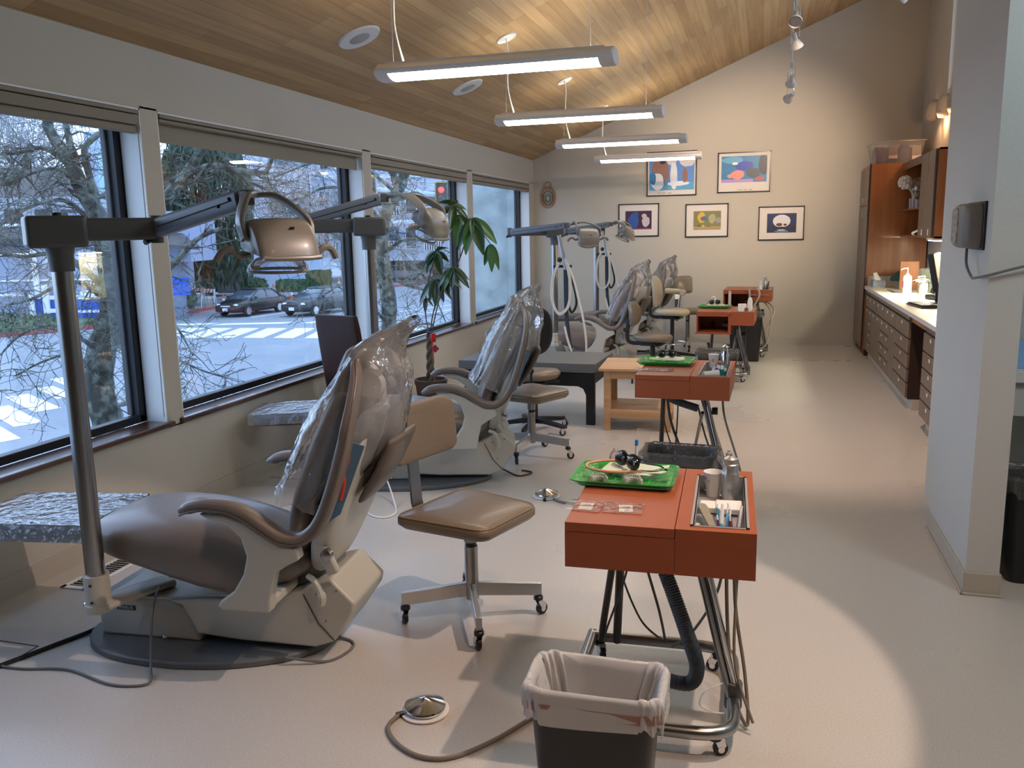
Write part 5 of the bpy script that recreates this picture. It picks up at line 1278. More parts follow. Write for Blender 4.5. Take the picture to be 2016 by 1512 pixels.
# sconces on the right wall
m_sc = M('plaster_sconce', (.42, .36, .30), .7)
def sconce(label, y, z, on=True):
    r = empty('wall_sconce', label, 'wall lamp', (XR, y, z), 0, 'curved wall sconces')
    rings = []
    for zz, s_ in ((-.10, .55), (-.04, .85), (.03, 1), (.10, .98), (.15, .8)):
        rings.append([Vector((-.11 * s_ * sin(pi * k / 14), .10 * s_ * cos(pi * k / 14), -zz)) for k in range(15)])
    MB().loft(rings, cap=False, closed=False).build('shade', m_sc, r, solid=.006)
    MB().lathe([(0, 0), (.022, .0), (.022, .04), (0, .04)], (-.04, 0, -.06), 14).build('bulb', M('warm_bulb', (1, .9, .7), .5, emit=((1, .62, .3), 25 if on else 1)), r)
    MB().b2(-.09, -.002, -.07, .07, -.095, -.09).build('slot', m_black, r)
    return r
sconce('curved plaster wall sconce at the left end of the row', 11.75, 3.03)
sconce('middle curved wall sconce glowing under the high window', 11.05, 3.00)
sconce('curved wall sconce nearest to the divider wall, below the high window', 10.45, 2.98)
lamp('sconce_glow', 'POINT', (1.87, 11.05, 2.80), (1.87, 11, 0), 5, (1, .58, .28), .03)
lamp('sconce_glow', 'POINT', (1.87, 10.45, 2.78), (1.87, 11, 0), 4, (1, .58, .28), .03)
# wall telephone unit on the divider wall
t = empty('wall_telephone', 'grey wall telephone box with worn front on the divider wall', 'telephone', (.918, 4.32, 1.635), 0)
MB().b2(-.012, 0, -.17, .16, -.10, .11).build('back_plate', m_black, t, bevel=.004)
rings = [[Vector((x, p[0] * s_ - .0, p[1] * s_ + .005)) for p in rrect(.29, .20, .05, 5)] for x, s_ in ((-.012, 1), (-.055, .98), (-.075, .88), (-.080, .6))]
m_tel = M('telephone_grey', (.19, .18, .165), .5)
MB().loft(rings).build('casing', m_tel, t, angle=50)
m_scr = M('worn_relief', (.34, .30, .265), .6, bump=(60, 1), nz=(55, .5))
MB().loft([[Vector((x, p[0] * s_ + .055, p[1] * s_ + .005)) for p in rrect(.13, .165, .03, 4)] for x, s_ in ((-.07, 1), (-.084, .94), (-.086, .7))]).build('worn_panel', m_scr, t)
MB().tube(cr([(-.04, -.02, -.095), (-.045, -.06, -.165), (-.04, -.15, -.215), (-.04, -.22, -.215), (.0, -.285, -.20), (.08, -.30, -.175), (.25, -.30, -.13)], 6), .006, 8).build('cord', m_cgrey, t)
o = MB().b2(-.008, 0, -.04, .04, -.03, .03).build('switch_plate', m_whitepl, bevel=.002); o.location = (.918, 4.66, 1.655); tag(o, 'white switch plate beside the wall telephone', 'switch')
o = MB().b2(-.006, 0, -.05, .05, -.06, .0).build('thermostat_plate', m_wallR, bevel=.002); o.location = (.918, 4.66, 1.62); tag(o, 'painted blank plate below the white switch plate', 'wall plate')
MB().ball((-.007, .0, -.03), (.003, .009, .009)).build('dial', m_cgrey, o)
# alcove behind the divider wall
t = empty('alcove_counter', 'white counter with drawer front behind the divider wall', 'counter', (1.06, 4.85, 0))
MB().b2(0, 1.6, 0, .56, .84, .90).build('worktop', M('white_worktop', (.72, .72, .69), .4), t, bevel=.004); MB().b2(.0, 1.6, .04, .54, .66, .84).build('drawer_front', m_wallR, t)
MB().b2(.10, .112, .035, .04, .66, .84).build('drawer_gap', m_cab, t)
o = MB().b2(0, .25, 0, .2, 0, .13).build('blue_carton', M('sky_blue_box', (.25, .48, .80), .5), bevel=.003); o.location = (1.20, 4.95, .90); tag(o, 'light blue carton on the white alcove counter', 'box')
lamp('cool_fill_lamp', 'POINT', (1.9, 2.7, 3.1), (2, 4, 0), 70, (.74, .90, 1), .3)  # unseen cool fill, added to brighten the front of the divider wall

# ================================================================ TRACK LIGHTS HANGING OVER THE ROOM
def track_head(r, p, aim, s_=1.0):
    a = Vector(aim).normalized(); p = Vector(p)
    h = MB().lathe([(0, -.055), (.020, -.055), (.020, -.0), (.028, .01), (.047, .05), (.047, .058), (.040, .05), (.02, .015), (0, .012)], p, 20, a).build('lamp_head', M('track_white', (.55, .55, .53), .4), r)
    MB().lathe([(0.0, .045), (.036, .045), (.036, .047), (0, .047)], p, 18, a).build('bulb_face', M('bulb_glass', (.35, .35, .35), .15, .5), h)
    s2 = a.orthogonal().normalized() * .052
    y = MB(); y.tube([p + s2, p + s2 + Vector((0, 0, .10)), p - s2 + Vector((0, 0, .10)), p - s2], .004, 6); y.build('yoke', MATS['track_white'], h)
    return h
xt = .19
tr_heads = [((.175, 7.0, at(1575, 78, 7.0).z), (.3, .5, -.8)), ((at(1558, 157, 8.4).x, 8.4, at(1558, 157, 8.4).z), (-.1, .8, -.6)), ((at(1556, 190, 8.9).x, 8.9, at(1556, 190, 8.9).z), (-.45, .8, -.35))]
for k, (p, a) in enumerate(tr_heads):
    p = Vector(p); r = empty('hanging_spotlight', 'white hanging track spotlight, ' + ['nearest and highest in the picture', 'middle one', 'lowest one in the picture'][k], 'spotlight', p, 0, 'hanging track spotlights')
    track_head(r, (0, 0, 0), a)
    zc = ceil_z(p.x) - p.z
    MB().cyl((0, 0, .10), (0, 0, zc), .0045, 8).build('stem', MATS['track_white'], r)
    MB().b2(-.014, .014, -.014, .014, .10, .15).build('stem_collar', MATS['track_white'], r, bevel=.003)
o = MB().b2(-.018, .018, -1.3, 1.2, -.03, 0).build('light_track', MATS['track_white'], bevel=.003); o.location = (.16, 7.9, ceil_z(.16) - .008); o.rotation_euler = (0, -math.atan(SL), 0); tag(o, 'white ceiling track carrying the hanging spotlights', 'light track')
p = at(1566, 40, 6.6)
r = empty('hanging_spotlight', 'white hanging track spotlight whose yokes cross at the top edge of the picture', 'spotlight', p, 0, 'hanging track spotlights')
track_head(r, (0, 0, .02), (.0, -.7, -.7)); MB().cyl((-.012, 0, .12), (-.012, 0, ceil_z(p.x) - p.z), .0045, 8).build('stem', MATS['track_white'], r)
MB().cyl((-.03, 0, -.06), (-.03, 0, .3), .003, 6).build('side_wire', MATS['track_white'], r)
a = at(1780, 2, 11.2)
o = MB().lathe([(0, 0), (.03, .02), (.10, .12), (.12, .2), (.10, .3), (0, .33)], (0, 0, 0), 8).build('paper_lantern', M('lantern_white', (.55, .55, .53), .7)); o.location = (a.x, 11.2, a.z - .03); tag(o, 'white paper lantern at the top edge near the right wall', 'lantern')
MB().cyl((0, 0, .33), (0, 0, ceil_z(a.x) - a.z + .03), .003, 6).build('lantern_cord', m_whitepl, o)

# ================================================================ PICTURES ON THE END WALL
m_pf = M('picture_frame_black', (.008, .006, .006), .3)
m_mat = M('picture_mat', (.68, .62, .56), .6)
def blobs(name, ground, items):
    return name, ground, items
def picture(label, u0, v0, u1, v1, ix0, iz0, ix1, iz1, ground, items, caption=None):
    a = at(u0, v0, YB - .01); b_ = at(u1, v1, YB - .01); x0, z1, x1, z0 = a.x, a.z, b_.x, b_.z; W, H = x1 - x0, z1 - z0
    r = empty('framed_picture', label, 'picture', ((x0 + x1) / 2, YB - .002, z0), 0, 'framed pictures on the end wall')
    f = MB(); t_ = .014
    f.b2(-W / 2, W / 2, -.022, 0, 0, t_); f.b2(-W / 2, W / 2, -.022, 0, H - t_, H); f.b2(-W / 2, -W / 2 + t_, -.022, 0, 0, H); f.b2(W / 2 - t_, W / 2, -.022, 0, 0, H)
    f.build('frame', m_pf, r, smooth=False)
    MB().b2(-W / 2 + t_, W / 2 - t_, -.010, -.006, t_, H - t_).build('mat', m_mat, r)
    px0, px1, pz0, pz1 = -W / 2 + ix0 * W, -W / 2 + ix1 * W, H * iz0, H * iz1
    pr = MB().b2(px0, px1, -.0115, -.0101, pz0, pz1).build('print', ground, r)
    pw, ph = px1 - px0, pz1 - pz0
    for k, (kind, m, cx, cz, sx, sz) in enumerate(items):
        y = -.0120 - .0002 * k
        mb = MB()
        X, Z = px0 + cx * pw, pz0 + cz * ph
        if kind == 'r':
            mb.b2(max(X - sx * pw / 2, px0), min(X + sx * pw / 2, px1), y, y + .0003, max(Z - sz * ph / 2, pz0), min(Z + sz * ph / 2, pz1))
        else:
            poly = []
            for q in range(24):
                an = 2 * pi * q / 24; w2 = 1 + .18 * mnoise.noise(Vector((cos(an) * 1.5, sin(an) * 1.5, k * 3.3))) * (0 if kind == 'o' else 1)
                poly.append((min(max(X + sx * pw / 2 * cos(an) * w2, px0), px1), min(max(Z + sz * ph / 2 * sin(an) * w2, pz0), pz1)))
            mb.prism(poly, y, y + .0003, 'xz')
        mb.build('colour_shape', m, pr, smooth=False)
    if caption:
        for k, (cx, w2) in enumerate(caption): MB().b2(-W / 2 + cx * W, -W / 2 + (cx + w2) * W, -.0108, -.0101, H * .055, H * .075).build('caption_line', M('caption_grey', (.35, .32, .30), .6), r)
    return r
P_ = lambda n, c: M('print_' + n, c, .4)
sky, cloud, brown, navy, sea, white, teal, coral, dark, violet, gold, olive, grey = P_('sky', (.10, .25, .60)), P_('cloud', (.65, .60, .62)), P_('brown', (.28, .13, .09)), P_('navy', (.010, .02, .09)), P_('sea', (.10, .35, .55)), P_('white', (.75, .78, .80)), P_('teal', (.02, .18, .38)), P_('coral', (.85, .25, .20)), P_('dark', (.02, .02, .03)), P_('violet', (.06, .015, .05)), P_('gold', (.65, .40, .05)), P_('olive', (.22, .20, .08)), P_('grey', (.30, .30, .28))
picture('framed seaside poster with white surf and clouds, upper left behind the last pendant light', 1274, 300, 1371, 384, .05, .13, .95, .93, sky,
        [('b', cloud, .85, .80, .35, .3), ('b', cloud, .50, .85, .25, .3), ('r', sea, .5, .10, 1.0, .25), ('b', brown, .25, .55, .40, .75), ('b', dark, .30, .82, .14, .16), ('b', white, .18, .25, .30, .5), ('b', white, .55, .40, .16, .8), ('b', white, .65, .18, .5, .12), ('b', brown, .80, .40, .12, .4), ('b', teal, .08, .35, .14, .4)], [(.22, .06), (.29, .1), (.42, .08)])
picture('framed underwater poster of deep blue water and coral, upper right', 1414, 301, 1516, 377, .07, .25, .93, .90, teal,
        [('b', sea, .25, .85, .5, .25), ('b', P_('deep_blue', (.02, .05, .40)), .50, .62, .42, .36), ('b', coral, .36, .30, .30, .34), ('b', coral, .20, .25, .14, .14), ('b', white, .30, .72, .14, .10), ('b', P_('rock', (.05, .07, .08)), .70, .35, .32, .40), ('b', dark, .92, .65, .2, .8), ('r', P_('sand', (.40, .25, .50)), .35, .06, .7, .12), ('b', P_('red_coral', (.50, .06, .06)), .85, .12, .2, .16)], [(.38, .1), (.5, .06), (.6, .06)])
picture('small framed print of blue and white shapes on purple, lower left', 1218, 402, 1297, 465, .17, .22, .82, .78, violet,
        [('b', P_('blue_fur', (.03, .09, .30)), .32, .45, .42, .8), ('b', P_('blue_fur', (.03, .09, .30)), .38, .8, .24, .3), ('b', P_('pale', (.55, .48, .47)), .78, .42, .30, .55), ('b', P_('pale', (.55, .48, .47)), .72, .72, .2, .24), ('r', P_('plum', (.18, .04, .09)), .62, .04, .7, .08)])
picture('small framed yellow and olive print, lower middle', 1350, 402, 1433, 466, .19, .22, .83, .78, olive,
        [('b', gold, .30, .65, .30, .55), ('b', P_('blue_glass', (.08, .16, .25)), .38, .60, .26, .26), ('b', P_('sage', (.40, .38, .20)), .68, .60, .26, .5), ('b', grey, .90, .5, .2, .3), ('r', P_('sand2', (.40, .30, .12)), .5, .1, 1, .16), ('r', P_('block', (.10, .14, .07)), .2, .22, .1, .12), ('r', gold, .36, .2, .08, .12), ('r', P_('brick', (.35, .1, .05)), .55, .2, .08, .12)])
picture('small framed night print with a big pale moon over water, lower right', 1494, 407, 1582, 472, .19, .22, .83, .79, navy,
        [('o', P_('moon', (.68, .66, .68)), .50, .60, .60, .66), ('r', dark, .5, .22, 1, .18), ('b', P_('reflection', (.10, .22, .42)), .5, .07, .5, .10), ('b', P_('moon', (.68, .66, .68)), .5, .14, .3, .05), ('b', P_('silhouette', (.10, .03, .03)), .42, .42, .22, .16), ('b', P_('silhouette', (.10, .03, .03)), .62, .41, .12, .12)])
a = at(1079, 386, YB - .01)
r = empty('ring_ornament', 'wall ornament of concentric coral and green rings by the window corner', 'ornament', (a.x, YB - .012, a.z))
for k, (sx, sz, m, dz) in enumerate(((.115, .155, P_('ring_coral', (.45, .15, .08)), -.02), (.098, .125, P_('ring_coral2', (.50, .22, .12)), -.02), (.078, .10, P_('ring_green', (.06, .09, .05)), -.025), (.058, .07, P_('ring_tan', (.40, .28, .18)), -.03), (.036, .045, P_('ring_green', (.06, .09, .05)), -.035), (.05, .05, P_('ring_coral', (.45, .15, .08)), .15))):
    MB().tube([(sx * cos(2 * pi * q / 36), 0, dz + sz * sin(2 * pi * q / 36)) for q in range(36)], .006, 6, closed=True).build('ring', m, r)
# ================================================================ OUTSIDE : STREET, HOUSES, TREES
GZ = -2.6
CR_ = Vector((RR[0][0], RR[1][0], 0)).normalized(); CD_ = Vector((-CR_.y, CR_.x, 0)); CANG = atan2(CR_.y, CR_.x)
def WP(u, v, D):
    d = [(u - 1008) / 1675.2 * D, (v - 756) / 1675.2 * D, D]
    return Vector([sum(RR[i][k] * d[k] for k in range(3)) for i in range(3)]) + Vector((0, 0, 1.65))
def GP(u, v, z=GZ):
    p = WP(u, v, 1) - Vector((0, 0, 1.65)); t_ = (z - 1.65) / p.z; return Vector((p.x * t_, p.y * t_, z))
def fbox(mb, u0, v0, u1, v1, D, th=.3):
    a, b_ = WP(u0, v1, D), WP(u1, v0, D); m_ = (a + b_) / 2
    w_ = (b_ - a).dot(CR_); h = b_.z - a.z
    return mb.box(Vector((m_.x, m_.y, (a.z + b_.z) / 2)) + CD_ * th / 2, (abs(w_), th, abs(h)), Matrix.Rotation(CANG, 3, 'Z'))
m_road = M('asphalt', (.25, .265, .285), .85, nz=(.35, .10))
m_paint = M('road_paint', (.80, .80, .80), .7)
m_walk = M('sidewalk_concrete', (.30, .31, .32), .85)
m_rcurb = M('red_curb', (.30, .07, .07), .7)
st = struct(MB().b2(-110, XO - .02, -40, 170, GZ - .3, GZ).build('street', m_road))
rp = MB()
def stripe(q, dz=.006):
    rp.add([(x, y, GZ + dz) for x, y in q], [tuple(range(len(q)))])
for k in range(-2, 9):
    x = -22.8 + k * 1.4; y = 31.5 + k * .15
    stripe([(x, y), (x + .95, y + .05), (x - .05, y + 3.75), (x - 1.05, y + 3.65)])
for a, b_ in (((-30.5, 34.9), (-26.6, 36.3)), ((-26.2, 36.1), (-22.8, 37.2)), ((-22.0, 37.5), (-18.5, 38.6))):
    stripe([a, (a[0] + .25, a[1] + .9), (b_[0] + .2, b_[1] + .9), b_])
for k in range(6):
    x = -14.6 - k * .9; y = 12.9 + k * 1.5
    stripe([(x, y), (x - 2.6, y + 1.5), (x - 2.85, y + .95), (x - .25, y - .6)] if k < 4 else [(x, y), (x - 2, y + 1.2), (x - 2.2, y + .7), (x - .2, y - .5)])
stripe([(-9.5, 9.0), (-12.6, 12.5), (-12.9, 12.2), (-9.8, 8.7)])
for a, b_ in (((-21.5, 37.5), (-17.0, 52.0)), ((-16.0, 33.5), (-11.5, 40.0)), ((-14.5, 30.0), (-10.5, 36.0)), ((-18.5, 40), (-15, 52)), ((-12.8, 26.5), (-10.5, 30)), ((-26.5, 40), (-25.8, 45))):
    stripe([a, (a[0] + .18, a[1]), (b_[0] + .18, b_[1]), b_])
ro = rp.build('road_marking', m_paint, st, smooth=False)
# sidewalks with red curb
sw = MB(); poly = [(-31.5, 33.0), (-31.0, 37.5), (-32.2, 45.5), (-30, 62), (-24, 84), (-80, 90), (-80, 20), (-36, 26)]
sw.prism(poly, GZ, GZ + .14); struct(sw.build('sidewalk', m_walk, smooth=False))
rc = MB().tube([Vector((x, y, GZ + .08)) for x, y in [(-36, 26), (-31.5, 33.0), (-31.0, 37.5), (-32.2, 45.5), (-30, 62), (-24, 84)]], 1, sec=[(a * .10, b_ * .09) for a, b_ in ((1, 1), (-1, 1), (-1, -1), (1, -1))], up=(0, 0, 1)).build('curb', m_rcurb); struct(rc)
# planted bank : ground cover at left
m_gc = M('ground_cover', (.085, .12, .055), .9, nz=(3, .5), bump=(6, 1))
def leafball(mb, c, r, n, s_, seed, flat=1.0, droop=0):
    rnd = random.Random(seed); c = Vector(c)
    for k in range(n):
        v = Vector((rnd.gauss(0, 1), rnd.gauss(0, 1), rnd.gauss(0, 1))).normalized() * (rnd.random() ** .33)
        p = c + Vector((v.x * r[0], v.y * r[1], v.z * r[2]))
        a = Vector((rnd.uniform(-1, 1), rnd.uniform(-1, 1), rnd.uniform(-1, 1) - droop)).normalized() * s_ * rnd.uniform(.6, 1.3)
        b_ = a.orthogonal().normalized() * s_ * .35
        mb.add([p - a, p + b_, p + a, p - b_], [(0, 1, 2, 3)])
    return mb
def bush(label, c, r, n, s_, seed, col, core=True, box=False):
    m = M('leaf_' + col[0], col[1], .7, nz=(4, .4))
    o = MB(); rnd = random.Random(seed)
    if box:
        for k in range(n):
            f = rnd.choice((0, 1, 2)); v = [rnd.uniform(-1, 1) for _ in range(3)]; v[f] = rnd.choice((-1, 1)) * rnd.uniform(.9, 1.05)
            p = Vector(c) + Matrix.Rotation(CANG, 3, 'Z') @ Vector((v[0] * r[0], v[1] * r[1], v[2] * r[2]))
            a = Vector((rnd.uniform(-1, 1), rnd.uniform(-1, 1), rnd.uniform(-1, 1))).normalized() * s_; b_ = a.orthogonal().normalized() * s_ * .5
            o.add([p - a, p + b_, p + a, p - b_], [(0, 1, 2, 3)])
        o.box(c, (r[0] * 1.9, r[1] * 1.9, r[2] * 1.9), Matrix.Rotation(CANG, 3, 'Z'))
    else:
        leafball(o, c, r, n, s_, seed); 
        if core: o.ball(c, tuple(q * .8 for q in r), 10, 6)
    ob = o.build('shrub', m, smooth=False); tag(ob, label, 'shrub', 'shrubs across the street'); return ob
gb = MB(); gb.prism([(-35.5, 26.5), (-31.8, 33), (-31.4, 36), (-38, 40), (-60, 36), (-60, 10)], GZ, GZ + .35); leafball(gb, (-38, 31, GZ + .4), (6, 7, .35), 2500, .16, 3)
o = gb.build('ground_cover', m_gc, smooth=False); o['kind'] = 'stuff'; tag(o, 'low green planting between the sidewalk and the blue house', 'plants')
# ---- blue-grey house
m_sid = M('blue_grey_siding', (.24, .28, .38), .7); m_trimw = M('house_trim_white', (.72, .74, .78), .6); m_blue = M('bright_blue_panel', (.012, .085, .42), .6)
m_dkw = M('house_window_dark', (.012, .012, .015), .15); m_shin = M('shingles', (.085, .075, .07), .85, nz=(3, .3)); m_ltb = M('light_blue_wall', (.36, .55, .68), .7); m_grw = M('grey_wall', (.30, .33, .38), .7)
h = empty('blue_house', 'blue grey house with bright blue panels and white trim across the street', 'house', GP(150, 660), CANG)
def hp(name, mat, u0, v0, u1, v1, D, th=.12, parent=None):
    o = fbox(MB(), u0, v0, u1, v1, D, th).build(name, mat, parent or h, smooth=False)
    q = (parent or h)
    o.matrix_parent_inverse = Matrix.Identity(4)
    R_ = Matrix.Translation(h.location) @ Matrix.Rotation(CANG, 4, 'Z') if q == h else None
    if q == h: o.data.transform(R_.inverted())
    return o
D0 = 44
hp('wall', m_sid, -260, 500, 300, 668, D0, 6)
hp('upper_wall', m_grw, -260, 385, 255, 505, D0 + 1.2, 5)
hp('gable_wall', m_sid, 140, 415, 372, 520, D0 + .6, 4)
hp('fascia', m_trimw, -260, 548, 200, 560, D0 - .2)
hp('siding_panel', M('pale_siding', (.26, .30, .42), .7), 60, 492, 120, 530, D0 - .25)
hp('number_board', M('number_board', (.40, .45, .58), .7), 72, 490, 200, 528, D0 - .35)
tx = text_obj('house_number', '1903', .36, m_trimw, (0, 0, 0), (0, 0, 0), None, .01)
tx.data.transform(Matrix.Rotation(pi / 2, 4, 'X')); tx.parent = h
pos = Matrix.Rotation(-CANG, 3, 'Z') @ (WP(95, 511, D0 - .5) - h.location); tx.location = pos
for u in (66, 198): hp('post', m_trimw, u, 470, u + 7, 620, D0 - .5)
hp('post', m_trimw, 84, 560, 95, 618, D0 - .6); hp('post', m_trimw, 58, 575, 66, 622, D0 - .6)
hp('window_band', m_dkw, 0, 528, 75, 572, D0 - .05); 
for u0, u1 in ((88, 122), (160, 178), (182, 200), (100, 112)): hp('window', m_dkw, u0, 522, u1, 572, D0 - .15)
hp('window_frame', m_trimw, 158, 516, 204, 523, D0 - .4); hp('window_frame', m_trimw, 158, 572, 204, 582, D0 - .4); hp('window_frame', m_trimw, 178, 520, 182, 576, D0 - .4)
hp('blue_panel', m_blue, 66, 588, 92, 618, D0 - .3); hp('blue_panel', m_blue, 92, 590, 200, 640, D0 - .3); hp('blue_panel', m_blue, 228, 556, 268, 606, D0 - .3); hp('blue_panel', m_blue, 322, 546, 372, 582, D0 - .1)
hp('light_wall', m_ltb, 225, 522, 300, 552, D0 - .15); hp('trim', m_trimw, 225, 550, 300, 557, D0 - .5); hp('trim', m_trimw, 92, 580, 210, 590, D0 - .5); hp('trim', m_trimw, 92, 608, 110, 616, D0 - .7)
hp('trim', m_trimw, -260, 578, 50, 588, D0 - .5); hp('trim', m_trimw, 60, 482, 300, 488, D0 - .5); hp('trim', m_trimw, 150, 610, 215, 616, D0 - .7)
hp('eave', m_trimw, 0, 440, 62, 446, D0 - .8)
rf = MB(); a, b_, c_, d_ = WP(-260, 470, D0 - 1.2), WP(62, 470, D0 - 1.2), WP(30, 405, D0 + 3), WP(-260, 405, D0 + 3); rf.add([a, b_, c_, d_, a - Vector((0, 0, .15)), b_ - Vector((0, 0, .15))], [(0, 1, 2, 3), (0, 4, 5, 1)])
a, b_, c_, d_ = WP(130, 470, D0 - 1.0), WP(392, 486, D0 - 1.0), WP(330, 436, D0 + 2), WP(200, 420, D0 + 2); rf.add([a, b_, c_, d_, a - Vector((0, 0, .15)), b_ - Vector((0, 0, .15))], [(0, 1, 2, 3), (0, 4, 5, 1)])
a, b_, c_, d_ = WP(-260, 395, D0 + 1), WP(190, 395, D0 + 1), WP(160, 330, D0 + 5), WP(-260, 330, D0 + 5); rf.add([a, b_, c_, d_, a - Vector((0, 0, .15)), b_ - Vector((0, 0, .15))], [(0, 1, 2, 3), (0, 4, 5, 1)])
o = rf.build('roof', m_shin, h, smooth=False); o.data.transform((Matrix.Translation(h.location) @ Matrix.Rotation(CANG, 4, 'Z')).inverted())
for u in (10, 70, 120): hp('upper_window', m_dkw, u, 412, u + 34, 450, D0 + 1.1)
# light tower building
h2 = h
t_ = empty('pale_tower', 'pale blue building rising behind the blue house', 'building', GP(215, 620), CANG)
def part_of(root, name, mat, mb):
    o = mb.build(name, mat, root, smooth=False); o.data.transform((Matrix.Translation(root.location) @ Matrix.Rotation(root.rotation_euler[2], 4, 'Z')).inverted()); return o
part_of(t_, 'wall', M('tower_blue', (.42, .50, .75), .7), fbox(MB(), 182, 262, 212, 560, 58, 6))
part_of(t_, 'side_wall', M('tower_cyan', (.42, .68, .82), .7), fbox(MB(), 205, 300, 262, 560, 57, 5))
part_of(t_, 'roof_band', M('tower_white', (.85, .87, .9), .6), fbox(MB(), 200, 282, 262, 304, 56.5, 4))
part_of(t_, 'gutter', m_trimw, MB().tube([WP(212, 402, 50), WP(262, 425, 50)], .12, 6))
# apartment building
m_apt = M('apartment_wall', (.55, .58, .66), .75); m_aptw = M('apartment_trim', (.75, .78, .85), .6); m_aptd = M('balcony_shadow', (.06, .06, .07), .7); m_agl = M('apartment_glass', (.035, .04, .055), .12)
ap = empty('apartment_building', 'grey white apartment block with balconies and dark windows across the street', 'building', GP(600, 570), CANG)
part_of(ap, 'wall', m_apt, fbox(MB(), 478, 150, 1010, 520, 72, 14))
cols_ = [(540, 562, 'w'), (575, 612, 'b'), (630, 648, 'w'), (655, 695, 'b'), (712, 730, 'w'), (745, 785, 'b'), (800, 818, 'w'), (835, 872, 'b'), (885, 905, 'w')]
for r_i, (v0, v1) in enumerate(((212, 250), (290, 332), (378, 420), (448, 488))):
    for (u0, u1, k) in cols_:
        if k == 'w':
            f = part_of(ap, 'window_frame', m_aptw, fbox(MB(), u0 - 2, v0 - 2, u1 + 2, v1 + 2, 71.9, .15)); 
            g = fbox(MB(), u0, v0, u1, v1, 71.7, .15).build('window_pane', m_agl, f, smooth=False); g.data.transform((Matrix.Translation(ap.location) @ Matrix.Rotation(CANG, 4, 'Z')).inverted())
        else:
            f = part_of(ap, 'balcony_shade', m_aptd, fbox(MB(), u0, v0 - 2, u1, v1 + 4, 71.85, .1))  # flat dark panel, recess shade painted as its colour
            g = MB()
            for q in range(9): fbox(g, u0 + (u1 - u0) * q / 8.0, v1 - 12, u0 + (u1 - u0) * q / 8.0 + 1, v1 + 4, 71.4, .05)
            fbox(g, u0, v1 - 14, u1, v1 - 12, 71.4, .06)
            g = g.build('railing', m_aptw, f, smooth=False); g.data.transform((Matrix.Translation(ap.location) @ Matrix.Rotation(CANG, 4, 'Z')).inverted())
for v in (262, 345, 435): part_of(ap, 'floor_band', m_aptw, fbox(MB(), 478, v, 1010, v + 4, 71.8, .15))
for v in (262,): part_of(ap, 'eave', m_shin, fbox(MB(), 470, 140, 1010, 152, 70.5, 15))
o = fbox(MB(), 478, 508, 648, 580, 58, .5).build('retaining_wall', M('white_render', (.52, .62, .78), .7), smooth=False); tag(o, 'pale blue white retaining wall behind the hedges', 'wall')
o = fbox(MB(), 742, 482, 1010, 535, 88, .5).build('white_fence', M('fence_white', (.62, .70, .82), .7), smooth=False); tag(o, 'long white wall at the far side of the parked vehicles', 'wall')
o = fbox(MB(), 428, 535, 480, 578, 57, 2).build('concrete_wall', M('mossy_concrete', (.14, .16, .17), .85, nz=(1.2, .5)), smooth=False); tag(o, 'dark mossy concrete wall behind the cedar trunks', 'wall')
o = fbox(MB(), 318, 470, 432, 578, 60, 3).build('dark_shed', M('shed_dark', (.03, .032, .036), .8), smooth=False); tag(o, 'dark shed behind the cedar', 'shed')
c = GP(579, 592); k = WP(580, 560, 55)
bush('trimmed box hedge in front of the pale retaining wall', WP(579, 562, 54), (1.0, .6, .35), 900, .09, 1, ('hedge', (.035, .075, .025)), box=True)
bush('taller square hedge right of the trimmed one', WP(628, 548, 56), (.72, .6, .5), 800, .09, 2, ('hedge', (.035, .075, .025)), box=True)
bush('spiky shrub left of the trimmed hedge', WP(508, 565, 53), (.7, .5, .6), 500, .16, 3, ('spiky', (.03, .085, .03)), core=False)
bush('round grey green shrub beside the red curb', WP(364, 590, 49), (.75, .7, .75), 900, .10, 4, ('sage', (.10, .13, .08)))
bush('bright green shrub below the third window', WP(885, 655, 33), (.75, .6, .40), 900, .07, 5, ('lime', (.10, .20, .03)))
bush('small dark shrub at the foot of the street sign', WP(18, 633, 43), (.35, .35, .45), 300, .09, 6, ('dark', (.03, .05, .02)))
# cedar
m_ced = M('cedar_green', (.020, .055, .030), .8, nz=(1.5, .6)); m_cbark = M('cedar_bark', (.15, .095, .085), .9, nz=(6, .3))
cd = empty('cedar_tree', 'dark green drooping cedar with two reddish trunks across the street', 'tree', GP(410, 600))
def rel(o, root): o.data.transform(Matrix.Translation(root.location).inverted()); return o
for u in (402, 416): rel(MB().tube([WP(u, 585, 54), WP(u - 2, 500, 54), WP(u - 4, 300, 54)], [.22, .20, .15], 10).build('trunk', m_cbark, cd), cd)
rnd = random.Random(7); fo = MB()
for k in range(9500):
    v = rnd.uniform(215, 552); half = 38 + 50 * min(1, (v - 200) / 160); u = 398 + rnd.uniform(-1, 1) * half * 1.12; D = 54 + rnd.uniform(-2.6, 1.6)
    if v > 515 and rnd.random() < .55: continue
    p = WP(u, v, D); L = rnd.uniform(.4, .95); s_ = Vector((rnd.uniform(-.35, .35), rnd.uniform(-.35, .35), -1)).normalized() * L; w2 = Vector((rnd.uniform(-1, 1), rnd.uniform(-1, 1), 0)).normalized() * rnd.uniform(.05, .11)
    fo.add([p, p + s_ * .45 + w2, p + s_, p + s_ * .45 - w2], [(0, 1, 2, 3)])
rel(fo.build('foliage', m_ced, cd, smooth=False), cd)
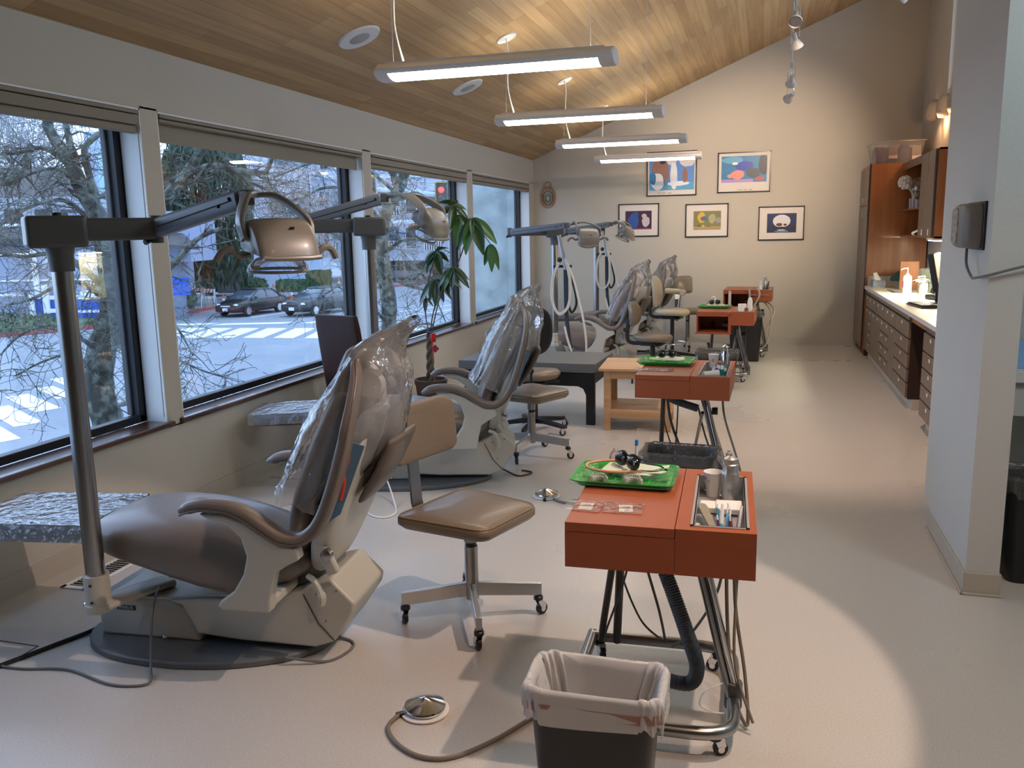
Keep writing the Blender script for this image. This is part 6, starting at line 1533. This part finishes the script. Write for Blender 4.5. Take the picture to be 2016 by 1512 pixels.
# second conifer mass at the right of the blue house and dark trees on the skyline
def skyline(label, u0, u1, v0, v1, D, n, seed, col):
    rnd = random.Random(seed); fo = MB()
    c0 = WP((u0 + u1) / 2, v1, D)
    for k in range(n):
        u = rnd.uniform(u0, u1); v = rnd.uniform(v0, v1) ; p = WP(u, v, D + rnd.uniform(-2, 2)); a = Vector((rnd.uniform(-1, 1), rnd.uniform(-1, 1), rnd.uniform(-1, .3))).normalized() * rnd.uniform(.3, .8); b_ = a.orthogonal().normalized() * .15
        fo.add([p - a, p + b_, p + a, p - b_], [(0, 1, 2, 3)])
    o = fo.build('evergreen_tree', col, smooth=False); tag(o, label, 'tree'); return o
skyline('dark evergreen bough beside the pale tower', 224, 262, 305, 330, 48, 500, 5, m_ced)
# ---- bare trees
m_bark = bpy.data.materials.new('lichen_bark'); m_bark.use_nodes = True; t = m_bark.node_tree; b = t.nodes['Principled BSDF']; b.inputs['Roughness'].default_value = .9
tc = t.nodes.new('ShaderNodeTexCoord'); n_ = t.nodes.new('ShaderNodeTexNoise'); n_.inputs['Scale'].default_value = 7; n_.inputs['Detail'].default_value = 5; r_ = t.nodes.new('ShaderNodeValToRGB')
r_.color_ramp.elements[0].position = .45; r_.color_ramp.elements[0].color = (.03, .032, .026, 1); r_.color_ramp.elements[1].position = .62; r_.color_ramp.elements[1].color = (.15, .17, .135, 1)
t.links.new(tc.outputs['Object'], n_.inputs['Vector']); t.links.new(n_.outputs[0], r_.inputs[0]); t.links.new(r_.outputs[0], b.inputs['Base Color'])
m_barkp = M('pale_bark', (.30, .31, .33), .9, nz=(5, .3))
def grow(mb, p, d, L, r, depth, rnd, droop=.15, kids=4, wig=.35, rmin=.0025):
    n = 5; pts = [p]; dirs = [d]; q = p.copy(); dd = d.copy()
    for i in range(n):
        dd = (dd + Vector((rnd.gauss(0, wig), rnd.gauss(0, wig), rnd.gauss(0, wig) - droop)) * .5).normalized()
        q = q + dd * (L / n); pts.append(q.copy()); dirs.append(dd.copy())
    rr = [max(r * (1 - .75 * i / n), rmin) for i in range(n + 1)]
    mb.tube(pts, rr, 3 if r < .02 else 5, cap=False)
    if depth <= 0: return
    for k in range(kids):
        i = rnd.randint(1, n); side = Vector((rnd.gauss(0, 1), rnd.gauss(0, 1), rnd.gauss(0, .7)))
        nd = (dirs[i] * .55 + side.normalized() * .8).normalized()
        grow(mb, pts[i], nd, L * rnd.uniform(.42, .68), max(rr[i] * .6, rmin), depth - 1, rnd, droop, kids, wig, rmin)
def limb_tree(label, limbs, seed, mat, base, dens=1.0, depth=2, rmin=.003, L0=1.0, kids=4, group=None, droop=.12):
    rnd = random.Random(seed); root = empty('bare_tree', label, 'tree', base, 0, group)
    tr = MB(); tw = MB()
    for pts, r0, r1 in limbs:
        P = cr([WP(*q) for q in pts], 5); n = len(P)
        rad = [(r0 + (r1 - r0) * i / (n - 1)) * (1 + .12 * mnoise.noise(Vector((i * .8, seed, r0 * 50)))) for i in range(n)]
        (tr if r0 > .06 else tw).tube(P, rad, 10 if r0 > .06 else 6, cap=False)
        if r0 > .12: continue
        step = max(1, int(2 / dens))
        for i in range(1, n, step):
            for s_ in range(2):
                T = (P[min(i + 1, n - 1)] - P[i - 1]).normalized(); side = Vector((rnd.gauss(0, 1), rnd.gauss(0, 1), rnd.gauss(0, .8))).normalized()
                grow(tw, P[i], (T * .5 + side).normalized(), L0 * rnd.uniform(.5, 1.1), max(rad[i] * .35, .007), depth, rnd, droop, kids, .55, rmin)
    rel(tr.build('trunk', mat, root), root); rel(tw.build('twigs', mat, root), root)
    return root
D = 12.5
T1 = [([(222, 960, D), (214, 840, D), (196, 770, D), (200, 690, D), (224, 620, D), (222, 540, D), (212, 470, D)], .22, .19),
      ([(214, 480, D), (190, 420, D), (160, 370, D), (140, 320, D), (100, 262, D), (92, 225, D)], .15, .06),
      ([(190, 420, D), (186, 380, D), (172, 330, D), (168, 290, D), (196, 262, D)], .07, .04),
      ([(150, 340, D), (140, 290, D), (128, 240, D)], .06, .04),
      ([(232, 620, D), (258, 560, D - .3), (272, 500, D - .6), (290, 430, D - 1), (340, 380, D - 1.2), (400, 290, D - 1.4)], .10, .06),
      ([(316, 370, D - 1), (360, 345, D - 1.3), (420, 326, D - 1.5), (480, 336, D - 1.6), (520, 340, D - 1.7), (536, 310, D - 1.8)], .05, .025),
      ([(300, 420, D - 1), (350, 356, D - 1.2), (430, 330, D - 1.4), (500, 362, D - 1.4), (560, 390, D - 1.4)], .045, .015),
      ([(235, 640, D), (300, 560, D - .8), (345, 516, D - 1.3), (390, 470, D - 1.8), (440, 448, D - 2)], .065, .02),
      ([(200, 560, D), (150, 520, D - .4), (100, 500, D - .7), (40, 505, D - 1), (-30, 490, D - 1.2)], .05, .02),
      ([(140, 330, D), (90, 292, D - .5), (40, 300, D - .8), (-20, 305, D - 1)], .045, .02),
      ([(60, 288, D - .6), (52, 320, D - .8), (44, 345, D - .9), (20, 360, D - 1), (-20, 362, D - 1)], .05, .03),
      ([(160, 372, D), (120, 335, D - .4), (80, 336, D - .6), (40, 352, D - .7)], .03, .012),
      ([(205, 470, D), (140, 400, D - .6), (80, 400, D - .9), (20, 430, D - 1.2)], .04, .015),
      ([(216, 600, D), (170, 560, D - .5), (120, 560, D - 1), (60, 590, D - 1.4), (10, 600, D - 1.6)], .04, .012),
      ([(205, 700, D), (150, 660, D - .5), (100, 640, D - 1), (40, 660, D - 1.4), (0, 700, D - 1.6)], .035, .01),
      ([(200, 760, D), (150, 700, D - .6), (90, 710, D - 1.1), (30, 740, D - 1.5)], .03, .008),
      ([(226, 660, D), (262, 610, D - .6), (300, 600, D - 1), (345, 640, D - 1.4), (380, 700, D - 1.6)], .04, .01),
      ([(205, 690, D), (260, 680, D - .6), (330, 700, D - 1.2), (400, 730, D - 1.6), (450, 745, D - 1.8)], .028, .006),
      ([(218, 800, D), (262, 790, D - .4), (285, 760, D - .6), (300, 740, D - .8)], .04, .015),
      ([(230, 500, D), (262, 440, D - .4), (262, 380, D - .6), (300, 320, D - .8)], .035, .012),
      ([(190, 390, D), (240, 378, D - .4), (262, 350, D - .6)], .03, .010)]
limb_tree('big lichen covered bare tree with winding limbs outside the first two windows', T1, 11, m_bark, GP(205, 1010), .62, 2, .0040, .95, 3)
D = 19
T2 = [([(765, 900, D), (766, 780, D), (764, 690, D), (766, 600, D), (757, 540, D), (752, 480, D), (760, 420, D), (786, 370, D), (800, 330, D)], .20, .12),
      ([(786, 372, D), (776, 350, D), (772, 300, D)], .10, .06),
      ([(757, 500, D), (800, 470, D - .5), (850, 480, D - .8), (890, 500, D - 1)], .05, .015),
      ([(757, 540, D), (800, 560, D - .5), (850, 580, D - .8), (880, 640, D - 1)], .05, .012),
      ([(766, 560, D), (720, 500, D - .6), (670, 470, D - 1), (610, 420, D - 1.5), (560, 420, D - 1.8)], .06, .02),
      ([(760, 450, D), (700, 380, D - .6), (640, 370, D - 1), (590, 390, D - 1.4), (520, 400, D - 1.6)], .05, .015),
      ([(765, 640, D), (720, 590, D - .6), (680, 560, D - 1), (640, 580, D - 1.4)], .04, .012),
      ([(764, 680, D), (800, 650, D - .4), (850, 640, D - .8), (900, 700, D - 1)], .035, .008),
      ([(770, 400, D), (820, 380, D - .4), (870, 410, D - .8), (910, 400, D - 1)], .04, .012),
      ([(780, 380, D), (700, 320, D - .5), (620, 320, D - .8), (540, 350, D - 1)], .045, .015)]
limb_tree('lichen covered bare street tree standing outside the third window', T2, 23, m_bark, GP(766, 660), .65, 2, .0055, 1.25, 3)
for i, (u, v0, D, s_) in enumerate(((20, 470, 60, 1), (75, 480, 64, 1.1), (-30, 470, 58, 1), (112, 470, 66, .9), (640, 560, 62, .9), (680, 575, 58, .8), (560, 520, 66, .8), (820, 500, 76, 1.1), (780, 500, 80, 1), (880, 500, 78, 1.1))):
    rnd = random.Random(50 + i); root = empty('bare_tree', ['thin pale bare tree on the skyline near the left picture edge', 'thin pale bare tree on the skyline above the house number board', 'thin pale bare tree touching the left picture edge', 'thin pale bare tree on the skyline nearest the pale tower', 'thin pale bare tree above the trimmed hedge', 'thin pale bare tree rightmost in the second window', 'thin pale bare tree just right of the cedar', 'thin bare tree at the middle of the far white wall', 'thin bare tree above the parked silver car', 'thin bare tree under the lit traffic signal'][i], 'tree', WP(u, v0, D), 0, 'distant bare trees behind the blue house' if i < 4 else 'distant bare trees by the apartment block' if i < 7 else 'distant bare trees by the far white wall')
    tw = MB()
    for k in range(3):
        grow(tw, WP(u + rnd.uniform(-3, 3), v0, D), Vector((rnd.gauss(0, .12), rnd.gauss(0, .12), 1)).normalized(), 9 * s_, .12, 3, rnd, -.05, 6, .16, .016)
    rel(tw.build('branches', m_barkp if i < 7 else m_bark, root), root)
for i in range(4):
    root = [o for o in bpy.data.objects if o.name.startswith('bare_tree')]
# ---- street furniture
m_gal = M('galvanised', (.50, .55, .62), .5, .2)
t = empty('street_sign', 'green street name sign on a pale post', 'street sign', GP(32, 655), CANG)
def local(root, p): return Matrix.Rotation(-root.rotation_euler[2], 3, 'Z') @ (p - root.location)
p0 = local(t, WP(22, 548, 45)); MB().cyl((p0.x + .1, 0, 0), (p0.x, 0, p0.z), .055, 10).build('post', m_gal, t)
sb = MB().box((p0.x, -.08, p0.z + .2), (.95, .03, .36)).build('sign_blade', M('sign_green', (.01, .30, .20), .5), t, bevel=.01)
for k, x in enumerate((-.26, -.16, -.07, .02, .11)): MB().box((p0.x + x, -.098, p0.z + .2), (.05, .004, .18 if k % 2 else .14)).build('letter_stroke', m_trimw, sb)
MB().box((p0.x, -.098, p0.z + .36), (.9, .004, .02)).build('sign_edge', m_trimw, sb); MB().box((p0.x, -.098, p0.z + .04), (.9, .004, .02)).build('sign_edge', m_trimw, sb)
m_sig = M('signal_black', (.02, .02, .02), .6); m_yel = M('signal_yellow', (.55, .36, .02), .6)
t = empty('traffic_signal', 'traffic signal mast arm with a lit red light and yellow edged backplate', 'traffic light', WP(1010, 396, 36), 0)
rel(MB().tube([WP(700, 369, 36), WP(1010, 397, 36)], [.09, .13], 12).build('mast_arm', M('mast_blue', (.40, .50, .62), .5), t), t)
a = WP(1010, 397, 36); rel(MB().cyl(a, (a.x, a.y, GZ), .16, 12).build('mast_pole', m_gal, t), t)
for (u0, v0, u1, v1, lit) in ((857, 358, 882, 421, True), (722, 346, 740, 388, False)):
    bp_ = rel(fbox(MB(), u0, v0, u1, v1, 35.7, .04).build('backplate', m_yel, t, smooth=False), t)
    hs = rel(fbox(MB(), u0 + 2, v0 + 1.5, u1 - 2, v1 - 2, 35.5, .2).build('signal_head', m_sig, t, bevel=.03), t)
    for k in range(3):
        cc = WP((u0 + u1) / 2 - 1, v0 + (v1 - v0) * (.25 + .26 * k), 35.4)
        on = lit and k == 0
        l = MB().lathe([(0, .06), (.08, .05), (.125, 0), (0, 0)], cc, 16, -CD_).build('red_lens' if k == 0 else 'signal_lens', M('red_light', (.8, .02, .02), .4, emit=((1, .03, .02), 4.5)) if on else M('lens_off', (.03, .03, .02), .3), hs)
        l.data.transform(Matrix.Translation(t.location).inverted())
m_or = M('cone_orange', (.75, .12, .03), .5); m_wh = M('barricade_white', (.72, .72, .72), .5)
def cone(label, p, s_=1):
    r = empty('traffic_cone', label, 'traffic cone', p, 0, 'orange traffic cones'); r.scale = (s_,) * 3
    MB().b2(-.18, .18, -.18, .18, 0, .03).build('cone_base', m_or, r); b = MB().lathe([(.13, .03), (.085, .30), (.025, .72), (0, .72)], (0, 0, 0), 14, cap=False).build('cone_body', m_or, r)
    MB().lathe([(.095, .32), (.072, .46)], (0, 0, 0), 14, cap=False).build('reflective_band', m_wh, b)
def barricade(label, p, rz, w_=.75):
    r = empty('barricade', label, 'barricade', p, rz, 'orange and white barricades')
    for z in (.95, .55):
        bd = MB().box((0, 0, z), (w_, .05, .22 if z > .9 else .16)).build('board', m_wh, r)
        if z > .9:
            for k in range(4): MB().prism([(-.06, -.11), (.03, -.11), (.10, .11), (.01, .11)], -.03, -.027, 'xz', (-w_ * .38 + k * w_ * .24, 0, z)).build('orange_stripe', m_or, bd)
    for sx in (-1, 1):
        MB().tube([(sx * w_ * .42, -.02, 1.05), (sx * w_ * .46, -.30, 0)], .03, 6).build('leg', m_wh, r); MB().tube([(sx * w_ * .42, .02, 1.05), (sx * w_ * .46, .30, 0)], .03, 6).build('leg', m_wh, r)
zs = GZ + .14
for k, (u, v) in enumerate(((392, 600), (412, 603), (524, 583), (548, 592))):
    barricade(['orange and white barricade leftmost by the cedar', 'orange and white barricade second from the left, in front of the cedar', 'orange and white barricade behind the dark sedan, left of two', 'orange and white barricade behind the dark sedan, right of two'][k], GP(u, v, zs), CANG + (.5, .1, .2, -.2)[k], .85)
cone('orange traffic cone between the barricades and the dark sedan', GP(441, 602, zs), 1.0); cone('tall orange traffic cone between the two dark cars', GP(575, 596, zs), 1.45); cone('small orange cone at the left of the second bare tree', GP(745, 556), 1.3)
cone('small orange cone lying beyond the second car, near the curb', GP(668, 568, zs), 1.2)
for k in range(4): 
    pass
m_cblk = M('car_black', (.004, .004, .006), .35, coat=.15); m_cgl = M('car_glass', (.06, .08, .10), .1, coat=.3); m_tire = M('tyre', (.01, .01, .01), .8); m_cwh = M('car_white', (.55, .57, .60), .3, coat=.4)
m_hl = M('headlamp', (.65, .68, .70), .15, coat=.5)
def car(label, p, heading, mat, van=False, s_=1.0):
    r = empty('car', label, 'car', p, heading); r.scale = (s_,) * 3
    secs = [(-2.18, .66, .38, .78), (-2.12, .78, .28, .93), (-1.7, .85, .22, 1.0), (-.6, .87, .20, .97), (.6, .87, .20, .95), (1.3, .86, .22, .90), (1.85, .80, .24, .78), (2.12, .74, .26, .68), (2.2, .62, .34, .58)]
    rings = []
    for x, hw, zb, zt in secs:
        h_ = (zt - zb) / 2; rings.append([Vector((x, p_[0] * hw, zb + h_ + p_[1] * h_)) for p_ in rrect(2, 2, .45, 4)])
    bo = MB().loft(rings).build('body', mat, r, angle=60)
    top = 1.42 if not van else 1.75
    xb = -1.65 if not van else -2.0
    rings = []
    for z, x0, x1, hw in ((.90, xb, 1.05, .80), (1.0, xb + .05, .92, .79), (1.22, xb + .32, .52, .70), (top - .06, xb + .62, .18, .61), (top - .02, xb + .72, .08, .56)):
        rings.append([Vector((x0 + (x1 - x0) * (p_[0] + 1) / 2, p_[1] * hw, z)) for p_ in rrect(2, 2, .25, 3)])
    MB().loft(rings).build('windows', m_cgl, r, angle=60)
    rings = [[Vector((x0 + (x1 - x0) * (p_[0] + 1) / 2, p_[1] * hw, z)) for p_ in rrect(2, 2, .3, 3)] for z, x0, x1, hw in ((top - .05, xb + .58, .22, .62), (top - .01, xb + .68, .12, .58), (top + .01, xb + .8, .0, .45))]
    MB().loft(rings).build('roof', mat, r, angle=60)
    for sy in (-1, 1):
        MB().tube([(1.0, sy * .79, .93), (.14, sy * .60, top - .03)], .035, 6).build('pillar', mat, r); MB().tube([(-.35, sy * .80, .96), (-.40, sy * .62, top - .03)], .03, 6).build('pillar', mat, r); MB().tube([(xb + .02, sy * .79, .96), (xb + .62, sy * .60, top - .04)], .05, 6).build('pillar', mat, r)
        MB().box((.78, sy * .95, 1.0), (.12, .16, .12)).build('wing_mirror', mat, r, bevel=.03)
        MB().ball((2.02, sy * .56, .66), (.12, .18, .08), 12, 6).build('headlamp', m_hl, r)
        for x in (-1.32, 1.36):
            w_ = MB().cyl((x, sy * .70, .31), (x, sy * .90, .31), .31, 22).build('wheel', m_tire, r, bevel=.03); MB().cyl((x, sy * .88, .31), (x, sy * .915, .31), .20, 16).build('hubcap', m_alu, w_)
    MB().box((2.17, 0, .60), (.06, .62, .09)).build('grille', m_hl if mat is m_cblk and s_ == 1.0 else m_black, r, bevel=.01)
    MB().box((2.215, 0, .43), (.02, .34, .16)).build('number_plate', m_wh, r)
    return r
car('dark sedan with lit windscreen waiting at the crosswalk', GP(497, 618), radians(-96), m_cblk)
car('second dark car behind the brown leather chair, waiting at the crosswalk', GP(628, 617), radians(-99), m_cblk, s_=1.04)
car('white parked van seen through the third window', GP(800, 552), radians(15), m_cwh, True, 1.1)
car('dark red parked car right of the white van', GP(850, 545), radians(12), M('car_maroon', (.10, .03, .04), .3, coat=.4), False, 1.1)
car('silver parked car left of the white van', GP(770, 549), radians(12), M('car_silver', (.40, .42, .45), .3, coat=.4), False, 1.0)
# stucco end wall just outside the fourth window
m_stu = M('stucco', (.36, .42, .41), .9, nz=(3.5, .28), bump=(7, 1.0))
o = MB().b2(-4.36, XO, 12.66, 13.1, GZ, 4.2).build('stucco_wall', m_stu, smooth=False); tag(o, 'rough pale green stucco wall filling the view of the fourth window', 'wall')

# ================================================================ MONEY TREE IN THE ROOM
m_leaf = M('money_tree_leaf', (.011, .048, .009), .35, coat=.15); m_leafl = M('money_tree_leaf_light', (.04, .12, .02), .4)
YP = 7.35
pb = Vector((at(848, 742, YP).x, YP, 0))
pt = empty('money_tree', 'tall money tree with braided trunk and palmate leaves in a brown pot', 'plant', pb)
MB().lathe([(0, 0), (.11, .0), (.115, .01), (.145, .25), (.155, .27), (.155, .31), (.140, .31), (.135, .27), (0, .27)], (0, 0, 0), 28).build('pot', M('pot_brown', (.085, .055, .038), .55), pt)
MB().lathe([(0, .275), (.137, .275), (.13, .272), (0, .272)], (0, 0, 0), 20).build('soil', M('soil', (.02, .014, .01), .95), pt)
m_stem = M('stem_brown', (.12, .085, .055), .8)
for k in range(3):
    pts = []
    for i in range(22):
        z = .27 + .52 * i / 21; rr = .026 - .012 * i / 21; a = k * 2.1 + i * .55; pts.append((rr * cos(a), rr * sin(a), z))
    MB().tube(pts, [.021 - .009 * i / 21 for i in range(22)], 8).build('braided_stem', m_stem, pt)
def stem(pix, r=.006):
    P = [at(u, v, YP + dy) - pb for u, v, dy in pix]; MB().tube(cr(P, 6), r, 6).build('stem', m_stem, pt)
def rosette(u, v, dy, n, L, seed, tilt=.5, mat=None):
    rnd = random.Random(seed); c = at(u, v, YP + dy) - pb; root_n = Vector((rnd.uniform(-.2, .5), -.55, .6)).normalized(); ax = root_n.orthogonal().normalized(); ay = root_n.cross(ax)
    for k in range(n):
        a = 2 * pi * k / n + rnd.uniform(-.25, .25); d = (ax * cos(a) + ay * sin(a)); d = (d + Vector((0, 0, -tilt))).normalized(); Lk = L * rnd.uniform(.75, 1.1)
        side = d.cross(root_n).normalized(); rows = []
        for i in range(9):
            f = i / 8; wv = .21 * Lk * sin(pi * min(f * .93 + .05, 1)) ** .8 * (1 if f < .6 else 1); q = c + d * (Lk * f) + Vector((0, 0, -.35 * Lk * f * f)) + root_n * .02 * Lk
            rows.append([q - side * wv + root_n * wv * .35, q - side * wv * .5 + root_n * wv * .12, q, q + side * wv * .5 + root_n * wv * .12, q + side * wv + root_n * wv * .35])
        MB().loft(rows, cap=False, closed=False).build('leaf', mat if mat else (m_leafl if rnd.random() < .22 else m_leaf), pt, angle=80)
stem([(848, 655, 0), (852, 620, 0), (868, 570, 0), (900, 520, 0), (918, 470, 0)]); stem([(846, 655, 0), (838, 620, .05), (842, 560, .05), (858, 500, .05)]); stem([(850, 655, 0), (862, 600, -.05), (880, 540, -.05), (893, 530, -.05)])
stem([(905, 512, 0), (906, 460, 0), (902, 400, 0), (893, 412, 0)], .004); stem([(915, 470, 0), (930, 440, -.03), (958, 470, -.03), (966, 482, -.03)], .004); stem([(862, 590, 0), (856, 560, 0), (850, 548, 0)], .004)
rosette(858, 497, .05, 7, .19, 1, .25); rosette(893, 406, .02, 6, .19, 2, .2); rosette(930, 432, -.04, 7, .26, 3, .75); rosette(904, 425, .0, 5, .24, 8, .9); rosette(890, 528, -.05, 6, .19, 4, .8); rosette(858, 552, .0, 6, .20, 5, 1.1); rosette(966, 482, -.03, 3, .20, 6, 2.2, m_leafl); rosette(876, 548, .03, 4, .17, 7, .7); rosette(838, 588, .03, 3, .11, 9, 1.0)
pr = at(853, 665, YP - .05) - pb
MB().box(pr, (.05, .02, .085), .3).build('red_ribbon', M('red_ribbon', (.60, .015, .01), .3, coat=.3), pt, bevel=.012)
MB().box(pr + Vector((.02, -.01, -.10)), (.055, .006, .055), Matrix.Rotation(radians(45), 3, 'Y')).build('red_tag', M('dark_red_tag', (.25, .01, .015), .4), pt)
for k in range(8): MB().ball(pr + Vector((.0, -.012, -.06 - .018 * k)), .008, 6, 4).build('red_bead', MATS['red_ribbon'], pt)
MB().box(pr + Vector((-.03, 0, .055)), (.07, .012, .010)).build('blue_tie', M('blue_tie', (.01, .10, .45), .4), pt)
